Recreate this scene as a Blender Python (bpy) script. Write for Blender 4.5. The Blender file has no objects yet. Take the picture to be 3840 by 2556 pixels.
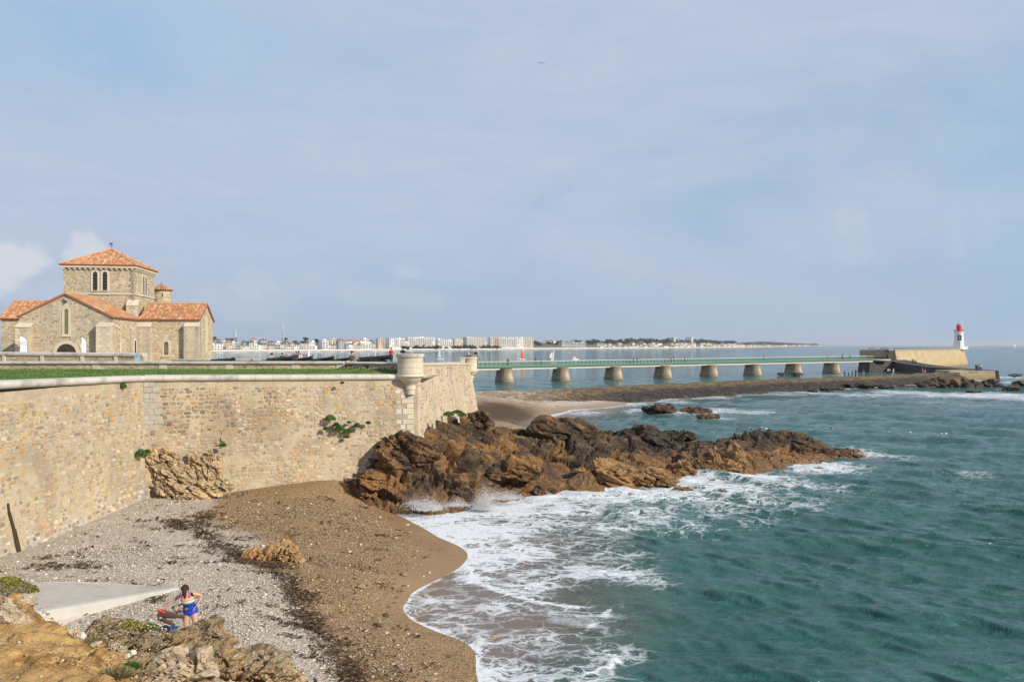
import bpy, bmesh, math, random
import numpy as np
from mathutils import Vector, Matrix
R = math.radians
scene = bpy.context.scene
COL = scene.collection

# ------------------------------------------------------------------ camera
HC = 9.5                      # eye height above the sea (m)
FP, CXP, HYP = 2941.0, 1920.0, 1293.5   # focal length and horizon in photograph pixels
cam_d = bpy.data.cameras.new('camera')
cam = bpy.data.objects.new('camera', cam_d)
COL.objects.link(cam)
cam.location = (0, 0, HC)
cam.rotation_euler = (R(90), 0, 0)
cam_d.sensor_width = 36.0
cam_d.lens = 36.0 * FP / 3840.0
cam_d.shift_y = (HYP - 1278.0) / 3840.0
cam_d.clip_start = 0.1
cam_d.clip_end = 60000
scene.camera = cam

# ------------------------------------------------------------------ light
SUN_EL = 28.0
SUN_AZ = -33.0                # direction TO the sun in the XY plane, degrees from +X
sd = Vector((math.cos(R(SUN_EL)) * math.cos(R(SUN_AZ)), math.cos(R(SUN_EL)) * math.sin(R(SUN_AZ)), math.sin(R(SUN_EL))))
sun_d = bpy.data.lights.new('sun', 'SUN')
sun_d.energy = 4.8
sun_d.angle = R(0.6)
sun_d.color = (1.0, 0.90, 0.76)
sun = bpy.data.objects.new('sun', sun_d)
COL.objects.link(sun)
sun.location = (60, -40, 60)
sun.rotation_euler = sd.to_track_quat('Z', 'Y').to_euler()
scene.view_settings.view_transform = 'Standard'
scene.view_settings.look = 'None'
scene.view_settings.exposure = 0.0
scene.view_settings.gamma = 1.0
scene.view_settings.use_curve_mapping = False
scene.cycles.max_bounces = 6
scene.cycles.diffuse_bounces = 2
scene.cycles.glossy_bounces = 3
scene.cycles.transparent_max_bounces = 8
scene.cycles.volume_bounces = 0
scene.cycles.sample_clamp_indirect = 4.0
scene.cycles.use_denoising = True

# ------------------------------------------------------------------ node helpers
class NT:
    """tiny node-tree builder"""
    def __init__(s, tree):
        s.t = tree; s.n = tree.nodes; s.l = tree.links
    def new(s, typ, **kw):
        n = s.n.new(typ)
        for k, v in kw.items():
            setattr(n, k, v)
        return n
    def put(s, sock, v):
        if v is None: return
        if hasattr(v, 'is_output') or isinstance(v, bpy.types.NodeSocket):
            s.l.new(v, sock)
        else:
            if isinstance(v, (tuple, list)) and len(v) == 3 and sock.type == 'RGBA':
                v = (*v, 1.0)
            sock.default_value = v
    def math(s, op, a, b=None, c=None, clamp=False):
        n = s.new('ShaderNodeMath', operation=op); n.use_clamp = clamp
        for i, v in enumerate((a, b, c)):
            if v is not None: s.put(n.inputs[i], v)
        return n.outputs[0]
    def vmath(s, op, a, b=None):
        n = s.new('ShaderNodeVectorMath', operation=op)
        s.put(n.inputs[0], a)
        if b is not None: s.put(n.inputs[1], b)
        return n.outputs['Value'] if op in ('DOT_PRODUCT', 'LENGTH', 'DISTANCE') else n.outputs[0]
    def mix(s, fac, a, b, blend='MIX'):
        n = s.new('ShaderNodeMix', data_type='RGBA', blend_type=blend)
        s.put(n.inputs[0], fac); s.put(n.inputs[6], a); s.put(n.inputs[7], b)
        return n.outputs[2]
    def mixf(s, fac, a, b):
        n = s.new('ShaderNodeMix', data_type='FLOAT')
        s.put(n.inputs[0], fac); s.put(n.inputs[2], a); s.put(n.inputs[3], b)
        return n.outputs[0]
    def noise(s, vec, scale, detail=4, rough=0.55, dist=0.0):
        n = s.new('ShaderNodeTexNoise')
        s.put(n.inputs['Vector'], vec); n.inputs['Scale'].default_value = scale
        n.inputs['Detail'].default_value = detail; n.inputs['Roughness'].default_value = rough
        n.inputs['Distortion'].default_value = dist
        return n.outputs['Fac']
    def voro(s, vec, scale, feature='F1', rnd=1.0):
        n = s.new('ShaderNodeTexVoronoi', feature=feature)
        s.put(n.inputs['Vector'], vec); n.inputs['Scale'].default_value = scale
        n.inputs['Randomness'].default_value = rnd
        return n
    def ramp(s, fac, stops, interp='LINEAR'):
        n = s.new('ShaderNodeValToRGB'); s.put(n.inputs[0], fac)
        e = n.color_ramp.elements; n.color_ramp.interpolation = interp
        while len(e) < len(stops): e.new(0.5)
        for i, (p, c) in enumerate(stops):
            e[i].position = p
            c = (c, c, c) if not isinstance(c, (tuple, list)) else c
            e[i].color = (*c[:3], 1)
        return n.outputs[0]
    def sstep(s, v, lo, hi):
        n = s.new('ShaderNodeMapRange', interpolation_type='SMOOTHSTEP')
        s.put(n.inputs[0], v); s.put(n.inputs[1], lo); s.put(n.inputs[2], hi)
        n.inputs[3].default_value = 0; n.inputs[4].default_value = 1
        return n.outputs[0]
    def mapping(s, vec, scale=(1, 1, 1), rot=(0, 0, 0), loc=(0, 0, 0)):
        n = s.new('ShaderNodeMapping'); s.put(n.inputs[0], vec)
        n.inputs['Scale'].default_value = scale; n.inputs['Rotation'].default_value = rot
        n.inputs['Location'].default_value = loc
        return n.outputs[0]
    def bump(s, h, strength=0.5, dist=0.02, normal=None):
        n = s.new('ShaderNodeBump'); s.put(n.inputs['Height'], h)
        n.inputs['Strength'].default_value = strength; n.inputs['Distance'].default_value = dist
        if normal is not None: s.put(n.inputs['Normal'], normal)
        return n.outputs[0]
    def attr(s, name, out='Color'):
        n = s.new('ShaderNodeAttribute', attribute_name=name)
        return n.outputs[out]
    def pos(s):
        return s.new('ShaderNodeNewGeometry').outputs['Position']
    def obj(s):
        return s.new('ShaderNodeTexCoord').outputs['Object']

MATS = {}
def material(name, fn):
    m = bpy.data.materials.new(name); m.use_nodes = True
    t = NT(m.node_tree)
    b = m.node_tree.nodes['Principled BSDF']
    fn(t, b)
    MATS[name] = m
    return m
def flat(name, col, rough=0.6, vary=0.25, scale=6.0, metal=0.0, bump=0.0):
    """painted or plain surface with slight grain and wear"""
    def fn(t, b):
        p = t.obj()
        n = t.noise(p, scale, 5, 0.6)
        k = t.math('MULTIPLY_ADD', n, 2 * vary, 1.0 - vary)
        c = t.mix(1.0, col, t.vmath('SCALE', (1, 1, 1)), 'MULTIPLY')
        sc = t.new('ShaderNodeVectorMath', operation='SCALE'); sc.inputs[0].default_value = col; t.put(sc.inputs['Scale'], k)
        t.put(b.inputs['Base Color'], sc.outputs[0])
        b.inputs['Roughness'].default_value = rough
        b.inputs['Metallic'].default_value = metal
        if bump: t.put(b.inputs['Normal'], t.bump(n, bump, 0.02))
    return material(name, fn)

# ------------------------------------------------------------------ sky
world = bpy.data.worlds.new('World'); scene.world = world; world.use_nodes = True
wt = NT(world.node_tree); wt.n.clear()
sky = wt.new('ShaderNodeTexSky', sky_type='NISHITA')
sky.sun_disc = False; sky.sun_elevation = R(SUN_EL)
sky.sun_rotation = math.atan2(sd.x, sd.y)
sky.altitude = 10; sky.air_density = 1.0; sky.dust_density = 1.6; sky.ozone_density = 2.0
dirv = wt.new('ShaderNodeTexCoord').outputs['Generated']
sep = wt.new('ShaderNodeSeparateXYZ'); wt.put(sep.inputs[0], dirv)
el = sep.outputs['Z']
veil_n = wt.noise(wt.mapping(dirv, (1.5, 1.5, 4.2), loc=(0.35, 0.1, 0.2)), 1.5, 7, 0.52, 0.6)
veil_f = wt.sstep(veil_n, 0.16, 0.58)
veil_fine = wt.noise(wt.mapping(dirv, (2.0, 2.0, 9.0), rot=(0, 0.25, 0)), 3.5, 8, 0.62, 0.8)
veil_c = wt.mix(wt.sstep(veil_fine, 0.3, 0.75), (4.8, 5.55, 7.2), (5.25, 5.95, 7.3))
skyc = wt.mix(0.75, sky.outputs[0], (3.6, 5.45, 7.6))
col1 = wt.mix(wt.math('MULTIPLY', veil_f, 0.93), skyc, veil_c)
# low haze bank: slightly greyer and darker towards the horizon
lowf = wt.sstep(el, 0.15, 0.0)
col1 = wt.mix(wt.math('MULTIPLY', lowf, 0.62), col1, (4.0, 4.95, 6.25))
# cumulus heads standing above the horizon
puff = wt.noise(wt.mapping(dirv, (1, 1, 1.35)), 26.0, 6, 0.55)
def spot(d, rx, rz, amount, c, lo=.15, hi=.95, nz=2.6):
    global col1
    d = Vector(d).normalized()
    rt = Vector((d.y, -d.x, 0)).normalized()
    up = rt.cross(d)
    a = wt.math('DIVIDE', wt.vmath('DOT_PRODUCT', dirv, tuple(rt)), rx)
    b_ = wt.math('DIVIDE', wt.math('SUBTRACT', wt.vmath('DOT_PRODUCT', dirv, tuple(up)), 0), rz)
    fwd = wt.sstep(wt.vmath('DOT_PRODUCT', dirv, tuple(d)), 0.5, 0.8)
    r2 = wt.math('ADD', wt.math('MULTIPLY', a, a), wt.math('MULTIPLY', b_, b_))
    v = wt.math('ADD', wt.math('SUBTRACT', 1.0, r2), wt.math('MULTIPLY', wt.math('SUBTRACT', puff, 0.5), nz))
    f = wt.math('MULTIPLY', wt.math('MULTIPLY', wt.sstep(v, lo, hi), fwd), amount)
    col1 = wt.mix(f, col1, c)
def pdir(x, y):
    return ((x - CXP) / FP, 1.0, (HYP - y) / FP)
for (x, y, rx, rz, am) in ((60, 985, .040, .032, .6), (130, 945, .022, .020, .5), (310, 930, .030, .026, .6), (360, 960, .02, .03, .4), (-60, 1010, .05, .04, .6),
                           (90, 1080, .06, .03, .25), (940, 1060, .04, .022, .12), (1150, 1050, .03, .016, .10), (1520, 1020, .022, .012, .16), (1500, 1120, .10, .02, .12), (930, 1130, .10, .03, .12),
                           (3190, 880, .03, .05, .14), (3580, 930, .02, .05, .12), (3700, 850, .02, .04, .10)):
    spot(pdir(x, y), rx, rz, min(1, am * 1.3), (6.6, 7.0, 7.6))
for q in ((380, 90, .42, .13, .28), (300, 60, .26, .09, .25), (200, 120, .5, .2, .12), (3800, 900, .14, .3, .3)): spot(pdir(*q[:2]), q[2], q[3], q[4], (2.9, 5.3, 7.7), .2, 1.3, .7)
bg = wt.new('ShaderNodeBackground'); wt.put(bg.inputs[0], col1); bg.inputs[1].default_value = 0.1
wo = wt.new('ShaderNodeOutputWorld'); wt.l.new(bg.outputs[0], wo.inputs[0])

# ------------------------------------------------------------------ layout helpers
def PZ(x, y, z):
    """point at height z that stands at photograph pixel (x, y)"""
    d = (HC - z) * FP / (y - HYP)
    return Vector(((x - CXP) / FP * d, d, z))
def PD(x, y, d):
    return Vector(((x - CXP) / FP * d, d, HC - (y - HYP) * d / FP))
def DS(*p):                    # 2356-wide preview pixels -> photograph pixels
    return p[0] * 1.62988, p[1] * 1.62988
def lerp(a, b, t): return a + (b - a) * t
def interp(x, pts):
    return float(np.interp(x, [p[0] for p in pts], [p[1] for p in pts]))

# ------------------------------------------------------------------ numpy noise
def _hash(ix, iy, iz, seed=0):
    with np.errstate(over='ignore'):
        h = (ix.astype(np.uint32) * np.uint32(374761393) + iy.astype(np.uint32) * np.uint32(668265263)
             + iz.astype(np.uint32) * np.uint32(2147483647 - 1013) + np.uint32(seed * 974711 + 12345))
        h = (h ^ (h >> np.uint32(13))) * np.uint32(1274126177)
        h = (h ^ (h >> np.uint32(16))) * np.uint32(2246822519)
        h = h ^ (h >> np.uint32(15))
    return h.astype(np.float64) / 4294967295.0
def vnoise(p, seed=0):
    f = np.floor(p); i = f.astype(np.int64); u = p - f
    u = u * u * (3 - 2 * u)
    r = 0
    for a in (0, 1):
        for b in (0, 1):
            for c in (0, 1):
                w = (u[:, 0] if a else 1 - u[:, 0]) * (u[:, 1] if b else 1 - u[:, 1]) * (u[:, 2] if c else 1 - u[:, 2])
                r = r + w * _hash(i[:, 0] + a, i[:, 1] + b, i[:, 2] + c, seed)
    return r * 2 - 1
def fbm(p, oct=4, seed=0, gain=0.5, lac=2.03):
    r = 0; a = 1.0; s = 0
    for k in range(oct):
        r = r + a * vnoise(p, seed + k * 17); s += a
        p = p * lac + 11.3; a *= gain
    return r / s
def worley(p, seed=0):
    f = np.floor(p); i = f.astype(np.int64); u = p - f
    n = len(p)
    d1 = np.full(n, 9.0); d2 = np.full(n, 9.0); idr = np.zeros(n); cell = np.zeros((n, 3))
    for a in (-1, 0, 1):
        for b in (-1, 0, 1):
            for c in (-1, 0, 1):
                X, Y, Z = i[:, 0] + a, i[:, 1] + b, i[:, 2] + c
                px = a + _hash(X, Y, Z, seed); py = b + _hash(X, Y, Z, seed + 1); pz = c + _hash(X, Y, Z, seed + 2)
                dd = (px - u[:, 0]) ** 2 + (py - u[:, 1]) ** 2 + (pz - u[:, 2]) ** 2
                m = dd < d1
                d2 = np.where(m, d1, np.minimum(d2, dd))
                d1 = np.where(m, dd, d1)
                idr = np.where(m, _hash(X, Y, Z, seed + 3), idr)
                cell[m] = np.stack([X + _hash(X, Y, Z, seed), Y + _hash(X, Y, Z, seed + 1), Z + _hash(X, Y, Z, seed + 2)], 1)[m]
    return np.sqrt(d1), np.sqrt(d2), idr, cell
def ssn(x, lo, hi):
    t = np.clip((x - lo) / (hi - lo), 0, 1)
    return t * t * (3 - 2 * t)
class RBF:
    """thin-plate surface through control points (x, y, value)"""
    def __init__(s, pts, lam=0.02):
        p = np.array(pts, float); s.c = p[:, :2]; n = len(p)
        s.lin = False
        K = s._k(np.linalg.norm(s.c[:, None] - s.c[None], axis=2)) + lam * np.eye(n)
        Pm = np.c_[np.ones(n), s.c]
        A = np.block([[K, Pm], [Pm.T, np.zeros((3, 3))]])
        s.w = np.linalg.solve(A, np.r_[p[:, 2], 0, 0, 0])
    def _k(s, r):
        return r * r * np.log(r + 1e-9)
    def __call__(s, X, Y):
        sh = np.shape(X); q = np.c_[np.ravel(X), np.ravel(Y)]
        out = np.empty(len(q))
        for k in range(0, len(q), 40000):
            z = q[k:k + 40000]
            r = np.linalg.norm(z[:, None] - s.c[None], axis=2)
            out[k:k + 40000] = s._k(r) @ s.w[:len(s.c)] + s.w[-3] + z @ s.w[-2:]
        return out.reshape(sh)

# ------------------------------------------------------------------ object helpers
def link(o, parent=None):
    COL.objects.link(o)
    if parent is not None: o.parent = parent
    return o
def tag(o, label=None, cat=None, group=None, kind=None):
    if label: o['label'] = label
    if cat: o['category'] = cat
    if group: o['group'] = group
    if kind: o['kind'] = kind
    return o
def thing(name, label, cat, loc=(0, 0, 0), rz=0.0, group=None):
    o = bpy.data.objects.new(name, None)
    o.empty_display_size = 0.3
    o.location = loc; o.rotation_euler = (0, 0, rz)
    return tag(link(o), label, cat, group)
def np_mesh(name, V, F, mats, parent=None, smooth=False, cols=None, attrs=None, fmat=None):
    """object from arrays; F is an (n,k) array or a list of faces"""
    me = bpy.data.meshes.new(name)
    V = np.asarray(V, np.float32)
    if isinstance(F, np.ndarray):
        n, k = F.shape
        me.vertices.add(len(V)); me.vertices.foreach_set('co', V.ravel())
        me.loops.add(n * k); me.loops.foreach_set('vertex_index', F.astype(np.int32).ravel())
        me.polygons.add(n); me.polygons.foreach_set('loop_start', np.arange(0, n * k, k, dtype=np.int32))
        me.update(calc_edges=True)
    else:
        me.from_pydata([tuple(map(float, v)) for v in V], [], F)
    if not isinstance(mats, (list, tuple)): mats = [mats]
    for m in mats: me.materials.append(MATS[m] if isinstance(m, str) else m)
    if fmat is not None: me.polygons.foreach_set('material_index', np.asarray(fmat, np.int32))
    if cols is not None:
        c = np.asarray(cols, np.float32)
        if c.shape[1] == 3: c = np.c_[c, np.ones(len(c), np.float32)]
        at = me.color_attributes.new('Col', 'FLOAT_COLOR', 'POINT'); at.data.foreach_set('color', c.ravel().astype(np.float32))
    for k, v in (attrs or {}).items():
        at = me.attributes.new(k, 'FLOAT', 'POINT'); at.data.foreach_set('value', np.asarray(v, np.float32))
    me.polygons.foreach_set('use_smooth', np.full(len(me.polygons), bool(smooth)))
    me.update()
    o = bpy.data.objects.new(name, me)
    return link(o, parent)
def grid_faces(nr, nc):
    i = np.arange(nr * nc).reshape(nr, nc)
    return np.stack([i[:-1, :-1], i[:-1, 1:], i[1:, 1:], i[1:, :-1]], -1).reshape(-1, 4)
def vnormals(V, F):
    n = np.zeros_like(V)
    a, b, c = V[F[:, 0]], V[F[:, 1]], V[F[:, 2]]
    fn = np.cross(b - a, c - a)
    if F.shape[1] == 4: fn = np.cross(V[F[:, 2]] - a, V[F[:, 3]] - b)
    for k in range(F.shape[1]): np.add.at(n, F[:, k], fn)
    return n / (np.linalg.norm(n, axis=1, keepdims=True) + 1e-12)
class MB:
    """mesh collector: boxes, bars, tubes, lathes, prisms in one mesh"""
    def __init__(s): s.v = []; s.f = []; s.m = []; s.c = []
    def add(s, V, F, mat=0, col=None):
        o = len(s.v)
        s.v += [tuple(map(float, p)) for p in V]; s.f += [tuple(i + o for i in f) for f in F]
        s.m += [mat] * len(F); s.c += [col or (1, 1, 1)] * len(V)
        return s
    def box(s, c, d, rot=None, mat=0, col=None, taper=1.0):
        x, y, z = d[0] / 2, d[1] / 2, d[2] / 2
        P = [Vector((sx * x * (taper if sz > 0 else 1), sy * y * (taper if sz > 0 else 1), sz * z)) for sz in (-1, 1) for sx, sy in ((-1, -1), (1, -1), (1, 1), (-1, 1))]
        if rot is not None: P = [rot @ p for p in P]
        c = Vector(c)
        return s.add([p + c for p in P], [(3, 2, 1, 0), (4, 5, 6, 7), (0, 1, 5, 4), (1, 2, 6, 5), (2, 3, 7, 6), (3, 0, 4, 7)], mat, col)
    def ring(s, pts, n=8, mat=0, col=None, caps=True, up=None):
        """tube through [(point, radius or (ra, rb))]"""
        V = []; F = []
        m = len(pts)
        for i, (p, r) in enumerate(pts):
            p = Vector(p)
            a = Vector(pts[max(i - 1, 0)][0]); b = Vector(pts[min(i + 1, m - 1)][0])
            t = (b - a)
            t = t.normalized() if t.length > 1e-9 else Vector((0, 0, 1))
            ref = Vector(up) if up else (Vector((0, 0, 1)) if abs(t.z) < 0.9 else Vector((0, 1, 0)))
            u = t.cross(ref).normalized(); w = u.cross(t)
            ra, rb = r if isinstance(r, (tuple, list)) else (r, r)
            for k in range(n):
                q = 2 * math.pi * k / n
                V.append(p + u * (ra * math.cos(q)) + w * (rb * math.sin(q)))
        for i in range(m - 1):
            for k in range(n):
                F.append((i * n + k, i * n + (k + 1) % n, (i + 1) * n + (k + 1) % n, (i + 1) * n + k))
        if caps:
            F.append(tuple(range(n - 1, -1, -1))); F.append(tuple((m - 1) * n + k for k in range(n)))
        return s.add(V, [tuple(reversed(f)) for f in F], mat, col)
    def lathe(s, prof, n=24, c=(0, 0, 0), mat=0, col=None, a0=0.0):
        V = []; F = []; c = Vector(c)
        for (r, z) in prof:
            for k in range(n):
                q = a0 + 2 * math.pi * k / n
                V.append(c + Vector((r * math.cos(q), r * math.sin(q), z)))
        m = len(prof)
        for i in range(m - 1):
            for k in range(n):
                F.append((i * n + k, i * n + (k + 1) % n, (i + 1) * n + (k + 1) % n, (i + 1) * n + k))
        F.append(tuple(range(n - 1, -1, -1))); F.append(tuple((m - 1) * n + k for k in range(n)))
        return s.add(V, F, mat, col)
    def prism(s, poly, vec, mat=0, col=None):
        """extrude a 3D polygon along vec"""
        n = len(poly); vec = Vector(vec)
        V = [Vector(p) for p in poly] + [Vector(p) + vec for p in poly]
        nrm = Vector((0, 0, 0))
        for i in range(n): nrm += V[i].cross(V[(i + 1) % n])
        F = [tuple(range(n)), tuple(range(2 * n - 1, n - 1, -1))]
        F += [(i, i + n, (i + 1) % n + n, (i + 1) % n) for i in range(n)]
        if nrm.dot(vec) > 0: F = [tuple(reversed(f)) for f in F]
        return s.add(V, F, mat, col)
    def build(s, name, mats, parent=None, smooth=False, kind=None, use_col=False, bevel=0.0):
        o = np_mesh(name, np.array(s.v), s.f, mats, parent, smooth, cols=np.array(s.c) if use_col else None, fmat=s.m)
        if kind: o['kind'] = kind
        if bevel:
            b = o.modifiers.new('edge', 'BEVEL'); b.width = bevel; b.segments = 2; b.limit_method = 'ANGLE'
        if smooth:
            md = o.data
            try: md.set_sharp_from_angle(angle=R(38))
            except Exception: pass
        return o
def copy_tree(o, parent=None):
    c = o.copy(); COL.objects.link(c); c.parent = parent
    for ch in list(o.children): copy_tree(ch, c)
    return c
ORD = ['first', 'second', 'third', 'fourth', 'fifth', 'sixth', 'seventh', 'eighth', 'ninth', 'tenth', 'eleventh', 'twelfth', 'thirteenth', 'fourteenth', 'fifteenth',
       'sixteenth', 'seventeenth', 'eighteenth', 'nineteenth', 'twentieth']
# ------------------------------------------------------------------ materials
def m_stone(name, vary=0.3, rough=0.9, bump=0.35):
    def fn(t, b):
        p = t.pos(); c = t.attr('Col')
        n = t.noise(p, 9.0, 6, 0.65); g = t.noise(p, 60.0, 3, 0.6)
        k = t.math('ADD', t.math('MULTIPLY_ADD', n, 2 * vary, 1 - vary), t.math('MULTIPLY_ADD', g, 0.3, -0.15))
        s = t.new('ShaderNodeVectorMath', operation='SCALE'); t.put(s.inputs[0], c); t.put(s.inputs['Scale'], k)
        t.put(b.inputs['Base Color'], s.outputs[0]); b.inputs['Roughness'].default_value = rough
        b.inputs['Specular IOR Level'].default_value = 0.25
        t.put(b.inputs['Normal'], t.bump(t.math('ADD', n, t.math('MULTIPLY', g, 0.5)), bump, 0.02))
    return material(name, fn)
m_stone('stone')
def m_mortar(name, c1, c2, stain, sscale=0.35, wash=(0, 0), top=0):
    """lime mortar / render with grain, stains and vertical weathering streaks"""
    def fn(t, b):
        p = t.pos()
        big = t.noise(p, sscale, 5, 0.6, 0.6); mid = t.noise(p, 3.2, 5, 0.65); fine = t.noise(p, 26, 5, 0.7)
        streak = t.noise(t.mapping(p, (1.3, 1.3, 0.12)), 2.0, 5, 0.65)
        c = t.mix(t.sstep(mid, 0.3, 0.7), c1, c2)
        c = t.mix(t.math('MULTIPLY', t.sstep(big, 0.46, 0.66), 0.75), c, stain)
        c = t.mix(t.math('MULTIPLY', t.sstep(streak, 0.52, 0.75), 0.35), c, stain)
        # small embedded stone chips seen as texture between the bigger stones
        v = t.voro(t.mapping(p, (1, 1, 1.6)), 5.5); ve = t.voro(t.mapping(p, (1, 1, 1.6)), 5.5, 'DISTANCE_TO_EDGE')
        chip = t.math('MULTIPLY', t.sstep(ve.outputs['Distance'], 0.05, 0.16), t.sstep(t.noise(p, 1.1, 3), 0.40, 0.58))
        hs = t.new('ShaderNodeSeparateColor'); t.put(hs.inputs[0], v.outputs['Color'])
        cc = t.ramp(hs.outputs[0], [(0.0, (.30, .22, .14)), (.3, (.42, .30, .17)), (.5, (.47, .37, .25)), (.7, (.36, .31, .25)), (.85, (.46, .27, .13)), (1, (.5, .43, .33))])
        c = t.mix(t.math('MULTIPLY', chip, 0.5), c, cc)
        s = t.new('ShaderNodeVectorMath', operation='SCALE'); t.put(s.inputs[0], c); t.put(s.inputs['Scale'], t.math('MULTIPLY_ADD', fine, 0.5, 0.76))
        t.put(b.inputs['Base Color'], s.outputs[0]); b.inputs['Roughness'].default_value = 0.95
        b.inputs['Specular IOR Level'].default_value = 0.2
        h = t.math('ADD', t.math('MULTIPLY', fine, 0.6), t.math('ADD', mid, t.math('MULTIPLY', chip, 0.5)))
        t.put(b.inputs['Normal'], t.bump(h, 0.6, 0.05))
    return material(name, fn)
m_mortar('fort_mortar', (.52, .44, .315), (.45, .375, .265), (.31, .25, .18))
m_mortar('fort_render', (.58, .50, .375), (.52, .44, .32), (.41, .345, .25), 0.25)
m_mortar('church_mortar', (.58, .50, .36), (.50, .42, .29), (.39, .33, .24))
m_mortar('jetty_render', (.46, .36, .22), (.40, .31, .19), (.26, .20, .13), 0.08)
def m_lime(name, c1, c2, stain, amount=0.5, scale=1.0):
    def fn(t, b):
        p = t.pos()
        big = t.noise(p, 0.9 * scale, 5, 0.6, 0.4); mid = t.noise(p, 5 * scale, 5, 0.65); fine = t.noise(p, 40 * scale, 4, 0.7)
        rnd = t.new('ShaderNodeObjectInfo').outputs['Random']
        c = t.mix(t.sstep(mid, 0.3, 0.7), c1, c2)
        c = t.mix(t.math('MULTIPLY', t.sstep(big, 0.5, 0.72), amount), c, stain)
        s = t.new('ShaderNodeVectorMath', operation='SCALE'); t.put(s.inputs[0], c)
        t.put(s.inputs['Scale'], t.math('ADD', t.math('MULTIPLY_ADD', fine, 0.3, 0.78), t.math('MULTIPLY', rnd, 0.16)))
        t.put(b.inputs['Base Color'], s.outputs[0]); b.inputs['Roughness'].default_value = 0.85
        b.inputs['Specular IOR Level'].default_value = 0.25
        t.put(b.inputs['Normal'], t.bump(t.math('ADD', fine, mid), 0.3, 0.02))
    return material(name, fn)
m_lime('limestone', (.62, .55, .42), (.56, .49, .37), (.40, .36, .28), 0.5)
m_lime('coping_lime', (.56, .53, .46), (.50, .47, .41), (.27, .26, .23), 0.8)
m_lime('quoin_pale', (.54, .47, .34), (.52, .48, .39), (.42, .35, .23), 0.6)
m_lime('quoin_grey', (.37, .345, .30), (.43, .405, .36), (.24, .22, .19), 0.8)
m_lime('concrete', (.47, .425, .37), (.41, .37, .325), (.29, .26, .225), 0.85, .7)
m_lime('concrete_pale', (.56, .53, .48), (.50, .50, .46), (.42, .42, .38), 0.5)
m_lime('apron_concrete', (.58, .51, .44), (.54, .47, .40), (.46, .39, .32), 0.5)
m_lime('pier_stone', (.36, .29, .19), (.28, .22, .15), (.20, .16, .11), 0.7, 0.5)
m_lime('white_paint', (.80, .80, .77), (.76, .76, .74), (.62, .62, .60), 0.3, 0.3)
m_lime('town_white', (.84, .82, .78), (.78, .76, .72), (.7, .68, .65), 0.2, 0.05)
m_lime('town_cream', (.66, .60, .48), (.60, .55, .45), (.5, .46, .4), 0.3, 0.05)
m_lime('town_grey', (.46, .47, .47), (.42, .43, .44), (.35, .36, .37), 0.3, 0.05)
m_lime('town_pink', (.66, .52, .43), (.60, .48, .40), (.5, .42, .38), 0.3, 0.05)
flat('town_glass', (.10, .12, .15), 0.25, 0.2)
flat('town_slate', (.10, .11, .14), 0.6, 0.3, 0.5)
flat('town_red_roof', (.42, .15, .09), 0.8, 0.3, 0.5)
flat('town_dark', (.12, .11, .10), 0.7, 0.2)
def m_tile():
    def fn(t, b):
        c = t.attr('Col'); n = t.noise(t.pos(), 12, 5, 0.65)
        s = t.new('ShaderNodeVectorMath', operation='SCALE'); t.put(s.inputs[0], c); t.put(s.inputs['Scale'], t.math('MULTIPLY_ADD', n, 0.7, 0.62))
        t.put(b.inputs['Base Color'], s.outputs[0]); b.inputs['Roughness'].default_value = 0.85
        b.inputs['Specular IOR Level'].default_value = 0.25
    return material('roof_tile', fn)
m_tile()
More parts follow.
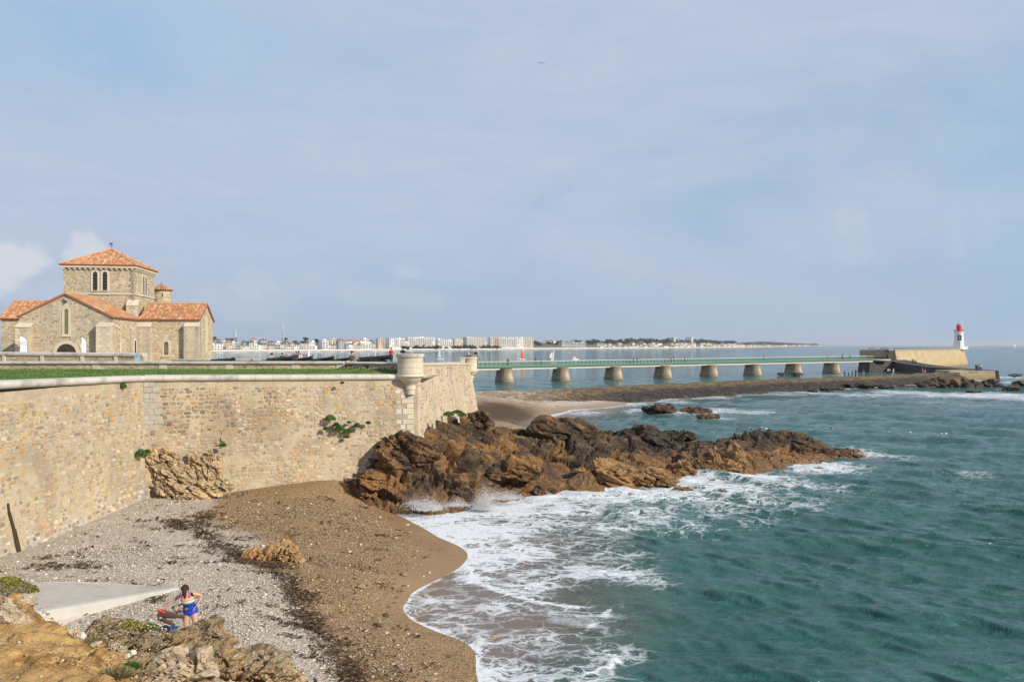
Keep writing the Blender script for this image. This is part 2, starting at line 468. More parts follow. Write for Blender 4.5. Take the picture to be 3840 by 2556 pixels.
def m_rock(name, pal, sc=1.0, wet=None, dirn=(0.42, -0.2, 0.88), bump=0.6, lich=None):
    """pal: dark, brown, rust, pale"""
    def fn(t, b):
        p = t.pos()
        d = Vector(dirn).normalized()
        q = d.to_track_quat('Z', 'Y').to_euler()
        mp = t.new('ShaderNodeMapping', vector_type='TEXTURE'); t.put(mp.inputs[0], p); mp.inputs['Rotation'].default_value = q
        st = t.mapping(mp.outputs[0], (0.7 * sc, 0.7 * sc, 4.5 * sc))
        strata = t.noise(st, 1.0, 7, 0.62, 0.5)
        big = t.noise(p, 0.33 * sc, 5, 0.55, 0.5); mid = t.noise(p, 1.6 * sc, 6, 0.62, 0.3); fine = t.noise(p, 9 * sc, 6, 0.68)
        ve = t.voro(t.mapping(mp.outputs[0], (1.1 * sc, 1.1 * sc, 3.0 * sc)), 1.4, 'DISTANCE_TO_EDGE')
        crack = t.sstep(ve.outputs['Distance'], 0.0, 0.05)
        c = t.mix(t.sstep(t.math('ADD', t.math('MULTIPLY', strata, 0.6), t.math('MULTIPLY', mid, 0.4)), 0.36, 0.62), pal[0], pal[1])
        c = t.mix(t.sstep(t.math('ADD', t.math('MULTIPLY', big, 0.65), t.math('MULTIPLY', strata, 0.35)), 0.46, 0.62), c, pal[2])
        c = t.mix(t.math('MULTIPLY', t.sstep(mid, 0.54, 0.74), 0.7), c, pal[3])
        if lich:
            ln = t.noise(p, 2.3 * sc, 4, 0.7)
            c = t.mix(t.math('MULTIPLY', t.sstep(ln, 0.62, 0.68), 0.8), c, lich)
        c = t.mix(t.math('MULTIPLY', t.math('SUBTRACT', 1.0, crack), 0.5), c, tuple(v * 0.45 for v in pal[0]))
        rough = 0.88
        if wet:
            z = t.new('ShaderNodeSeparateXYZ'); t.put(z.inputs[0], p)
            w = t.sstep(t.math('ADD', z.outputs['Z'], t.math('MULTIPLY_ADD', big, 1.6, -0.8)), wet[1], wet[0])
            c = t.mix(t.math('MULTIPLY', w, wet[3]), c, t.mix(t.sstep(fine, .35, .65), tuple(v * .55 for v in wet[2]), wet[2]))
            rough = t.mixf(w, 0.88, 0.5)
        s = t.new('ShaderNodeVectorMath', operation='SCALE'); t.put(s.inputs[0], c); t.put(s.inputs['Scale'], t.math('MULTIPLY_ADD', fine, 1.0, 0.5))
        t.put(b.inputs['Base Color'], s.outputs[0]); t.put(b.inputs['Roughness'], rough)
        b.inputs['Specular IOR Level'].default_value = 0.3
        h = t.math('ADD', t.math('MULTIPLY', strata, 0.8), t.math('ADD', t.math('MULTIPLY', fine, 0.45), t.math('ADD', t.math('MULTIPLY', mid, 0.6), t.math('MULTIPLY', crack, 0.25))))
        t.put(b.inputs['Normal'], t.bump(h, bump, 0.16 / sc))
    return material(name, fn)
m_rock('shore_rock', ((.034, .026, .019), (.115, .075, .044), (.23, .118, .043), (.36, .24, .125)), 1.0, (-.1, 1.4, (.28, .138, .045), 0.62))
m_rock('dark_rock', ((.024, .020, .017), (.065, .048, .034), (.12, .072, .034), (.19, .135, .08)), 1.0, (0.0, 1.1, (.16, .08, .03), 0.75))
m_rock('tan_rock', ((.26, .19, .115), (.50, .37, .22), (.56, .40, .21), (.54, .47, .35)), 1.6, None, (0.5, -0.4, 0.7), 0.7)
m_rock('orange_rock', ((.26, .15, .07), (.48, .30, .14), (.52, .28, .10), (.55, .46, .34)), 2.2, None, (-0.75, -0.2, 0.6), 0.8)
m_rock('head_rock', ((.16, .125, .08), (.37, .29, .185), (.38, .245, .12), (.48, .41, .29)), 1.6, None, (-0.45, 0.25, 0.85), 0.8, (.36, .24, .05))
m_rock('pale_rock', ((.36, .30, .21), (.50, .43, .32), (.47, .36, .23), (.56, .51, .42)), 3.0, None, (0.2, 0.1, 0.95), 0.6)
m_rock('armour_rock', ((.045, .036, .028), (.12, .085, .055), (.20, .12, .06), (.26, .18, .10)), 0.5, (0.3, 2.0, (.045, .033, .02), 0.85))
def m_earth():
    def fn(t, b):
        p = t.pos()
        st = t.noise(t.mapping(p, (1.2, 0.5, 5.0), rot=(0.3, -0.5, 0.6)), 1.6, 7, 0.6, 0.7)
        big = t.noise(p, 0.5, 4, 0.55, 0.4); fine = t.noise(p, 14, 6, 0.7); mid = t.noise(p, 3, 5, 0.6)
        c = t.mix(t.sstep(st, 0.40, 0.58), (.33, .18, .062), (.60, .38, .145))
        c = t.mix(t.math('MULTIPLY', t.sstep(big, 0.5, 0.62), 0.6), c, (.52, .35, .16))
        c = t.mix(t.math('MULTIPLY', t.sstep(mid, 0.58, 0.7), 0.4), c, (.20, .095, .035))
        s = t.new('ShaderNodeVectorMath', operation='SCALE'); t.put(s.inputs[0], c); t.put(s.inputs['Scale'], t.math('MULTIPLY_ADD', fine, 0.8, 0.6))
        t.put(b.inputs['Base Color'], s.outputs[0]); b.inputs['Roughness'].default_value = 0.95
        b.inputs['Specular IOR Level'].default_value = 0.15
        t.put(b.inputs['Normal'], t.bump(t.math('ADD', t.math('MULTIPLY', st, 1.4), t.math('ADD', mid, t.math('MULTIPLY', t.noise(p, 30, 6, .75), .7))), .8, 0.09))
    return material('ochre_earth', fn)
m_earth()
def m_beach():
    def fn(t, b):
        p = t.pos()
        sandy = t.attr('sandy', 'Fac'); wet = t.attr('wet', 'Fac'); weed = t.attr('weed', 'Fac')
        warp = t.noise(p, 3.0, 3, 0.5)
        v1 = t.voro(p, 17.0); v2 = t.voro(p, 36.0); v3 = t.voro(p, 8.5)
        def rnd(v):
            s = t.new('ShaderNodeSeparateColor'); t.put(s.inputs[0], v.outputs['Color']); return s.outputs[0]
        r1, r2, r3 = rnd(v1), rnd(v2), rnd(v3)
        grey = [(0, (.24, .20, .16)), (.2, (.40, .34, .265)), (.45, (.56, .49, .40)), (.7, (.64, .575, .48)), (.86, (.54, .40, .27)), (1, (.82, .78, .70))]
        brn = [(0, (.085, .052, .025)), (.25, (.23, .138, .058)), (.5, (.37, .225, .095)), (.75, (.47, .295, .13)), (.9, (.27, .21, .15)), (1, (.60, .46, .28))]
        g = t.mix(0.45, t.ramp(r1, grey), t.ramp(r2, grey))
        w = t.mix(0.45, t.ramp(r1, brn), t.ramp(r2, brn))
        big = t.noise(p, 0.5, 5, 0.6)
        f = t.sstep(t.math('ADD', sandy, t.math('MULTIPLY_ADD', t.noise(p, 1.3, 5, .65), 0.9, -0.45)), 0.30, 0.70)
        c = t.mix(f, g, w)
        # finer sand towards the water
        fs = t.sstep(t.math('ADD', wet, t.math('MULTIPLY_ADD', big, 0.8, -0.4)), 0.25, 0.8)
        sand = t.mix(t.noise(p, 30, 4, .7), (.225, .135, .062), (.33, .205, .10))
        c = t.mix(t.math('MULTIPLY', fs, 0.88), c, sand)
        # edges between pebbles read dark
        gap = t.math('MULTIPLY', t.sstep(v1.outputs['Distance'], 0.75, 0.35), 1.0)
        c = t.mix(t.math('MULTIPLY', t.math('SUBTRACT', 1.0, gap), t.mixf(fs, 0.45, 0.05)), c, (.11, .085, .06))
        wn = t.noise(t.mapping(p, (1, 2.2, 1)), 4.5, 6, .7)
        wf = t.sstep(t.math('ADD', weed, t.math('MULTIPLY_ADD', wn, 1.7, -0.85)), 0.48, 0.66)
        c = t.mix(t.math('MULTIPLY', wf, 0.9), c, t.mix(r2, (.022, .012, .006), (.085, .05, .022)))
        s = t.new('ShaderNodeVectorMath', operation='SCALE'); t.put(s.inputs[0], c); t.put(s.inputs['Scale'], t.math('MULTIPLY_ADD', big, 0.5, 0.78))
        t.put(b.inputs['Base Color'], s.outputs[0])
        t.put(b.inputs['Roughness'], t.mixf(fs, 0.85, 0.42))
        b.inputs['Specular IOR Level'].default_value = 0.3
        h = t.math('ADD', t.math('MULTIPLY', v1.outputs['Distance'], -1.0), t.math('MULTIPLY', v3.outputs['Distance'], -0.8))
        h = t.math('MULTIPLY', h, t.math('SUBTRACT', 1.0, t.math('MULTIPLY', fs, 0.9)))
        t.put(b.inputs['Normal'], t.bump(h, 0.8, 0.045))
    return material('shingle', fn)
m_beach()
m_stone('pebble', 0.15, 0.75, 0.1)
def m_cause():
    """stone-pitched causeway: pale at the land end, weed-black lower down"""
    def fn(t, b):
        p = t.pos()
        along = t.attr('along', 'Fac'); hgt = t.attr('hgt', 'Fac')
        v = t.voro(p, 1.6); s = t.new('ShaderNodeSeparateColor'); t.put(s.inputs[0], v.outputs['Color'])
        big = t.noise(p, 0.06, 5, .6, .4); mid = t.noise(p, 0.5, 6, .7); fine = t.noise(p, 3, 5, .7)
        pale = t.ramp(s.outputs[0], [(0, (.17, .125, .075)), (.5, (.30, .23, .15)), (1, (.45, .38, .28))])
        brown = t.ramp(s.outputs[0], [(0, (.07, .047, .025)), (.5, (.13, .09, .045)), (1, (.24, .17, .085))])
        dark = t.ramp(s.outputs[0], [(0, (.020, .018, .018)), (.7, (.036, .032, .030)), (1, (.07, .055, .04))])
        c = t.mix(t.sstep(t.math('ADD', along, t.math('MULTIPLY_ADD', mid, .24, -.12)), .14, .30), pale, brown)
        k = t.math('ADD', hgt, t.math('MULTIPLY_ADD', mid, .5, -.25))
        df = t.math('MULTIPLY', t.sstep(k, .95, .62), t.sstep(along, .20, .40))
        c = t.mix(t.math('MULTIPLY', df, .95), c, dark)
        lowb = t.math('MULTIPLY', t.sstep(k, .16, .04), t.sstep(along, .75, .5))
        c = t.mix(t.math('MULTIPLY', lowb, .5), c, brown)
        sc = t.new('ShaderNodeVectorMath', operation='SCALE'); t.put(sc.inputs[0], c); t.put(sc.inputs['Scale'], t.math('MULTIPLY_ADD', fine, 1.0, .5))
        t.put(b.inputs['Base Color'], sc.outputs[0]); b.inputs['Roughness'].default_value = .85
        b.inputs['Specular IOR Level'].default_value = .25
        t.put(b.inputs['Normal'], t.bump(t.math('ADD', t.math('MULTIPLY', v.outputs['Distance'], -1.0), mid), .8, .25))
    return material('causeway_stone', fn)
m_cause()
def m_sea():
    def fn(t, b):
        p = t.pos()
        foam = t.attr('foam', 'Fac'); dep = t.attr('depth', 'Fac')
        sep = t.new('ShaderNodeSeparateXYZ'); t.put(sep.inputs[0], p)
        flatp = t.new('ShaderNodeCombineXYZ'); t.put(flatp.inputs[0], sep.outputs[0]); t.put(flatp.inputs[1], sep.outputs[1])
        fp = flatp.outputs[0]
        big = t.noise(fp, 0.03, 4, .5); patch = t.noise(t.mapping(fp, (1, .45, 1)), 0.16, 5, .6)
        deep = t.mix(t.sstep(patch, .35, .7), (.026, .096, .086), (.046, .132, .122))
        deep = t.mix(t.math('MULTIPLY', t.sstep(sep.outputs[1], 90, 500), .6), deep, (.032, .118, .150))
        c = t.mix(t.sstep(dep, .55, 2.0), (.075, .105, .078), deep)
        c = t.mix(t.sstep(dep, .10, .85), (.17, .125, .092), c)
        # lacy foam: cells stretched along the wave fronts, torn by noise
        w1 = t.noise(fp, .9, 4, .6); w2 = t.noise(t.mapping(fp, loc=(17, 5, 0)), .9, 4, .6)
        wv = t.new('ShaderNodeCombineXYZ'); t.put(wv.inputs[0], t.math('MULTIPLY_ADD', w1, 1.8, -.9)); t.put(wv.inputs[1], t.math('MULTIPLY_ADD', w2, 1.8, -.9))
        wp = t.vmath('ADD', fp, wv.outputs[0])
        v1 = t.voro(t.mapping(wp, (.55, 1.0, 1), rot=(0, 0, .35)), 1.25, 'DISTANCE_TO_EDGE'); v2 = t.voro(t.mapping(wp, (.6, 1.0, 1), rot=(0, 0, -.2)), 3.1, 'DISTANCE_TO_EDGE')
        lace = t.math('MAXIMUM', t.sstep(v1.outputs['Distance'], .20, .0), t.math('MULTIPLY', t.sstep(v2.outputs['Distance'], .22, .0), .8))
        cl = t.noise(t.mapping(fp, (.6, 1, 1), rot=(0, 0, .2)), .55, 7, .66, .8); fi = t.noise(fp, 5.0, 5, .7)
        pat = t.math('ADD', t.math('MULTIPLY', lace, .42), t.math('ADD', t.math('MULTIPLY', cl, .62), t.math('MULTIPLY', fi, .16)))
        thr = t.math('SUBTRACT', 1.02, foam)
        ff = t.math('POWER', t.sstep(pat, t.math('SUBTRACT', thr, .12), t.math('ADD', thr, .26)), .9)
        ff = t.math('MULTIPLY', ff, t.sstep(foam, .02, .12))
        # milky aerated water around the foam
        c = t.mix(t.math('MULTIPLY', t.sstep(foam, .2, .9), .42), c, (.23, .30, .28))
        c = t.mix(ff, c, t.mix(t.sstep(fi, .3, .7), (.58, .62, .64), (.80, .82, .83)))
        t.put(b.inputs['Base Color'], c)
        t.put(b.inputs['Roughness'], t.mixf(ff, .06, .8))
        b.inputs['IOR'].default_value = 1.33
        t.put(b.inputs['Specular IOR Level'], t.mixf(ff, .5, .12))
        # ripples: short chop near, longer waves carried as relief further out
        r1 = t.noise(t.mapping(fp, (.5, 1.3, 1), rot=(0, 0, -.32)), 2.2, 5, .66, .4)
        r2 = t.noise(t.mapping(fp, (.42, 1.4, 1), rot=(0, 0, .12)), .6, 6, .66, .4)
        r3 = t.noise(t.mapping(fp, (.45, 1.4, 1), rot=(0, 0, -.12)), .13, 4, .6, .3)
        h = t.math('ADD', t.math('MULTIPLY', r1, .36), t.math('MULTIPLY', r2, t.mixf(t.sstep(sep.outputs[1], 40, 130), .35, 1.5)))
        h = t.math('ADD', h, t.math('MULTIPLY', r3, t.mixf(t.sstep(sep.outputs[1], 80, 300), .0, 4.0)))
        h = t.math('MULTIPLY', h, t.sstep(dep, .0, .9))
        t.put(b.inputs['Normal'], t.bump(h, 1.0, .55))
    return material('sea_water', fn)
m_sea()
def m_grass():
    def fn(t, b):
        p = t.pos()
        n = t.noise(p, .8, 5, .6); f = t.noise(t.mapping(p, (1, .5, 1)), 14, 5, .7)
        c = t.mix(t.sstep(n, .35, .65), (.065, .12, .022), (.125, .16, .042))
        c = t.mix(t.math('MULTIPLY', t.sstep(t.math('ADD', t.math('MULTIPLY', f, .5), t.math('MULTIPLY', n, .5)), .48, .62), .55), c, (.20, .19, .065))
        t.put(b.inputs['Base Color'], c); b.inputs['Roughness'].default_value = .9
        b.inputs['Specular IOR Level'].default_value = .15
        t.put(b.inputs['Normal'], t.bump(f, .8, .05))
    return material('lawn_grass', fn)
m_grass()
def m_leaf(name, a, b2, rough=.6):
    def fn(t, b):
        c = t.attr('Col'); n = t.noise(t.pos(), 3, 3, .6)
        k = t.mix(n, a, b2)
        t.put(b.inputs['Base Color'], t.mix(1.0, k, c, 'MULTIPLY')); b.inputs['Roughness'].default_value = rough
        b.inputs['Specular IOR Level'].default_value = .2
    return material(name, fn)
m_leaf('leaf_green', (.045, .11, .02), (.09, .17, .03))
m_leaf('leaf_dry', (.16, .13, .06), (.30, .26, .15))
m_leaf('leaf_yellow', (.10, .13, .015), (.30, .26, .03))
m_leaf('weed_dark', (.030, .016, .008), (.10, .058, .025), .5)
m_leaf('far_foliage', (.028, .045, .024), (.06, .075, .042), .9)
def m_plain(name, c, rough=.6, metal=0): return flat(name, c, rough, .2, 4.0, metal)
m_plain('iron_black', (.016, .017, .020), .38)
m_plain('carriage_wood', (.035, .030, .026), .7)
m_plain('slate_louvre', (.035, .035, .040), .6)
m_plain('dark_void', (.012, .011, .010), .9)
m_plain('door_wood', (.045, .030, .020), .8)
m_plain('bridge_green', (.09, .22, .165), .5)
m_plain('bridge_post', (.03, .075, .07), .5)
m_plain('bridge_rail', (.55, .50, .45), .5)
m_plain('girder_cream', (.60, .55, .45), .7)
m_plain('lamp_red', (.55, .035, .035), .45)
m_plain('lamp_glass', (.25, .06, .07), .2)
m_plain('window_dark', (.05, .055, .065), .35)
m_plain('grey_metal', (.30, .31, .32), .45)
m_plain('sail_white', (.80, .80, .78), .6)
m_plain('sail_clear', (.50, .56, .60), .45)
m_plain('sail_orange', (.75, .10, .02), .6)
m_plain('hull_white', (.82, .82, .80), .35)
m_plain('hull_red', (.55, .06, .03), .4)
m_plain('mast_metal', (.55, .56, .57), .4)
m_plain('feather_white', (.80, .80, .78), .7)
m_plain('feather_grey', (.35, .36, .38), .7)
m_plain('feather_black', (.02, .02, .02), .7)
m_plain('beak', (.5, .25, .03), .5)
m_plain('platform_ground', (.36, .31, .23), .95)
m_plain('sand_far', (.48, .40, .30), .95)
m_plain('land_far', (.11, .11, .065), .95)
m_plain('land_dry', (.21, .18, .12), .95)
m_plain('seawall_white', (.72, .72, .70), .8)
m_plain('leadlight', (.10, .10, .06), .35)
m_plain('panel_blue', (.25, .42, .50), .5)
m_plain('panel_cream', (.62, .58, .45), .6)
m_plain('flag_white', (.75, .76, .80), .7)
m_plain('flag_navy', (.02, .03, .08), .6)
m_plain('flag_red', (.65, .08, .03), .6)
# ------------------------------------------------------------------ figures: skinned skeletons (made first, while the scene is small)
def skin_mesh(verts, edges, radii, root=0, sub=1, name='figure'):
    me = bpy.data.meshes.new(name); me.from_pydata([tuple(v) for v in verts], edges, [])
    o = bpy.data.objects.new(name, me); COL.objects.link(o)
    sk = o.modifiers.new('skin', 'SKIN'); sk.use_smooth_shade = True
    for i, r in enumerate(radii):
        sv = me.skin_vertices[0].data[i]; sv.radius = (r, r) if not isinstance(r, tuple) else r; sv.use_root = (i == root)
    ss = o.modifiers.new('sub', 'SUBSURF'); ss.levels = sub; ss.render_levels = sub
    dg = bpy.context.evaluated_depsgraph_get(); dg.update()
    out = bpy.data.meshes.new_from_object(o.evaluated_get(dg))
    COL.objects.unlink(o); bpy.data.objects.remove(o); bpy.data.meshes.remove(me)
    out.materials.clear()
    out.materials.append(None)
    return out
def chain(J, seqs, infl=0.0):
    """J name -> (pos, radius); seqs list of name lists"""
    names = []; edges = []
    for s in seqs:
        for n in s:
            if n not in names: names.append(n)
        for a, b in zip(s[:-1], s[1:]):
            e = (names.index(a), names.index(b))
            if e not in edges: edges.append(e)
    return [J[n][0] for n in names], edges, [J[n][1] + infl for n in names]
def pose(kind):
    J = dict(pel=((0, 0, .93), .105), spine=((0, 0, 1.10), .10), chest=((0, .01, 1.27), .115), nb=((0, .01, 1.42), .055), nt=((0, -.01, 1.49), .05), h1=((0, -.03, 1.56), .075), h2=((0, -.02, 1.63), .085), h3=((0, -.01, 1.695), .055))
    for s, n in ((-1, 'l'), (1, 'r')):
        J['sh' + n] = ((s * .17, .01, 1.38), .062); J['el' + n] = ((s * .23, .05, 1.13), .045); J['wr' + n] = ((s * .24, -.04, .90), .032); J['ha' + n] = ((s * .235, -.07, .81), .036)
        J['hip' + n] = ((s * .095, 0, .88), .095); J['kn' + n] = ((s * .10, -.02, .49), .062); J['an' + n] = ((s * .10, .03, .09), .042); J['to' + n] = ((s * .11, -.13, .035), .034)
    def st(k, p): J[k] = (p, J[k][1])
    if kind in ('walk', 'walk2'):
        f = 1 if kind == 'walk' else -1
        st('knl', (-.09, -.16 * f, .50)); st('anl', (-.09, -.20 * f, .10)); st('tol', (-.09, -.20 * f - .14, .05)); st('knr', (.09, .06 * f, .48)); st('anr', (.09, .27 * f, .12)); st('tor', (.09, .27 * f - .13, .05))
        st('ell', (-.23, .14 * f, 1.13)); st('wrl', (-.22, .12 * f, .92)); st('hal', (-.21, .10 * f, .83)); st('elr', (.23, -.06 * f, 1.13)); st('wrr', (.22, -.22 * f, .96)); st('har', (.21, -.28 * f, .90))
    if kind in ('lean', 'hold', 'photo'):
        z = {'lean': 1.06, 'hold': 1.14, 'photo': 1.52}[kind]; y = -.30 if kind != 'photo' else -.22
        for s, n in ((-1, 'l'), (1, 'r')): st('el' + n, (s * (.25 if kind != 'photo' else .30), -.06, 1.10 if kind != 'photo' else 1.22)); st('wr' + n, (s * .09, y, z)); st('ha' + n, (s * .03, y - .03, z + .03))
        if kind == 'lean':
            for k in ('chest', 'nb', 'nt', 'h1', 'h2', 'h3'): p = J[k][0]; st(k, (p[0], p[1] - .10 - .2 * (p[2] - 1.27), p[2] - .04))
    if kind == 'sit':
        for k in list(J):
            p = J[k][0]
            if k[:2] not in ('kn', 'an', 'to'): st(k, (p[0], p[1], p[2] - .46))
        for s, n in ((-1, 'l'), (1, 'r')): st('kn' + n, (s * .11, -.42, .50)); st('an' + n, (s * .11, -.42, .09)); st('to' + n, (s * .11, -.58, .035)); st('wr' + n, (s * .12, -.28, .58)); st('ha' + n, (s * .10, -.34, .57))
    return J
BODY = [['pel', 'spine', 'chest', 'nb', 'nt', 'h1', 'h2', 'h3']] + [s for n in 'lr' for s in (['chest', 'sh' + n, 'el' + n, 'wr' + n, 'ha' + n], ['pel', 'hip' + n, 'kn' + n, 'an' + n, 'to' + n])]
COAT = [['pel', 'spine', 'chest', 'nb']] + [['chest', 'sh' + n, 'el' + n, 'wr' + n] for n in 'lr']
TROU = [['pel', 'hip' + n, 'kn' + n, 'an' + n] for n in 'lr']
FIG = {}
for kind in ('stand', 'walk', 'walk2', 'lean', 'hold', 'photo', 'sit'):
    J = pose(kind)
    v, e, r = chain(J, BODY); body = skin_mesh(v, e, r, 0, 1, 'body')
    v, e, r = chain(J, COAT, .026); coat = skin_mesh(v, e, r, 0, 1, 'jacket')
    v, e, r = chain(J, TROU, .024); trou = skin_mesh(v, e, r, 0, 1, 'trousers')
    h = J['h2'][0]
    hair = skin_mesh([(h[0], h[1] + .05, h[2] - .10), (h[0], h[1] + .035, h[2] - .0), (h[0], h[1] + .01, h[2] + .055)], [(0, 1), (1, 2)], [.06, .092, .075], 1, 1, 'hair')
    long_ = skin_mesh([(h[0], h[1] + .10, h[2] - .30), (h[0], h[1] + .08, h[2] - .14), (h[0], h[1] + .035, h[2] - .0), (h[0], h[1] + .01, h[2] + .055)], [(0, 1), (1, 2), (2, 3)], [.05, .075, .095, .075], 2, 1, 'hair')
    shoes = []
    for n in 'lr':
        a, t_ = J['an' + n][0], J['to' + n][0]
        shoes.append(skin_mesh([(a[0], a[1] + .03, max(.04, a[2] - .04)), t_], [(0, 1)], [.052, .045], 0, 1, 'shoe'))
    FIG[kind] = dict(body=body, jacket=coat, trousers=trou, hair=hair, long=long_, shoes=shoes)
_cm = {}
def cloth(c):
    k = tuple(round(v, 3) for v in c)
    if k not in _cm: _cm[k] = flat('fabric_%d' % len(_cm), c, .85, .3, 9)
    return _cm[k]
SKIN = flat('skin', (.52, .31, .21), .55, .12, 8)
def person(label, p, rz_, kind='stand', jacket=(.03, .03, .035), trousers=(.03, .035, .06), hair=(.04, .025, .015), h=1.70, long=False, group=None, shoe=(.05, .045, .04), legs=True, skin=None):
    t = thing('person', label, 'person', p, rz_, group)
    f = FIG[kind]
    def put(nm, me, m):
        o = link(bpy.data.objects.new(nm, me), t)
        o.material_slots[0].link = 'OBJECT'; o.material_slots[0].material = m; return o
    put('body', f['body'], SKIN); put('jacket', f['jacket'], cloth(jacket)); put('trousers', f['trousers'], cloth(trousers)); put('hair', f['long'] if long else f['hair'], cloth(hair))
    for s in f['shoes']: put('shoe', s, cloth(shoe))
    t.scale = (h / 1.75,) * 3
    return t
# the bather: skeleton in her own frame, x to the right of the picture, -y towards the camera
WJ = dict(pel=((.02, 0, .86), .135), wa=((.0, -.02, 1.02), .118), che=((-.02, -.08, 1.18), .128), nb=((-.03, -.14, 1.33), .058), nt=((-.03, -.19, 1.40), .05), h1=((-.03, -.25, 1.43), .075), h2=((-.03, -.25, 1.49), .092), h3=((-.03, -.20, 1.55), .065),
          shl=((-.19, -.10, 1.31), .060), ell=((-.42, -.16, 1.13), .044), wrl=((-.61, -.22, .985), .028), hal=((-.67, -.24, .955), .032),
          shr=((.135, -.08, 1.345), .060), elr=((.31, .06, 1.24), .045), wrr=((.27, -.03, 1.085), .029), har=((.21, -.11, 1.01), .034),
          hipl=((-.08, 0, .82), .108), knl=((-.075, -.05, .48), .075), cal=((-.07, .0, .30), .064), anl=((-.065, .02, .085), .042), tol=((-.075, -.14, .03), .034),
          hipr=((.13, 0, .82), .108), knr=((.18, -.04, .48), .075), car=((.19, .01, .30), .064), anr=((.20, .03, .085), .042), tor=((.22, -.13, .03), .034))
v, e, r = chain(WJ, [['pel', 'wa', 'che', 'nb', 'nt', 'h1', 'h2', 'h3'], ['che', 'shl', 'ell', 'wrl', 'hal'], ['che', 'shr', 'elr', 'wrr', 'har'], ['pel', 'hipl', 'knl', 'cal', 'anl', 'tol'], ['pel', 'hipr', 'knr', 'car', 'anr', 'tor']])
W_BODY = skin_mesh(v, e, r, 0, 2, 'body')
W_STRAP = [skin_mesh([(-.12, -.19, 1.22), (-.115, -.15, 1.345), (-.11, -.02, 1.33)], [(0, 1), (1, 2)], [.022, .018, .02], 1, 1, 'strap'), skin_mesh([(.075, -.19, 1.24), (.07, -.14, 1.37), (.06, -.01, 1.35)], [(0, 1), (1, 2)], [.022, .018, .02], 1, 1, 'strap')]
def fingers(w, h, spread, curl):
    w = Vector(w); h = Vector(h); d = (h - w).normalized(); s = Vector(spread).normalized(); c = Vector(curl).normalized()
    out = []
    for k, L in enumerate((.075, .085, .08, .062)):
        b = h + s * (.024 * (1.5 - k)) + d * .02
        out.append([b - d * .02, b + d * L * .5 + c * .012, b + d * L * .75 + c * .045])
    out.append([w + d * .03 + s * .028, w + d * .06 + s * .062 + c * .01, w + d * .10 + s * .070 + c * .03])
    return out
W_FING = []
for (a, b, sp, cu) in (('wrl', 'hal', (0, -.3, 1), (.1, -.2, -1)), ('wrr', 'har', (.4, -.9, .3), (-.4, -.2, -1))):
    for ch_ in fingers(WJ[a][0], WJ[b][0], sp, cu): W_FING.append(skin_mesh(ch_, [(0, 1), (1, 2)], [.0095, .0085, .0075], 0, 1, 'finger'))
# ------------------------------------------------------------------ cove beach (height surface through surveyed points)
def dz(x, y, z):
    p = PZ(*DS(x, y), z); return (p.x, p.y, z)
SHORE = [(895, 1165), (940, 1200), (1000, 1235), (1065, 1275), (1048, 1302), (1000, 1330), (940, 1365), (922, 1395), (940, 1425), (1000, 1455), (1060, 1480), (1085, 1510), (1095, 1568), (1112, 1640), (1130, 1740)]
bp = [dz(x, y, .02) for x, y in SHORE]
bp += [dz(x, y, z) for x, y, z in (
    (1180, 1300, -.22), (1060, 1400, -.10), (1180, 1420, -.22), (1180, 1520, -.20), (1080, 1215, -.22), (1000, 1190, -.15), (1300, 1400, -.55), (1300, 1520, -.5), (1320, 1290, -.6), (1200, 1200, -.6),
    (1500, 1350, -1.7), (1450, 1230, -1.6), (1500, 1568, -1.4), (1900, 1300, -3.2), (1700, 1170, -2.6), (1250, 1160, -1.0), (1400, 1700, -1.6), (1900, 1568, -3),
    (436, 1475, 1.40), (600, 1200, 1.02), (800, 1200, .62), (840, 1140, .75), (800, 1112, 1.38), (700, 1125, 1.36), (500, 1125, 1.30), (350, 1150, 1.30),
    (250, 1215, 1.22), (100, 1265, 1.15), (600, 1400, 1.10), (700, 1500, 1.0), (800, 1500, .72), (900, 1480, .42), (1000, 1535, .22), (850, 1350, .50), (700, 1300, .85), (600, 1300, 1.05),
    (250, 1340, 1.35), (500, 1300, 1.12), (400, 1250, 1.18))]
bp += [(-26, 30, 1.3), (-26, 44, 1.4), (-14, 12, 1.5), (-4, 12, 1.0), (-8, 16, 1.25), (-22, 16, 1.6), (-10, 50, 1.6), (-2, 52, .3), (4, 50, -1.2), (14, 52, -3), (14, 14, -3)]
BEACH = RBF(bp, 0.01)
sa = [(x, y, v) for x, y, v in (
    (100, 1300, 0), (250, 1215, 0), (300, 1400, 0), (430, 1180, .05), (480, 1260, .12), (380, 1145, .0), (520, 1180, .8), (520, 1130, .55), (600, 1200, .9), (560, 1285, .25), (640, 1300, .85),
    (600, 1340, 0), (680, 1360, .75), (640, 1400, 0), (700, 1430, .5), (760, 1420, .9), (700, 1480, .0), (770, 1490, .55), (850, 1480, 1), (720, 1540, 0), (800, 1550, .6), (900, 1540, 1), (800, 1250, 1), (900, 1300, 1), (600, 1480, 0), (500, 1500, 0), (450, 1350, 0), (700, 1140, .9), (1000, 1540, 1))]
SANDY = RBF([(dz(x, y, .9)[0], dz(x, y, .9)[1], v) for x, y, v in sa] + [(-26, 35, 0), (-8, 12, 0), (2, 45, 1), (2, 14, 1)], .05)
def poly_dist(X, Y, pts):
    d = np.full(np.shape(X), 1e9)
    for (ax, ay), (bx, by) in zip(pts[:-1], pts[1:]):
        vx, vy = bx - ax, by - ay; L = vx * vx + vy * vy + 1e-9
        t = np.clip(((X - ax) * vx + (Y - ay) * vy) / L, 0, 1)
        d = np.minimum(d, np.hypot(X - ax - t * vx, Y - ay - t * vy))
    return d
def wpts(l, z): return [dz(x, y, z)[:2] for x, y in l]
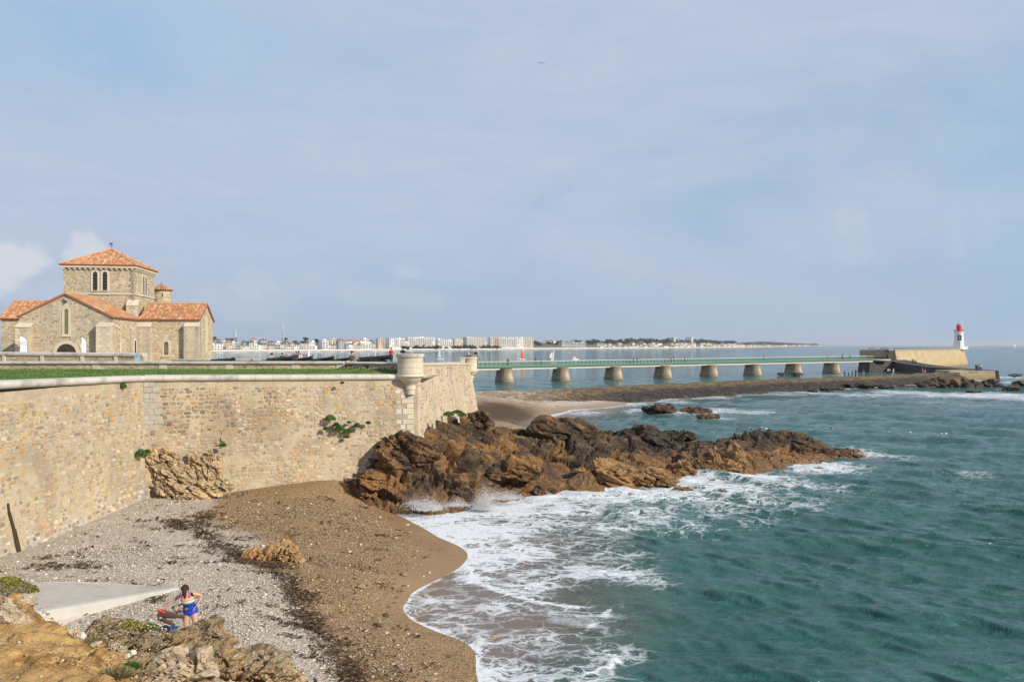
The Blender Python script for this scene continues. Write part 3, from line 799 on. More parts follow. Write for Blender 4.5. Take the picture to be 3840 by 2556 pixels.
WEED_LINES = [(wpts([(470, 1190), (455, 1225), (500, 1262), (560, 1285), (640, 1318), (690, 1375), (705, 1420), (760, 1475), (800, 1530), (830, 1590)], .95), .85, .66),
              (wpts([(400, 1205), (440, 1215), (500, 1240)], 1.1), 1.1, .62), (wpts([(110, 1300), (170, 1310)], 1.2), .8, .5), (wpts([(130, 1280), (230, 1315)], 1.2), .6, .40),
              (wpts([(270, 1258), (330, 1250)], 1.2), .5, .35), (wpts([(345, 1385), (400, 1388)], 1.4), .5, .55), (wpts([(380, 1300), (520, 1290)], 1.1), .6, .3)]
def weed_at(X, Y):
    w = np.zeros(np.shape(X))
    for pts, rad, amt in WEED_LINES:
        d = poly_dist(X, Y, pts); w = np.maximum(w, amt * np.exp(-(d / rad) ** 2))
    return w
nx, ny = 300, 330
gx = np.linspace(-27, 14, nx); gy = np.linspace(11.5, 56, ny)
GX, GY = np.meshgrid(gx, gy)
GZ = BEACH(GX, GY)
pp = np.c_[GX.ravel(), GY.ravel(), np.zeros(GX.size)]
GZ = GZ + (fbm(pp * .5, 4, 3).reshape(GX.shape) * .05 + fbm(pp * 2.2, 3, 5).reshape(GX.shape) * .022) * ssn(GZ, .05, .5)
sandy = np.clip(SANDY(GX, GY), 0, 1)
wet = (1 - ssn(GZ, .08, .45)) * (.35 + .65 * ssn(GY, 26, 32))
beach = np_mesh('beach', np.c_[GX.ravel(), GY.ravel(), GZ.ravel()], grid_faces(ny, nx), 'shingle', smooth=True,
                attrs={'sandy': sandy.ravel(), 'wet': wet.ravel(), 'weed': weed_at(GX, GY).ravel()})
tag(beach, 'pale shingle and brown sand beach below the fort wall', 'beach', kind='structure')

# ------------------------------------------------------------------ second beach beyond the promontory
b2 = [dz(x, y, z) for x, y, z in ((1215, 985, .02), (1262, 956, .02), (1310, 943, .02), (1400, 936, .02), (1445, 930, .02), (1300, 985, -.7), (1420, 960, -.8), (1500, 945, -.8),
      (1110, 920, 1.9), (1200, 913, 1.5), (1300, 922, .85), (1380, 928, .35), (1110, 940, 1.6), (1180, 940, 1.2), (1100, 965, 1.9), (1160, 970, 1.0), (1240, 935, .75))]
b2 += [(-16, 90, 2.6), (-20, 120, 2.6), (-12, 70, 2.6), (6, 62, -.4), (16, 74, -1.2), (0, 66, 1.2), (-8, 132, 1.4)]
BEACH2 = RBF(b2, .02)
nx, ny = 150, 150
GX2, GY2 = np.meshgrid(np.linspace(-22, 34, nx), np.linspace(58, 136, ny))
GZ2 = BEACH2(GX2, GY2)
GZ2 += fbm(np.c_[GX2.ravel(), GY2.ravel(), GX2.ravel() * 0] * .4, 4, 8).reshape(GX2.shape) * .07
weed2 = np.zeros(GX2.shape)
for (x, y, r, a) in ((1125, 947, 12, .85), (1165, 940, 12, .9), (1105, 958, 10, .8), (1215, 932, 9, .6), (1190, 952, 8, .7), (1240, 918, 5, .5)):
    q = dz(x, y, 1.4); weed2 = np.maximum(weed2, a * np.exp(-((GX2 - q[0]) ** 2 / (r * .45) ** 2 + (GY2 - q[1]) ** 2 / r ** 2)))
beach2 = np_mesh('beach', np.c_[GX2.ravel(), GY2.ravel(), GZ2.ravel()], grid_faces(ny, nx), 'shingle', smooth=True,
                 attrs={'sandy': np.clip(.62 - .35 * ssn(GY2.ravel(), 108, 122), 0, 1), 'wet': (1 - ssn(GZ2, .1, .8)).ravel() * .75, 'weed': weed2.ravel()})
tag(beach2, 'small sandy beach between the bartizan corner and the causeway', 'beach', kind='structure')

# ------------------------------------------------------------------ causeway
TOPL = [(1600, 1478), (1781, 1473), (2098, 1461), (2437, 1444), (2900, 1423), (3094, 1417.5), (3264, 1411), (3455, 1401), (3540, 1396), (3600, 1399)]
BASL = [(1600, 1508), (1781, 1505), (2098, 1508), (2365, 1511), (2534, 1495), (2727, 1485), (2900, 1471), (3052, 1464), (3222, 1456), (3455, 1440), (3640, 1426)]
ns = 260; prof = []
sx = np.linspace(1600, 3600, ns)
CV = []; CA = []; CH = []
for i, x in enumerate(sx):
    u = i / (ns - 1)
    t = PZ(x, interp(x, TOPL), 2.0)
    bz = lerp(1.6, 0.0, min(1, max(0, (x - 1800) / 560)))
    q = PZ(x, interp(x, BASL), bz)
    dirv_ = Vector((t.x - q.x, t.y - q.y, 0)).normalized()
    back = t + dirv_ * 3.0
    pts = [back + dirv_ * 5 + Vector((0, 0, -3.5)), back + dirv_ * 1.2 + Vector((0, 0, -.5)), back]
    pts += [t.lerp(back, .5) + Vector((0, 0, .03)), t]
    for k in range(1, 15):
        f = k / 15; pt = t.lerp(q, f); pt.z += .55 * math.sin(f * math.pi) * (2.0 - bz) / 2; pts.append(pt)
    pts += [q, q - dirv_ * 3 + Vector((0, 0, -1.0)), q - dirv_ * 7 + Vector((0, 0, -3))]
    for pt in pts:
        CV.append(pt); CA.append(u); CH.append(max(0, min(1, pt.z / 2.0)))
nc = len(pts)
CV = np.array([tuple(p) for p in CV])
CV[:, 2] += fbm(CV * .35, 4, 21) * .28 + fbm(CV * 1.4, 3, 22) * .14
cw = np_mesh('causeway', CV, grid_faces(ns, nc)[:, ::-1], 'causeway_stone', smooth=False, attrs={'along': CA, 'hgt': CH})
tag(cw, 'long stone-pitched causeway curving out to the jetty', 'causeway', kind='structure')

# ------------------------------------------------------------------ sea
y1 = 7450.0 / np.linspace(7450 / 15.0, 7450 / 300.0, 720)
y2 = np.exp(np.linspace(math.log(300), math.log(45000), 130))[1:]
ys = np.r_[y1, y2]; ncs = 640
sg = np.linspace(-1, 1, ncs)
SX = sg[None, :] * (ys[:, None] * .74 + 14); SY = np.repeat(ys[:, None], ncs, 1)
cellx = (ys * .74 + 14) * 2 / ncs; celly = np.gradient(ys)
rng = np.random.default_rng(5)
# depth below the resting water level
DEP = np.full(SX.shape, 6.0)
m = (SY < 58) & (SX < 14) & (SX > -27)
bz = -BEACH(SX[m], SY[m]); DEP[m] = bz
ed = ssn(SX, 9, 14) ; DEP = np.where(m, DEP * (1 - ed) + np.maximum(DEP, 4.0) * ed, DEP)
m2 = (SY > 58) & (SY < 136) & (SX > -22) & (SX < 34)
d2 = -BEACH2(SX[m2], SY[m2]); e2 = ssn(SX[m2], 14, 30); DEP[m2] = d2 * (1 - e2) + 4 * e2
DEP = np.clip(DEP, -3, 6)
SHEL = ssn(DEP, .12, 2.2)
SZ = np.zeros(SX.shape); OX = np.zeros(SX.shape); OY = np.zeros(SX.shape)
for k in range(84):
    lam = math.exp(rng.uniform(math.log(.55), math.log(13)))
    ang = math.atan2(-.80, -.55) + rng.normal(0, .34)
    kx, ky = math.cos(ang) * 2 * math.pi / lam, math.sin(ang) * 2 * math.pi / lam
    amp = .0175 * lam ** .72 * rng.uniform(.6, 1.3) * (1.0 if lam < 4 else .6)
    vis = ssn(lam / (2.2 * np.maximum(celly, cellx)), .8, 1.6)[:, None]
    ph = kx * SX + ky * SY + rng.uniform(0, 6.28)
    gust = .65 + .35 * np.sin(SX * .09 + k) * np.sin(SY * .07 + k * 1.7)
    a = amp * vis * SHEL * gust
    SZ += a * np.sin(ph) if lam > 5 else a * 1.15 * (.64 - np.abs(np.sin(ph / 2))) * 1.6
    OX += -a * .9 * math.cos(ang) * np.cos(ph) * -1; OY += -a * .9 * math.sin(ang) * np.cos(ph) * -1
# foam coverage
FO = np.zeros(SX.shape)
def blob(x, y, r, a, ry=None, z=0.0):
    q = dz(x, y, z); ry = ry or r
    sel = (np.abs(SX - q[0]) < 2.6 * r) & (np.abs(SY - q[1]) < 2.6 * ry)
    g = a * np.exp(-(((SX[sel] - q[0]) / r) ** 2 + ((SY[sel] - q[1]) / ry) ** 2))
    FO[sel] = np.maximum(FO[sel], g)
for q in ((940, 1172, 1.6, 1.0), (985, 1185, 2.2, 1.0), (1050, 1185, 2.6, .98), (1120, 1175, 3, .92), (1040, 1225, 2.2, .9), (1100, 1235, 2.6, .85), (1180, 1180, 3, .85), (1100, 1275, 2.4, .78), (1180, 1270, 2.6, .72), (1230, 1200, 3.2, .72),
          (1300, 1160, 3.5, .8), (1380, 1148, 3.5, .78), (1240, 1330, 2.2, .58), (1330, 1310, 2.4, .52), (1430, 1318, 2.0, .54), (1480, 1335, 1.6, .48), (1320, 1245, 3.2, .52), (1010, 1172, 2.4, 1.25), (1090, 1168, 2.6, 1.25), (1170, 1158, 2.8, 1.15), (1250, 1148, 2.6, 1.1), (1060, 1215, 2.6, 1.0), (1150, 1225, 2.8, .9), (1340, 1140, 2.6, 1.0), (1430, 1132, 2.6, .95), (1000, 1200, 1.8, 1.05), (1110, 1290, 2.2, .85), (1400, 1215, 2.6, .45), (1380, 1275, 2.5, .48),
          (1450, 1140, 3.5, .75), (1540, 1132, 3.5, .8), (1600, 1105, 3, .88), (1650, 1120, 4, .68), (1740, 1098, 4, .75), (1800, 1108, 4, .55), (1880, 1076, 3.5, .85), (1925, 1072, 3, .7), (1985, 1040, 2.6, .72), (2030, 1050, 4, .45), (1950, 1035, 3, .5),
          (1490, 1180, 3.6, .52), (1640, 1160, 4, .54), (1780, 1150, 4, .50), (1560, 1205, 3, .42), (1700, 1190, 3, .40), (1880, 1120, 4, .42),
          (980, 1390, 2.4, .50), (1040, 1440, 2.2, .52), (1100, 1490, 2.0, .58), (1120, 1545, 1.8, .66), (1190, 1560, 1.8, .55), (1250, 1480, 2.6, .50), (1150, 1400, 2.6, .48), (1300, 1420, 2.6, .46), (1390, 1500, 1.4, .50), (1360, 1555, 1.4, .46), (1200, 1350, 2, .58), (1060, 1300, 1.2, .9), (1090, 1330, 1.2, .8)):
    blob(*q)
for q in ((1350, 950, 4, .55, 7), (1440, 928, 5, .7, 8), (1480, 945, 4, .6, 5), (1560, 948, 4, .6, 5), (1610, 948, 4, .75, 6), (1660, 945, 5, .7, 6), (1730, 948, 5, .6, 5), (1640, 962, 4, .55, 4), (1560, 925, 6, .5, 8), (1620, 912, 6, .6, 8), (1700, 905, 7, .6, 9), (1800, 905, 8, .5, 8),
          (1900, 905, 8, .58, 8), (2000, 908, 9, .6, 9), (2080, 903, 9, .72, 9), (2150, 908, 9, .75, 10), (2230, 910, 9, .78, 10), (2300, 908, 9, .8, 10), (2356, 915, 9, .75, 10), (2110, 880, 5, .95, 5), (2160, 884, 6, .9, 5), (2320, 868, 9, .7, 10), (2250, 875, 6, .65, 6), (2360, 880, 9, .7, 9),
          (1640, 885, 6, .35, 5), (1880, 865, 6, .5, 4), (1930, 863, 6, .5, 4), (2220, 1090, 3, .42, 3), (2150, 925, 8, .4, 6), (2250, 932, 8, .4, 6)):
    blob(*q)
def stroke(l, w, a, z=0.0):
    pts = wpts(l, z); xs = [p[0] for p in pts]; yy = [p[1] for p in pts]
    sel = (SX > min(xs) - 3) & (SX < max(xs) + 3) & (SY > min(yy) - 3) & (SY < max(yy) + 3)
    d = poly_dist(SX[sel], SY[sel], pts)
    FO[sel] = np.maximum(FO[sel], a * np.exp(-(d / w) ** 2))
stroke([(1062, 1278), (1085, 1315), (1100, 1340), (1160, 1362), (1240, 1385), (1330, 1395)], .28, .85)
stroke([(1395, 1488), (1418, 1510), (1408, 1535), (1350, 1552)], .16, .8)
stroke([(1250, 1490), (1350, 1450), (1400, 1400)], .2, .6)
stroke(SHORE, .30, 1.0); stroke([(1215, 985), (1262, 956), (1310, 943), (1400, 936), (1445, 930)], 1.3, .95)
stroke([(900, 1166), (945, 1198), (1005, 1232), (1068, 1272)], .75, 1.0)
for a, b_ in zip(BASL[2:-1], BASL[3:]):
    for k in range(6):
        x, y = lerp(a[0], b_[0], k / 6), lerp(a[1], b_[1], k / 6)
        blob(x / 1.62988, y / 1.62988, 2.6, rng.uniform(.45, .75), 2.4)
ppS = np.c_[SX.ravel(), SY.ravel(), np.zeros(SX.size)]
capn = fbm(ppS * [.12, .22, 1], 3, 31).reshape(SX.shape)
crest = SZ / .16
caps = np.clip(ssn(crest, 1.75, 2.6) * ssn(capn, .16, .5) * .62, 0, .6)
FO = np.maximum(FO, caps * (SY < 300))
farc = fbm(ppS * [.03, .05, 1], 4, 33).reshape(SX.shape)
FO = np.clip(FO * (.80 + .28 * fbm(ppS * [.25, .4, 1], 3, 35).reshape(SX.shape)), 0, 1)
# low surf hump along the breaking front
hump = np.clip(FO - .5, 0, 1) * .5 * ssn(DEP, .25, 1.0) * (.5 + fbm(ppS * [.7, 1.1, 1], 3, 36).reshape(SX.shape))
V = np.c_[(SX + OX).ravel(), (SY + OY).ravel(), (SZ + hump).ravel()]
sea = np_mesh('sea', V, grid_faces(len(ys), ncs), 'sea_water', smooth=True, attrs={'foam': FO.ravel(), 'depth': DEP.ravel()})
tag(sea, 'green-blue choppy sea with white foam along the rocks', 'sea', kind='structure')
# sea bed so nothing is hollow beneath the surface
np_mesh('sea_bed', [(-40000, -200, -8), (40000, -200, -8), (40000, 46000, -8), (-40000, 46000, -8)], [(0, 1, 2, 3)], 'land_far')['kind'] = 'structure'
# ------------------------------------------------------------------ masonry builders
FORT_PAL = [(.50, .38, .23), (.54, .42, .26), (.48, .40, .29), (.50, .32, .15), (.41, .34, .25), (.37, .31, .25), (.57, .47, .33), (.52, .35, .18), (.33, .27, .20), (.53, .43, .29), (.45, .33, .21), (.47, .43, .36), (.56, .46, .31), (.51, .41, .27)]
CHURCH_PAL = [(.52, .43, .28), (.58, .48, .32), (.45, .37, .25), (.40, .34, .26), (.60, .51, .36), (.48, .38, .22), (.55, .45, .29), (.35, .30, .22), (.62, .54, .41), (.44, .38, .29)]
def jit(c, rng, k=.18):
    f = .9 + rng.uniform(-k, k)
    return tuple(max(0, v * f * (1 + rng.uniform(-.05, .05))) for v in c)
def lay_stones(surf, s0, s1, z0, z1, parent, rng, pal=FORT_PAL, ch=(.09, .23), sw=(.11, .42), skip=None, mask=None, n=7, depth=(.010, .03), gap=.93, limit=300, mat='stone', squar=.66, name='stone', palf=None):
    """rubble stones proud of the mortar, one polygon prism each; the largest in view become parts of their own"""
    items = []
    z = z0
    row = 0
    while z < z1:
        h = rng.uniform(*ch); s = s0 - rng.uniform(0, .3); row += 1
        while s < s1:
            w = rng.uniform(*sw) * (1.0 if rng.random() > .08 else 1.5)
            hh = h * rng.uniform(.7, 1.2)
            cs, cz = s + w / 2, z + h / 2 + rng.uniform(-.045, .045)
            s += w
            if cs < s0 or cs > s1 or cz + hh / 2 > z1: continue
            if mask and not mask(cs, cz, w / 2, hh / 2): continue
            if skip and rng.random() < (skip(cs, cz) if callable(skip) else skip): continue
            poly = []
            a0 = rng.uniform(0, 1)
            for k in range(n):
                q = 2 * math.pi * (k + a0 + rng.uniform(-.22, .22)) / n
                cx_, sy_ = math.cos(q), math.sin(q)
                e = squar
                ux = math.copysign(abs(cx_) ** e, cx_); uy = math.copysign(abs(sy_) ** e, sy_)
                r = rng.uniform(.86, 1.04)
                poly.append((cs + ux * w / 2 * gap * r, cz + uy * hh / 2 * gap * r))
            dp = rng.uniform(*depth)
            pl = palf(cs, cz) if palf else pal
            items.append((poly, dp, jit(pl[rng.randrange(len(pl))], rng), w * hh, cs, cz))
        z += h
    def geo(it):
        poly, dp, c, _, cs, cz = it
        P0 = []; P1 = []
        for (a, b) in poly:
            p, nn = surf(a, b); P0.append(p - nn * .02)
            p2, n2 = surf(lerp(cs, a, .84), lerp(cz, b, .84)); P1.append(p2 + n2 * dp)
        m = len(poly)
        V = P0 + P1
        F = [(k, (k + 1) % m, (k + 1) % m + m, k + m) for k in range(m)] + [tuple(range(m, 2 * m))]
        e1 = V[m + 2] - V[m]; e2 = V[m + 4] - V[m]
        if e1.cross(e2).dot(surf(cs, cz)[1]) < 0: F = [tuple(reversed(f)) for f in F]
        return V, F, c
    def score(it):
        p, nn = surf(it[4], it[5]); v = Vector((0, 0, HC)) - p
        if (nn.dot(v) <= 0): return 0
        sx_ = CXP + FP * p.x / p.y; 
        if sx_ < 0 or sx_ > 3840: return 0
        return it[3] * nn.dot(v) / v.length ** 3
    order = sorted(range(len(items)), key=lambda i: -score(items[i]))
    big = set(i for i in order[:limit] if score(items[i]) > 0)
    rest = MB()
    for i, it in enumerate(items):
        V, F, c = geo(it)
        if i in big:
            cen = sum(V, Vector()) / len(V)
            o = np_mesh(name, np.array([tuple(v - cen) for v in V]), F, mat, parent, cols=np.array([c] * len(V)))
            o.location = cen - (parent.location if parent else Vector())
        else:
            rest.add(V, F, 0, c)
    if rest.v:
        o = rest.build('small_' + name + 's', mat, parent, use_col=True, kind='stuff')
        o.location = -parent.location
    return len(items)
def surf_grid(name, surf, s0, s1, z0, z1, ns, nz, mat, parent, rough=.02, seed=0, flip=False):
    V = []
    for j in range(nz + 1):
        for i in range(ns + 1):
            p, nn = surf(lerp(s0, s1, i / ns), lerp(z0, z1, j / nz)); V.append(tuple(p) + tuple(nn))
    V = np.array(V); P = V[:, :3] + V[:, 3:] * (fbm(V[:, :3] * 1.3, 4, seed)[:, None] * rough)
    P -= np.array(parent.location if parent else (0, 0, 0))
    F = grid_faces(nz + 1, ns + 1)
    if flip: F = F[:, ::-1]
    return np_mesh(name, P, F, mat, parent, smooth=True)
# ------------------------------------------------------------------ the fort: plan of the wall tops
T0, T1, T2, T3 = Vector((-20.37, 31.2, 0)), Vector((-20.08, 42.7, 0)), Vector((-6.10, 48.2, 0)), Vector((-3.95, 73.0, 0))
def wall_surf(A, B, off0, off1, flare, ztop=7.6, zbot=0.0):
    d = (B - A).normalized(); nrm = Vector((d.y, -d.x, 0)); L = (B - A).length
    def f(s, z):
        k = s / L; o = lerp(off0, off1, max(-.4, min(1.2, k)))
        t = max(0, min(1.2, (ztop - z) / (ztop - zbot)))
        fl = max(0, min(1, (3.4 - z) / 3.4))
        off = o * (1 - flare) * t + o * flare * fl * fl * 1.5
        p = A + d * s + nrm * off
        slope = o * (1 - flare) / (ztop - zbot) + o * flare * 3.0 * fl / 3.4
        n = (nrm + Vector((0, 0, slope))).normalized()
        return Vector((p.x, p.y, z)), n
    return f, L
W1, L1 = wall_surf(T0, T1, .55, .95, .65)
W2, L2 = wall_surf(T1, T2, .45, .55, .2)
W3, L3 = wall_surf(T2, T3, .75, 1.45, .0)
rg = random.Random(11)
def zt1(s): return lerp(7.74, 7.51, s / L1)
def zt2(s): return lerp(7.51, 7.36, s / L2)
def nz2(a, b, sc, seed=0): return float(vnoise(np.array([[a * sc, b * sc, seed * 7.7]]), seed)[0])
# -- wall beside the slipway
w1 = thing('fort_wall', 'tall flared rubble wall running from the slipway to the grey corner stones', 'wall', (T0.x, T0.y, 0))
surf_grid('wall_face', lambda s, z: W1(s, min(z, 7.9)), -6, L1 + .02, -.4, 7.62, 110, 60, 'fort_mortar', w1, .035, 1, flip=False)
def sk1(s, z): return .12 if z < 1.9 else max(.08, min(.8, .30 + .55 * nz2(s, z, .55, 2) - (.25 if z > 5.6 else 0) - (.15 if s < 2.5 else 0)))
LOWPAL = [(.30, .28, .26), (.44, .42, .38), (.50, .46, .38), (.40, .27, .15), (.36, .35, .34), (.54, .50, .43), (.25, .23, .22)]
drain = lambda s, z: (abs(s - (.55 + .10)) < .16 and z < 3.0)
lay_stones(W1, -.6, L1 - .05, 0.9, 7.4, w1, rg, skip=sk1, mask=lambda s, z, a, b: not (z < 3.0 and abs(s - .5) < .3 + a), palf=lambda s, z: LOWPAL if z < 1.75 + .25 * math.sin(s * 2) else FORT_PAL, sw=(.12, .44), ch=(.10, .26))
# drain slot with a stepped stone channel
mb = MB()
for (sa_, za, sb, zb, wd) in ((.30, 3.15, .32, 2.75, .12), (.32, 2.8, .50, 2.0, .16), (.50, 2.05, .53, .7, .22)):
    p0, n0 = W1(sa_, za); p1, n1 = W1(sb, zb)
    side = Vector((0, 1, 0)) * wd / 2
    mb.add([p0 - side + n0 * .025, p0 + side + n0 * .025, p1 + side + n1 * .025, p1 - side + n1 * .025, p0 - side - n0 * .2, p0 + side - n0 * .2, p1 + side - n1 * .2, p1 - side - n1 * .2],
           [(3, 2, 1, 0), (0, 1, 5, 4), (1, 2, 6, 5), (2, 3, 7, 6), (3, 0, 4, 7)])
o = mb.build('drain_slot', 'weed_drain' if 'weed_drain' in MATS else m_plain('weed_drain', (.045, .035, .012), .9), w1); o.location = -w1.location
o['label'] = 'dark weed-stained drain slot'
# -- wall up to the first bartizan
w2 = thing('fort_wall', 'rubble wall with rock at its foot, between grey corner stones and large bartizan', 'wall', (T1.x, T1.y, 0))
surf_grid('wall_face', lambda s, z: W2(s, z), -.02, L2 + .3, -.2, 7.55, 120, 60, 'fort_mortar', w2, .04, 2)
STAIN = [(.33, .25, .165), (.48, .30, .14), (.29, .23, .165), (.27, .22, .17), (.48, .32, .16), (.23, .185, .14), (.36, .275, .18), (.40, .30, .19)]
def sk2(s, z):
    if z > 4.9: return max(.06, .12 + .3 * nz2(s, z, .6, 4))
    return max(.10, min(.8, .30 + .5 * nz2(s, z, .5, 5)))
def outc(s, z): return (.9 < s < 4.2 and z < 3.4) or (3.3 < s < 4.3 and z < 4.7)
lay_stones(W2, .05, L2 - .1, 1.2, 7.2, w2, rg, skip=sk2, mask=lambda s, z, a, b: not outc(s, z) and not (s < .9 and z > 4.9) and not (s > L2 - .75 and z > 3.2), palf=lambda s, z: STAIN if (z > 4.6 and s < 7 and nz2(s, z, .4, 6) > -.5) else FORT_PAL)
# corner stones
z = 4.95; k = 0
while z < 7.4:
    h = rg.uniform(.2, .34); w = (.95 if k % 2 else .62) * rg.uniform(.85, 1.1)
    for (a, b) in ((.03, w * .52), (w * .55, w)):
        mb = MB(); P = []
        for (s_, z_) in ((a, z + .01), (b, z + .01), (b, z + h - .015), (a, z + h - .015)): P.append((W2(s_, z_)))
        mb.add([p - n * .05 for p, n in P] + [p + n * .022 for p, n in P], [(4, 5, 6, 7), (0, 1, 5, 4), (1, 2, 6, 5), (2, 3, 7, 6), (3, 0, 4, 7)])
        o = mb.build('corner_stone', 'quoin_grey', w2); o.location = -w2.location
    z += h; k += 1
z = 3.1; k = 0
while z < 6.75:
    h = rg.uniform(.26, .36); w = (.66 if k % 2 else .42) * rg.uniform(.85, 1.1)
    mb = MB(); P = []
    for (s_, z_) in ((L2 - w, z + .01), (L2 + .02, z + .01), (L2 + .02, z + h - .015), (L2 - w, z + h - .015)): P.append(W2(s_, z_))
    mb.add([p - n * .05 for p, n in P] + [p + n * .03 for p, n in P], [(4, 5, 6, 7), (0, 1, 5, 4), (1, 2, 6, 5), (2, 3, 7, 6), (3, 0, 4, 7)])
    o = mb.build('corner_stone', 'quoin_pale', w2); o.location = -w2.location
    # return face on the next wall
    P = []
    w3_ = (.36 if k % 2 else .6)
    for (s_, z_) in ((-.02, z + .01), (w3_, z + .01), (w3_, z + h - .015), (-.02, z + h - .015)): P.append(W3(s_, z_))
    mb = MB(); mb.add([p - n * .05 for p, n in P] + [p + n * .03 for p, n in P], [(4, 5, 6, 7), (0, 1, 5, 4), (1, 2, 6, 5), (2, 3, 7, 6), (3, 0, 4, 7)])
    o = mb.build('corner_stone', 'quoin_pale', w2); o.location = -w2.location
    if k in (0, 5, 7) or rg.random() < .25:
        s_ = L2 - w - rg.uniform(.2, .3); P = [W2(*q) for q in ((s_ - .16, z + .05), (s_ + .14, z + .05), (s_ + .14, z + h - .03), (s_ - .16, z + h - .03))]
        mb = MB(); mb.add([p - n * .05 for p, n in P] + [p + n * .03 for p, n in P], [(4, 5, 6, 7), (0, 1, 5, 4), (1, 2, 6, 5), (2, 3, 7, 6), (3, 0, 4, 7)])
        o = mb.build('corner_stone', 'concrete_pale', w2); o.location = -w2.location
    z += h; k += 1
# -- wall between the bartizans
w3 = thing('fort_wall', 'sunlit buff wall leaning back between the large and the small bartizan', 'wall', (T2.x, T2.y, 0))
def zt3(s): return lerp(8.24, 7.68, s / L3)
V = []
for j in range(61):
    for i in range(101):
        s_ = lerp(-.02, L3 + .1, i / 100); p, n = W3(s_, lerp(.2, zt3(s_), j / 60)); V.append(tuple(p) + tuple(n))
V = np.array(V); P = V[:, :3] + V[:, 3:] * fbm(V[:, :3] * 1.2, 4, 9)[:, None] * .05 - np.array(w3.location)
np_mesh('wall_face', P, grid_faces(61, 101), 'fort_render', w3, smooth=True)
lay_stones(W3, .5, L3 - .2, 2.6, 8.1, w3, rg, skip=lambda s, z: .25 if z > zt3(s) - .5 else max(.15, min(.8, .38 + .5 * nz2(s, z, .35, 8))), mask=lambda s, z, a, b: z + b < zt3(s) - .05, sw=(.2, .5), ch=(.16, .28), depth=(.008, .022))
for k in range(19):
    a, b = k * L3 / 19, (k + 1) * L3 / 19 - .02
    P = []
    for s_, e in ((a, 0), (b, 0)):
        p, n = W3(s_, zt3(s_)); p = Vector((p.x, p.y, zt3(s_))); n = Vector((n.x, n.y, 0)).normalized()
        P += [p + n * .07, p - n * .55, p + n * .07 + Vector((0, 0, .15)), p - n * .55 + Vector((0, 0, .17))]
    mb = MB().add(P, [(0, 4, 6, 2), (4, 5, 7, 6), (5, 1, 3, 7), (1, 0, 2, 3), (2, 6, 7, 3), (0, 1, 5, 4)])
    o = mb.build('coping_stone', 'limestone', w3, bevel=.015); o.location = -w3.location
# -- rounded cordon stones along the two walls
def cordon(A, B, ztf, L, par, s0, s1, step, th):
    d = (B - A).normalized(); nrm = Vector((d.y, -d.x, 0))
    prof = [(-.28, 0), (-.02, 0), (.10, .02), (.17, .08), (.20, .16), (.185, .24), (.12, .30), (.0, .33), (-.28, .36)]
    n = max(1, round((s1 - s0) / step))
    for k in range(n):
        a, b = lerp(s0, s1, k / n) + .006, lerp(s0, s1, (k + 1) / n) - .006
        g = rg.uniform(-.008, .008)
        P = []
        for s_ in (a, b):
            for (o_, h_) in prof:
                q = A + d * s_ + nrm * (o_ + g); P.append(Vector((q.x, q.y, ztf(s_) + h_ * th / .36)))
        m = len(prof)
        F = [(i, i + m, i + 1 + m, i + 1) for i in range(m - 1)] + [(0, m - 1, 2 * m - 1, m)] + [tuple(range(m)), tuple(range(2 * m - 1, m - 1, -1))]
        mb = MB().add([p - par.location for p in P], [tuple(reversed(f)) for f in F])
        mb.build('coping_stone', 'coping_lime', par, smooth=True)
cordon(T0, T1, zt1, L1, w1, -6, L1 + .05, .85, .36)
cordon(T1, T2, zt2, L2, w2, .06, L2 - .6, .95, .37)
# ------------------------------------------------------------------ platform, lawn and parapets
YP = 50.5
def front(u):                       # cordon line from far left to the bartizan
    pts = [(T0 + (T0 - T1) * .5, 8.2), (T0, 8.07), (T1, 7.84), (T2, 7.70)]
    L = [0]
    for a, b in zip(pts[:-1], pts[1:]): L.append(L[-1] + (b[0] - a[0]).length)
    s = u * L[-1]
    for i in range(3):
        if s <= L[i + 1] + 1e-6:
            k = (s - L[i]) / (L[i + 1] - L[i]); p = pts[i][0].lerp(pts[i + 1][0], k); return p, lerp(pts[i][1], pts[i + 1][1], k)
LV = []
for j in range(25):
    for i in range(121):
        u = i / 120; p, zf = front(u)
        nn = Vector((-.9, .35, 0)) if u < .5 else Vector((-.35, .9, 0))
        p = p + nn.normalized() * .02
        q = Vector((lerp(-46, -6.9, u ** .8), lerp(YP + 1.4, YP - .9, ssn(np.array(u), .75, 1.0)), 0))
        k = j / 24
        w = p.lerp(q, k); z = lerp(zf - .06, 7.95, ssn(np.array(k), 0, .5))
        LV.append((w.x, w.y, z))
LV = np.array(LV); LV[:, 2] += fbm(LV * .8, 3, 14) * .03
lawn = np_mesh('lawn', LV, grid_faces(25, 121), 'lawn_grass', smooth=True)
tag(lawn, 'mown green lawn on top of the fort wall', 'lawn', kind='structure')
# grass blades
rb = np.random.default_rng(3); nb = 16000
bi = rb.integers(0, len(LV) - 122, nb); bi = bi[(bi % 121) < 120]
pb = LV[bi] + (LV[bi + 1] - LV[bi]) * rb.random((len(bi), 1)) + (LV[bi + 121] - LV[bi]) * rb.random((len(bi), 1))
an = rb.random(len(bi)) * 6.28; hh = rb.uniform(.02, .06, len(bi)); ww = .025
dx = np.c_[np.cos(an), np.sin(an), 0 * an] * ww; up = np.c_[rb.normal(0, .02, len(bi)), rb.normal(0, .02, len(bi)), hh]
V = np.stack([pb - dx, pb + dx, pb + up], 1).reshape(-1, 3); sh = rb.uniform(.6, 1.3, len(bi))
cg = np.repeat(np.c_[sh, sh, sh] * 1.5, 3, 0)
g = np_mesh('grass', V, np.arange(len(V)).reshape(-1, 3), 'leaf_green', cols=cg); tag(g, 'short grass blades of the fort lawn', 'grass', kind='stuff')
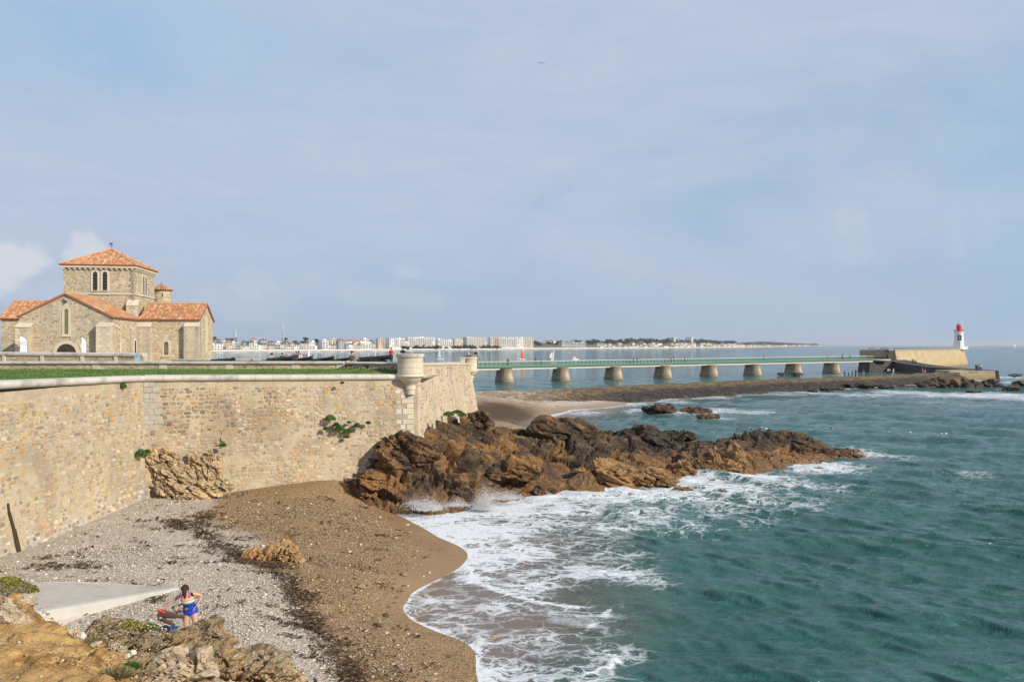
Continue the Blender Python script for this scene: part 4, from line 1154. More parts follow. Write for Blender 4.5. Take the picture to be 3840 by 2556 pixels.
gp = MB().add([(-70, 51.2, 7.4), (-5.3, 50.0, 7.4), (-5.2, 72, 7.4), (-6, 92, 7.4), (-60, 110, 7.75), (-95, 110, 7.75), (-95, 51.2, 7.75)], [tuple(range(7))]).build('platform_ground', 'platform_ground')
tag(gp, 'gravelled platform of the fort behind the parapets', 'ground', kind='structure')
# body of the fort beneath the platform, so the walls enclose something
fb = MB().prism([(-70, 52, -1), (-8, 50.6, -1), (-5.8, 72, -1), (-8, 96, -1), (-60, 120, -1), (-95, 120, -1), (-95, 52, -1)], (0, 0, 8.3)).build('fort_ground', 'platform_ground'); fb['kind'] = 'structure'
def parapet(label, A, B, zt, zb, cop, thick, pil=(), pale=(), mat='fort_mortar', dark=False, seg=1.05, pal=FORT_PAL, lim=110):
    """low rubble parapet with coping stones; zt, zb, are (start, end) heights"""
    A = Vector(A); B = Vector(B); d = (B - A).normalized(); nrm = Vector((d.y, -d.x, 0)); L = (B - A).length
    t = thing('parapet_wall', label, 'wall', A)
    def sf(s, z): p = A + d * s; return Vector((p.x, p.y, z)), nrm.copy()
    def top(s): return lerp(zt[0], zt[1], s / L)
    V = [A, B, B - nrm * thick, A - nrm * thick]
    mb = MB().add([Vector((p.x, p.y, zb[i in (1, 2)] if 0 else min(zb))) - A for i, p in enumerate(V)] + [Vector((p.x, p.y, top(L if i in (1, 2) else 0) - cop + .01)) - A for i, p in enumerate(V)],
                  [(0, 1, 5, 4), (1, 2, 6, 5), (2, 3, 7, 6), (3, 0, 4, 7), (4, 5, 6, 7)])
    mb.build('wall_face', mat, t)
    vis = max(0, (-.66 * A.y - A.x) / max(d.x, .1) - 1)
    lay_stones(sf, vis, L - .05, min(zb), max(zt), t, rg, pal=pal, ch=(.10, .18), sw=(.16, .40), skip=.12, mask=lambda s, z, a, b: z + b < top(s) - cop - .01 and not any(abs(s - q) < .28 + a for q in list(pale) + list(pil)), limit=lim, depth=(.01, .025))
    n = max(1, round(L / seg))
    for k in range(n):
        a, b = L * k / n + .005, L * (k + 1) / n - .005
        if b < vis - 1: continue
        P = []
        for s_ in (a, b):
            p = A + d * s_; zz = top(s_)
            for (o_, h_) in ((.09, -cop), (.13, -cop * .7), (.13, -cop * .25), (.06, 0), (-thick + .0, .01), (-thick - .1, -cop)):
                P.append(Vector((p.x + nrm.x * o_, p.y + nrm.y * o_, zz + h_)) - A)
        m = 6
        F = [(i, i + m, (i + 1) % m + m, (i + 1) % m) for i in range(m)] + [tuple(range(m)), tuple(range(2 * m - 1, m - 1, -1))]
        MB().add(P, [tuple(reversed(f)) for f in F]).build('coping_stone', 'coping_lime', t)
    for q in pale:
        p = A + d * q - A
        MB().box((p.x, p.y, (min(zb) + top(q) - cop) / 2), (.5, .06, top(q) - cop - min(zb)), Matrix.Rotation(math.atan2(d.y, d.x), 3, 'Z')).build('pale_block', 'limestone', t, bevel=.01)
    for q in pil:
        p = A + d * q - A; hgt = top(q) - cop - min(zb)
        mb = MB().box((p.x, p.y, min(zb) + hgt / 2), (.24, .16, hgt), Matrix.Rotation(math.atan2(d.y, d.x), 3, 'Z'))
        mb.box((p.x, p.y, min(zb) + .11), (.46, .24, .22), Matrix.Rotation(math.atan2(d.y, d.x), 3, 'Z')).build('pilaster', 'limestone', t, bevel=.01)
    return t
xq = lambda x, y: (x - CXP) / FP * y
parapet('long low parapet with pale coping behind the lawn', (-46, YP, 0), (xq(1290, YP), YP, 0), (8.45, 8.45), (7.85, 7.85), .18, .45, pale=[46 + xq(x, YP) for x in (360, 611, 860, 1108, 1276)])
parapet('short dark-faced parapet leading up to the large bartizan', (xq(1294, 49.8), 49.8, 0), (-6.75, 48.75, 0), (8.44, 8.42), (7.7, 7.7), .14, .45, mat='church_mortar', pal=[(.16, .11, .07), (.22, .15, .09), (.13, .095, .06), (.27, .19, .12)], lim=80)
parapet('raised parapet with white pilasters in front of the church', (-56, 60, 0), (xq(537, 57), 57, 0), (9.12, 8.92), (7.9, 7.9), .26, .5, pil=[56 + xq(x, 59) + 1.2 for x in (-10, 140, 297, 427)], lim=120)
parapet('far parapet edging the platform towards the bay', (-46, 84, 0), (xq(1300, 78), 78, 0), (8.08, 8.06), (7.4, 7.4), .18, .4, lim=60)
# ------------------------------------------------------------------ bartizans
def bartizan(label, c, rows, nseg=40):
    t = thing('bartizan', label, 'turret', (c.x, c.y, rows[0][1][0][1]))
    z0 = t.location.z
    for nm, prof, mat in rows:
        o = MB().lathe([(r, z - z0) for r, z in prof], nseg).build(nm, mat, t, smooth=True)
    return t
def courses(r, za, zb, n):
    out = []
    for k in range(n):
        a, b = lerp(za, zb, k / n), lerp(za, zb, (k + 1) / n)
        out.append(('drum_course', [(r - .015, a + .001), (r, a + .012), (r, b - .012), (r - .015, b - .001)], 'limestone'))
    return out
bc1 = Vector((-6.22, 48.0, 0))
bartizan('large cream stone bartizan at the nearer wall corner', bc1,
         [('neck', [(.27, 6.50), (.27, 6.78), (.34, 6.82), (.31, 6.88), (.33, 7.10)], 'limestone'), ('bowl', [(.33, 7.101), (.40, 7.12), (.42, 7.16), (.50, 7.22), (.62, 7.33), (.70, 7.44), (.73, 7.52)], 'limestone'),
          ('ring_moulding', [(.73, 7.521), (.80, 7.54), (.86, 7.60), (.86, 7.66), (.80, 7.71), (.79, 7.73), (.82, 7.76), (.82, 7.81)], 'limestone')] + courses(.785, 7.811, 8.76, 3) +
         [('cap_stone', [(.80, 8.761), (.86, 8.78), (.86, 8.96), (.84, 8.975), (.45, 8.98)], 'coping_lime')])
bc2 = Vector((-3.85, 73.2, 0))
bartizan('small cream stone bartizan at the far wall corner', bc2,
         [('neck', [(.22, 6.1), (.22, 6.40), (.30, 6.45), (.27, 6.66)], 'limestone'), ('bowl', [(.27, 6.661), (.36, 6.70), (.48, 6.82), (.55, 6.98)], 'limestone'),
          ('ring_moulding', [(.55, 6.981), (.66, 7.02), (.68, 7.08), (.62, 7.16)], 'limestone')] + courses(.585, 7.161, 8.22, 3) + [('cap_stone', [(.60, 8.221), (.66, 8.24), (.66, 8.37), (.64, 8.38), (.3, 8.385)], 'limestone')])
t = thing('gate_pier', 'cream stone pier adjoining the small bartizan', 'pier', (xq(1735, 72.4), 72.4, 7.4))
MB().box((0, 0, .42), (.42, .5, .84)).build('shaft', 'limestone', t, bevel=.02); MB().box((0, 0, .90), (.52, .6, .12)).build('cap_stone', 'limestone', t, bevel=.02)
# ------------------------------------------------------------------ rock builders
_ICO = {}
def ico(sub):
    if sub not in _ICO:
        bm = bmesh.new(); bmesh.ops.create_icosphere(bm, subdivisions=sub, radius=1.0)
        bm.verts.ensure_lookup_table()
        _ICO[sub] = (np.array([tuple(v.co) for v in bm.verts]), np.array([[v.index for v in f.verts] for f in bm.faces])); bm.free()
    return _ICO[sub]
def frame(nrm):
    z = np.array(nrm, float); z /= np.linalg.norm(z)
    x = np.cross([0, 1, 0.2], z); x /= np.linalg.norm(x)
    return np.stack([x, np.cross(z, x), z], 1)
def rockify(P, N, size, amp, strata=(.42, -.2, .88), seed=0, flatn=.38, small=True):
    """fractured, bedded relief: blocks in the bedding frame move in and out, cracks cut between them"""
    Fm = frame(strata)
    q = (P @ Fm) / size
    q = q + .13 * np.c_[fbm(P / size * .7, 3, seed), fbm(P / size * .7, 3, seed + 3), fbm(P / size * .7, 3, seed + 6)]
    q[:, 0] *= .62; q[:, 2] /= flatn
    f1, f2, idr, ce = worley(q, seed)
    e = q - ce; d = amp * (idr - .62) * 1.3 + amp * 1.3 * (e[:, 0] * ((idr * 57.3) % 1 - .5) + e[:, 1] * ((idr * 131.7) % 1 - .5) + e[:, 2] * ((idr * 311.1) % 1 - .5)) - amp * .55 * (1 - ssn(f2 - f1, 0, .10))
    if small:
        g1, g2, idg, _ = worley(q * 2.7 + 5.1, seed + 9)
        d += amp * .44 * (idg - .5) - amp * .26 * (1 - ssn(g2 - g1, 0, .10))
        h1, h2, idh, _ = worley(q * 6.1 + 2.3, seed + 19)
        d += amp * .15 * (idh - .5) - amp * .07 * (1 - ssn(h2 - h1, 0, .12))
    d += amp * .26 * fbm(P / size * 1.1, 4, seed + 13, .5)
    d += amp * .07 * fbm(P / size * 7, 3, seed + 15, .6)
    return P + N * d[:, None]
def boulder_mesh(size, seed, sub=4, planes=13, amp=.16, strata=(.42, -.2, .88), bsize=.5, rot=0.0, flatn=.4, tilt=(0, 0)):
    D, F = ico(sub)
    rr = np.random.default_rng(seed)
    n = rr.normal(size=(planes, 3)); n /= np.linalg.norm(n, axis=1, keepdims=True)
    dd = rr.uniform(.62, .95, planes)
    c = np.maximum(D @ n.T, 1e-3)
    r = np.clip((dd / c), 0, 1.25)
    r = -np.log(np.exp(-14 * np.c_[r, np.full(len(D), 1.15)]).sum(1)) / 14
    P = D * r[:, None] * (np.array(size) / 2)
    e = Matrix.Rotation(rot, 3, 'Z') @ Matrix.Rotation(tilt[0], 3, 'X') @ Matrix.Rotation(tilt[1], 3, 'Y')
    P = P @ np.array(e).T
    N = vnormals(P, F)
    ms = (size[0] * size[1] * size[2]) ** (1 / 3)
    return rockify(P + seed * 3.7, N, bsize * ms, amp * ms, strata, seed, flatn) - seed * 3.7, F
def boulder(name, label, c, size, seed, mat, sub=4, cat='rock', group=None, parent=None, **kw):
    P, F = boulder_mesh(size, seed, sub, **kw)
    o = np_mesh(name, P, F, mat, parent, smooth=False)
    o.location = Vector(c) - (parent.location if parent else Vector())
    if parent is None: tag(o, label, cat, group)
    return o
# ------------------------------------------------------------------ promontory
def dpd(x, y, d):
    p = PD(*DS(x, y), d); return (p.x, p.y, p.z)
RIDGE = [(880, 1012, 47), (905, 987, 47.3), (940, 974, 47.5), (970, 994, 47.8), (1010, 1004, 48.5), (1060, 990, 52), (1100, 988, 54), (1090, 966, 60), (1150, 1000, 54), (1200, 1008, 55.5),
         (1250, 985, 60), (1300, 968, 62), (1400, 980, 63), (1450, 975, 64), (1500, 984, 64.5), (1550, 998, 65), (1600, 1007, 66), (1650, 1004, 67), (1720, 990, 70), (1780, 988, 71), (1830, 988, 71.5), (1870, 1005, 71), (1920, 1030, 69), (1970, 1038, 68)]
FACE = [(800, 1110, 45.8), (850, 1070, 46.2), (900, 1080, 45.3), (950, 1060, 45.9), (1000, 1070, 45.9), (950, 1120, 44.7), (1000, 1120, 45.2), (1040, 1005, 48), (1150, 1040, 51), (1100, 1050, 49), (1100, 1100, 47.6), (1200, 1060, 52), (1250, 1015, 57),
        (1300, 1055, 54.5), (1400, 1065, 54), (1450, 1078, 53.3), (1500, 1080, 53.7), (1350, 1020, 58), (1400, 1003, 60.5), (1500, 1030, 60), (1550, 1060, 57), (1600, 1052, 58.7), (1680, 1040, 59.5), (1200, 1105, 50), (1300, 1090, 52), (1400, 1095, 52.4), (1520, 1100, 53),
        (1640, 1065, 58), (1705, 1062, 59), (1800, 1035, 66.5), (1760, 1060, 62), (1850, 1058, 63.5), (1900, 1043, 66.5), (1560, 1030, 61.5), (1460, 1010, 61.5)]
FOOT = [(850, 1137, 44.8), (900, 1160, 44.3), (950, 1162, 44.3), (1000, 1152, 45.3), (1085, 1145, 46.4), (1160, 1135, 48), (1230, 1130, 49.4), (1300, 1124, 50.8), (1400, 1122, 51.6), (1500, 1118, 52.6), (1545, 1100, 55), (1600, 1092, 57.4), (1715, 1088, 58.4), (1780, 1082, 60), (1850, 1078, 60.8), (1905, 1062, 63.8), (1978, 1049, 66.5)]
cp = [dpd(*p) for p in RIDGE + FACE + FOOT]
for (x, y, d) in FOOT[2:]:
    p = dpd(x, y, d); cp.append((p[0] + .4, p[1] - 2.2, p[2] - 1.1)); cp.append((p[0] + 1, p[1] - 6, p[2] - 2.2))
for (x, y, d) in RIDGE[11:]:
    p = dpd(x, y, d); cp.append((p[0] + .5, p[1] + 5, -1.0)); cp.append((p[0] + .5, p[1] + 11, -2))
cp += [(36, 66, -1), (40, 70, -2), (-9, 48.6, 3.6), (-10.5, 46.5, 1.6), (-3, 58, 4.2), (-3.5, 64, 4.0), (2, 66, 1.4), (-12, 44, .8)]
PROM = RBF(cp, .06)
gx = np.arange(-11, 37.5, .115); gy = np.arange(41.5, 79, .125)
PX, PY = np.meshgrid(gx, gy)
PZv = np.clip(PROM(PX, PY), -2.5, 5.2); PZv = PZv - (.30 + .35 * ssn(PX, -6, -3) * ssn(PX, 16, 8)) * ssn(PZv, .2, 1.8)
P = np.c_[PX.ravel(), PY.ravel(), PZv.ravel()]; F = grid_faces(len(gy), len(gx))
N = vnormals(P, F)
am = np.clip(.35 + .25 * (P[:, 2] + .5), .2, .95)
Q = rockify(P, N, 2.3, .72, (.36, -.34, .87), 3, .28)
P2 = P + (Q - P) * am[:, None]
# leave the sheet away from the fort's inside
keep = ~((P[:, 0] < -6.3 + (P[:, 1] - 48) * .1) & (P[:, 1] > 48.6)) 
fk = keep[F].all(1) & (P2[F][:, :, 2].max(1) > -1.2)
used = np.unique(F[fk]); remap = np.full(len(P2), -1); remap[used] = np.arange(len(used))
fc = P[F[fk]].mean(1); bk_ = (fc[:, 1] - 47.5 - .53 * (fc[:, 0] + 2) + fbm(fc * .6, 4, 77) * 2.6 > 5.6) & (fc[:, 0] > 4)
prom = np_mesh('rocky_promontory', P2[used], remap[F[fk]], ['shore_rock', 'dark_rock'], smooth=False, fmat=bk_)
tag(prom, 'long brown bedded rock promontory running out from the fort corner', 'rock')
# upstanding rocks on and around it
dsz = lambda px, d: px * 1.62988 * d / FP
def px_rock(label, x, y, d, w, h, dep, seed, mat, grp=None, **kw):
    if d > 110 and d < 170: d = (HC + .1) * FP / (DS(0, y + h * .5)[1] - HYP)
    c = PD(*DS(x, y), d)
    return boulder('boulder', label, c, (dsz(w, d) * 1.12, dep, dsz(h, d) * 1.15), seed, mat, group=grp, **kw)
px_rock('big flat-topped grey-brown boulder behind the promontory crest', 1288, 990, 61.5, 146, 58, 3.4, 6, 'shore_rock', sub=5, amp=.07, planes=8)
px_rock('tall narrow orange fin of rock near the tip of the promontory', 1702, 1055, 58.8, 30, 92, 1.0, 8, 'orange_shore' if 'orange_shore' in MATS else m_rock('orange_shore', ((.16, .095, .05), (.32, .19, .085), (.36, .20, .075), (.42, .30, .17)), 1.2, (0.0, .8, (.2, .10, .035), .7)), amp=.10, tilt=(0, -.18))
px_rock('orange-brown block with dark cavities beside the rock fin', 1650, 1070, 58.9, 105, 56, 2.6, 9, 'orange_shore', sub=5, amp=.16)
px_rock('rounded orange boulder at the foot of the rock block', 1575, 1078, 57.2, 46, 38, 1.4, 10, 'orange_shore')
px_rock('broad ochre boulder in the middle of the promontory front', 1405, 1094, 53.2, 180, 56, 3.0, 11, 'orange_shore', sub=5, amp=.15)
px_rock('jagged ochre end boulder washed by foam', 1500, 1100, 53.0, 110, 48, 2.2, 12, 'orange_shore', sub=5, amp=.17)
px_rock('dark shelf of rock above the wave splash', 1180, 1082, 50.3, 180, 58, 3.0, 13, 'shore_rock', sub=5, amp=.15)
px_rock('domed dark rock tight against the fort corner', 935, 1050, 46.4, 160, 116, 2.4, 14, 'shore_rock', sub=5, amp=.14)
px_rock('low broken rock on the sand below the wall', 850, 1115, 45.2, 100, 60, 2.0, 15, 'shore_rock', sub=5, amp=.2)
px_rock('wet brown rock streaming with backwash below the dome', 1070, 1140, 46.3, 44, 44, .9, 16, 'dark_rock')
px_rock('small rock lying alone in the foam below the dome', 1098, 1150, 45.9, 16, 20, .5, 17, 'orange_shore', sub=3)
px_rock('low wet rock awash in the surf', 1243, 1126, 49.3, 30, 26, .8, 18, 'dark_rock', sub=3)
px_rock('small pointed rock awash beside the surf', 1270, 1130, 49.2, 22, 16, .6, 19, 'dark_rock', sub=3)
px_rock('half-sunk brown rock off the end boulder', 1567, 1130, 51.2, 66, 20, 1.0, 20, 'orange_shore')
px_rock('dark half-sunk rock farther out in the foam', 1655, 1135, 50.6, 44, 14, .8, 21, 'dark_rock', sub=3)
px_rock('low tan rock in the foam near the tip', 1880, 1081, 60.3, 38, 16, .8, 22, 'orange_shore', sub=3)
px_rock('dark crested mass near the tip of the promontory', 1790, 1016, 70, 145, 42, 4.0, 23, 'dark_rock', sub=5, amp=.15)
px_rock('long dark ledge on the promontory ridge', 1480, 1006, 64, 230, 48, 3.6, 24, 'dark_rock', sub=5, amp=.15)
px_rock('flat dark outer ledge at the very tip', 1920, 1043, 67.5, 120, 26, 3.2, 25, 'dark_rock', sub=5, amp=.15)
px_rock('brown boulder wedged under the small bartizan wall', 1105, 965, 57.5, 60, 50, 2.4, 26, 'shore_rock', sub=5)
# islets
px_rock('largest dark islet off the small beach', 1513, 940, 131, 78, 19, 5.0, 31, 'dark_rock', amp=.15, strata=(.7, -.1, .7))
px_rock('flat dark islet with surf breaking at its end', 1605, 945, 127, 70, 11, 4.0, 32, 'dark_rock', amp=.14)
px_rock('low dark islet nearest the promontory', 1635, 958, 117, 58, 13, 4.0, 33, 'dark_rock', amp=.14)
px_rock('small dark rock beside the largest islet', 1500, 948, 122, 28, 6, 2.0, 34, 'dark_rock', sub=3)
px_rock('tiny rock between the two flat islets', 1588, 951, 121, 16, 5, 1.2, 35, 'dark_rock', sub=3)
px_rock('dark rock in the channel nearest the bridge end', 1797, 860, 166, 18, 7, 2.5, 36, 'dark_rock', sub=3)
px_rock('larger dark rock in the channel below the abutment', 1835, 862, 164, 26, 9, 3.0, 37, 'dark_rock', sub=3)
# armour boulders at the end of the causeway
arm = [(1952, 887, 46, 16), (2000, 884, 50, 18), (2040, 888, 44, 14), (2085, 890, 50, 18), (2130, 884, 56, 28), (2160, 882, 44, 34), (2192, 885, 40, 34), (2222, 884, 38, 34), (2250, 888, 36, 28), (2272, 882, 42, 34), (2300, 890, 34, 18), (2326, 892, 40, 12), (2350, 884, 44, 24), (2376, 886, 44, 28),
       (2105, 896, 40, 14), (2170, 893, 40, 18), (2210, 896, 30, 14), (2290, 876, 24, 10), (2240, 900, 34, 6), (2336, 862, 30, 8), (2288, 872, 12, 6), (1870, 897, 30, 8), (1900, 895, 34, 10), (1930, 893, 30, 8)]
for i, (x, y, w, h) in enumerate(arm):
    d = min(190, (HC - .4) * FP / (DS(0, y + h * .5)[1] - HYP)) if h < 13 else 172 + (x - 1950) * .02
    h *= .82; y += 1
    px_rock('armour boulder, %s from the left at the outer end of the causeway' % (ORD[i] if i < 20 else 'small one, %s' % ORD[i - 20]), x, y, d, w, h, dsz(w, d) * .8, 40 + i, 'armour_rock', 'armour boulders at the causeway end', sub=3, amp=.12, planes=9)
# ------------------------------------------------------------------ rock outcrop built into the fort wall
oc = thing('rock_outcrop', 'tan rock outcrop built into the foot of the fort wall', 'rock', PD(*DS(430, 1145), 42.8))
for i, (x, y, d, w, h, dp, tl) in enumerate(((372, 1065, 43.0, 105, 80, 1.2, (.1, .35)), (395, 1105, 42.7, 110, 72, 1.2, (0, .2)), (445, 1085, 43.3, 130, 105, 1.4, (0, -.3)), (490, 1100, 43.5, 66, 110, 1.2, (0, -.15)),
                                             (400, 1128, 42.4, 100, 40, 1.0, (0, -.1)), (465, 1128, 42.7, 120, 46, 1.2, (0, -.15)), (512, 1040, 44.2, 30, 120, .7, (0, .08)), (500, 1062, 44.1, 34, 80, .7, (0, 0)), (430, 1142, 42.2, 70, 22, .8, (0, 0)))):
    c = PD(*DS(x, y), d)
    boulder('rock_mass', None, c, (dsz(w, d) * 1.1, dp, dsz(h, d) * 1.1), 60 + i, 'tan_rock', sub=5, parent=oc, amp=.16, bsize=.42, strata=(.55, -.35, .75), tilt=tl)
# ------------------------------------------------------------------ orange rock on the beach
ob = thing('beach_rock', 'ribbed orange rock half buried in the brown shingle', 'rock', PZ(*DS(650, 1280), .9))
for i, (x, y, w, h, rz_, tl) in enumerate(((672, 1270, 44, 62, 0, -.55), (650, 1272, 44, 54, .1, -.5), (628, 1268, 44, 50, 0, -.4), (605, 1275, 44, 34, 0, -.2), (580, 1275, 50, 24, .2, 0), (648, 1255, 50, 26, 0, -.2), (690, 1287, 24, 34, 0, -.5))):
    q = PZ(*DS(x, 1290), .92); c = PD(*DS(x, y), q.y + rg.uniform(-.1, .3))
    boulder('rock_slab', None, c, (dsz(w, c.y), .7, dsz(h, c.y)), 90 + i, 'orange_rock', sub=4, parent=ob, amp=.14, strata=(-.8, -.1, .5), tilt=(0.25, tl), rot=rz_, flatn=.3)
# ------------------------------------------------------------------ the priory church
TH = R(8.5); CO = Vector((-37.667, 74.0, 0.0))
CU = Vector((math.cos(TH), math.sin(TH), 0)); CVv = Vector((-math.sin(TH), math.cos(TH), 0))
GZ0 = 7.75
def C(u, v, z): return CO + CU * u + CVv * v + Vector((0, 0, z))
ch = thing('priory_church', 'old rubble-stone church with square tower and orange tiled roofs', 'church', (CO.x, CO.y, GZ0))
def cpart(mb, name, mat, parent=ch, smooth=False, kind=None, use_col=False, bevel=0):
    o = mb.build(name, mat, parent, smooth, kind, use_col, bevel)
    o.location = -(parent.location if parent is ch else Vector())
    if parent is not ch: o.location = (0, 0, 0)
    return o
def csub(mb, name, mat, part, **kw):               # sub-part: its part already sits at -church location
    return mb.build(name, mat, part, **kw)
def box_uvz(u0, u1, v0, v1, z0, z1, mb=None):
    mb = mb or MB()
    P = [C(u, v, z) for z in (z0, z1) for u, v in ((u0, v0), (u1, v0), (u1, v1), (u0, v1))]
    return mb.add(P, [(3, 2, 1, 0), (4, 5, 6, 7), (0, 1, 5, 4), (1, 2, 6, 5), (2, 3, 7, 6), (3, 0, 4, 7)])
NU0, NU1, NUA, NE, NA = -8.1, 0.0, -4.1, 12.15, 14.25
# wall bodies
cpart(MB().prism([C(NU0, 0, GZ0 - .5), C(NU1, 0, GZ0 - .5), C(NU1, 0, NE), C(NUA, 0, NA), C(NU0, 0, NE)], CVv * 8.0), 'nave_wall', 'church_mortar')
cpart(MB().prism([C(.02, 7.4, GZ0 - .5), C(.02, 13.6, GZ0 - .5), C(.02, 13.6, 12.2), C(.02, 10.5, 13.85), C(.02, 7.4, 12.2)], CU * 6.03), 'transept_wall', 'church_mortar')
cpart(MB().prism([C(-13.1, 7.4, GZ0 - .5), C(-13.1, 13.6, GZ0 - .5), C(-13.1, 13.6, 12.2), C(-13.1, 10.5, 13.95), C(-13.1, 7.4, 12.2)], CU * 5.02), 'transept_wall', 'church_mortar')
TU0, TU1, TV0, TV1 = -7.4, -.58, 7.9, 15.0
cpart(box_uvz(TU0, TU1, TV0, TV1, 9, 17.55), 'tower_wall', 'church_mortar')
# stones on every face in view
rc = random.Random(23)
def face(o, a, n):
    def f(s, z):
        p = o + a * s; return Vector((p.x, p.y, z)), n.copy()
    return f
FN = -CVv; RN = CU
kw = dict(pal=CHURCH_PAL, ch=(.11, .20), sw=(.20, .52), n=6, gap=.92, squar=.38, depth=(.006, .022))
gab = lambda s, z, b: z + b < NE + (NA - NE) * (1 - abs(s + NU0 - NUA) / 4.05) - .12
def fac_mask(s, z, a, b):
    u = s + NU0
    if not gab(s, z, b): return False
    if abs(u + 4.07) < .45 + a and 10.2 < z < 13.2: return False
    if math.hypot(u + 4.07, max(0, z - 8.75)) < 1.2: return False
    if u > -1.25 and z < 11.6 or u < -6.95 and z < 11.5: return False
    return True
GREYP = [(.47, .41, .31), (.53, .46, .35), (.42, .37, .29), (.37, .33, .26), (.56, .49, .38), (.45, .37, .26), (.51, .44, .32), (.33, .29, .23)]
kwf = dict(kw); kwf['pal'] = GREYP
lay_stones(face(C(NU0, 0, 0), CU, FN), 0, 8.1, 8.6, 14.2, ch, rc, mask=fac_mask, limit=60, **kwf)
lay_stones(face(C(NU1, 0, 0), CVv, RN), .2, 7.4, 8.3, 12.1, ch, rc, mask=lambda s, z, a, b: not (abs(s - 1.9) < .4 + a and z < 10.1) and not (abs(s - 5.2) < .25 + a) and not (abs(s - 6.4) < .5 + a and z < 10.3), limit=40, **kw)
lay_stones(face(C(.02, 7.4, 0), CU, FN), .1, 6.0, 7.9, 12.1, ch, rc, mask=lambda s, z, a, b: not (abs(s - 2.77) < .42 + a and 8.2 < z < 10.15), limit=50, **kw)
lay_stones(face(C(6.05, 7.4, 0), CVv, RN), .1, 6.1, 7.9, 13.8, ch, rc, mask=lambda s, z, a, b: z + b < 12.2 + 1.65 * (1 - abs(s - 3.1) / 3.1) - .1 and not (abs(s - 3.1) < .4 + a and z > 8.7), limit=40, **kw)
lay_stones(face(C(-13.1, 7.4, 0), CU, FN), .1, 5.0, 8.3, 12.1, ch, rc, limit=30, **kw)
lay_stones(face(C(TU0, TV0, 0), CU, FN), .05, 6.8, 12.2, 17.5, ch, rc, mask=lambda s, z, a, b: not (abs(s + TU0 + 3.85) < .95 + a and 15.0 < z < 17.5) and abs(z - 14.8) > .12, limit=50, **kw)
lay_stones(face(C(TU1, TV0, 0), CVv, RN), .05, 7.0, 13.4, 17.5, ch, rc, mask=lambda s, z, a, b: not (abs(s - 3.35) < .8 + a and 14.9 < z < 17.4) and abs(z - 14.8) > .12, limit=30, **kw)
# pale corner stones
def quoins(p, dirs, z0, z1, name='corner_stone', mat='limestone'):
    z = z0; k = 0
    while z < z1 - .15:
        h = rc.uniform(.24, .36); h = min(h, z1 - z)
        for i, (d, n) in enumerate(dirs):
            w = (.44 if (k + i) % 2 else .24) * rc.uniform(.85, 1.15)
            a = p + Vector((0, 0, z + .01)); b = a + d * w
            hv = Vector((0, 0, h - .02))
            P = [a, b, b + hv, a + hv]
            cpart(MB().add([q - n * .05 for q in P] + [q + n * .028 for q in P], [(4, 5, 6, 7), (0, 1, 5, 4), (1, 2, 6, 5), (2, 3, 7, 6), (3, 0, 4, 7), (7, 6, 5, 4)]), name, mat)
        z += h; k += 1
quoins(C(.028, -.0, 0), [(-CU, FN), (CVv, RN)], 11.5, 12.05)
quoins(C(TU1 + .02, TV0 - .02, 0), [(-CU, FN), (CVv, RN)], 12.4, 17.4)
quoins(C(6.07, 7.38, 0), [(CVv, RN)], 7.9, 12.1)
# buttresses: weathered stone with sloping heads
def buttress(u0, u1, v0, dep, z1, slope=.35, mat='church_mortar', quo=True, axis='u', lab=None):
    if axis == 'u':
        P = lambda d, z, a: C(a, v0 - d, z); n = FN; al = CU
    else:
        P = lambda d, z, a: C(v0 + d, a, z); n = RN; al = CVv
    V = [P(0, GZ0 - .4, u0), P(0, GZ0 - .4, u1), P(dep, GZ0 - .4, u1), P(dep, GZ0 - .4, u0), P(0, z1, u0), P(0, z1, u1), P(dep, z1 - slope, u1), P(dep, z1 - slope, u0)]
    mb = MB().add(V, [(3, 2, 6, 7), (2, 1, 5, 6), (0, 3, 7, 4), (4, 7, 6, 5), (0, 1, 2, 3)] if axis == 'u' else [(7, 6, 2, 3), (6, 5, 1, 2), (4, 7, 3, 0), (5, 6, 7, 4), (3, 2, 1, 0)])
    o = cpart(mb, 'buttress', mat)
    # cap slab and edge stones
    c0 = P(dep + .06, z1 - slope - .02, u0 - .05); 
    Vc = [P(-.02, z1 + .02, u0 - .05), P(-.02, z1 + .02, u1 + .05), P(dep + .06, z1 - slope - .03, u1 + .05), P(dep + .06, z1 - slope - .03, u0 - .05)]
    csub(MB().prism(Vc, (0, 0, .10)), 'cap_slab', 'limestone', o)
    z = GZ0; k = 0
    while z < z1 - slope - .12:
        h = min(rc.uniform(.24, .36), z1 - slope - .06 - z)
        for e, sgn in ((u0, 1), (u1, -1)):
            w = (.40 if k % 2 else .22) * rc.uniform(.85, 1.15)
            if z + h > 8.3:
                a_, b_ = sorted((e - sgn * .025, e + sgn * w))
                Vq = [P(dep - .04, z + .01, a_), P(dep - .04, z + .01, b_), P(dep + .025, z + .01, b_), P(dep + .025, z + .01, a_)]
                csub(MB().prism(Vq, (0, 0, h - .02)), 'edge_stone', 'limestone' if quo else 'quoin_grey', o)
        z += h; k += 1
    return o
buttress(-1.2, .1, 0, .75, 11.55)
buttress(-8.15, -6.95, 0, .75, 11.5)
buttress(-.02, 1.3, 7.4, .55, 11.75, quo=False, mat='church_mortar')
buttress(4.65, 6.08, 7.4, .55, 11.78, quo=False)
buttress(-1.15, -.1, 7.9, .5, 14.1, .5)
buttress(4.95, 5.35, 0, .14, 11.2, .1, axis='v')
buttress(-.05, .35, 0, .5, 11.4, .3, axis='v')
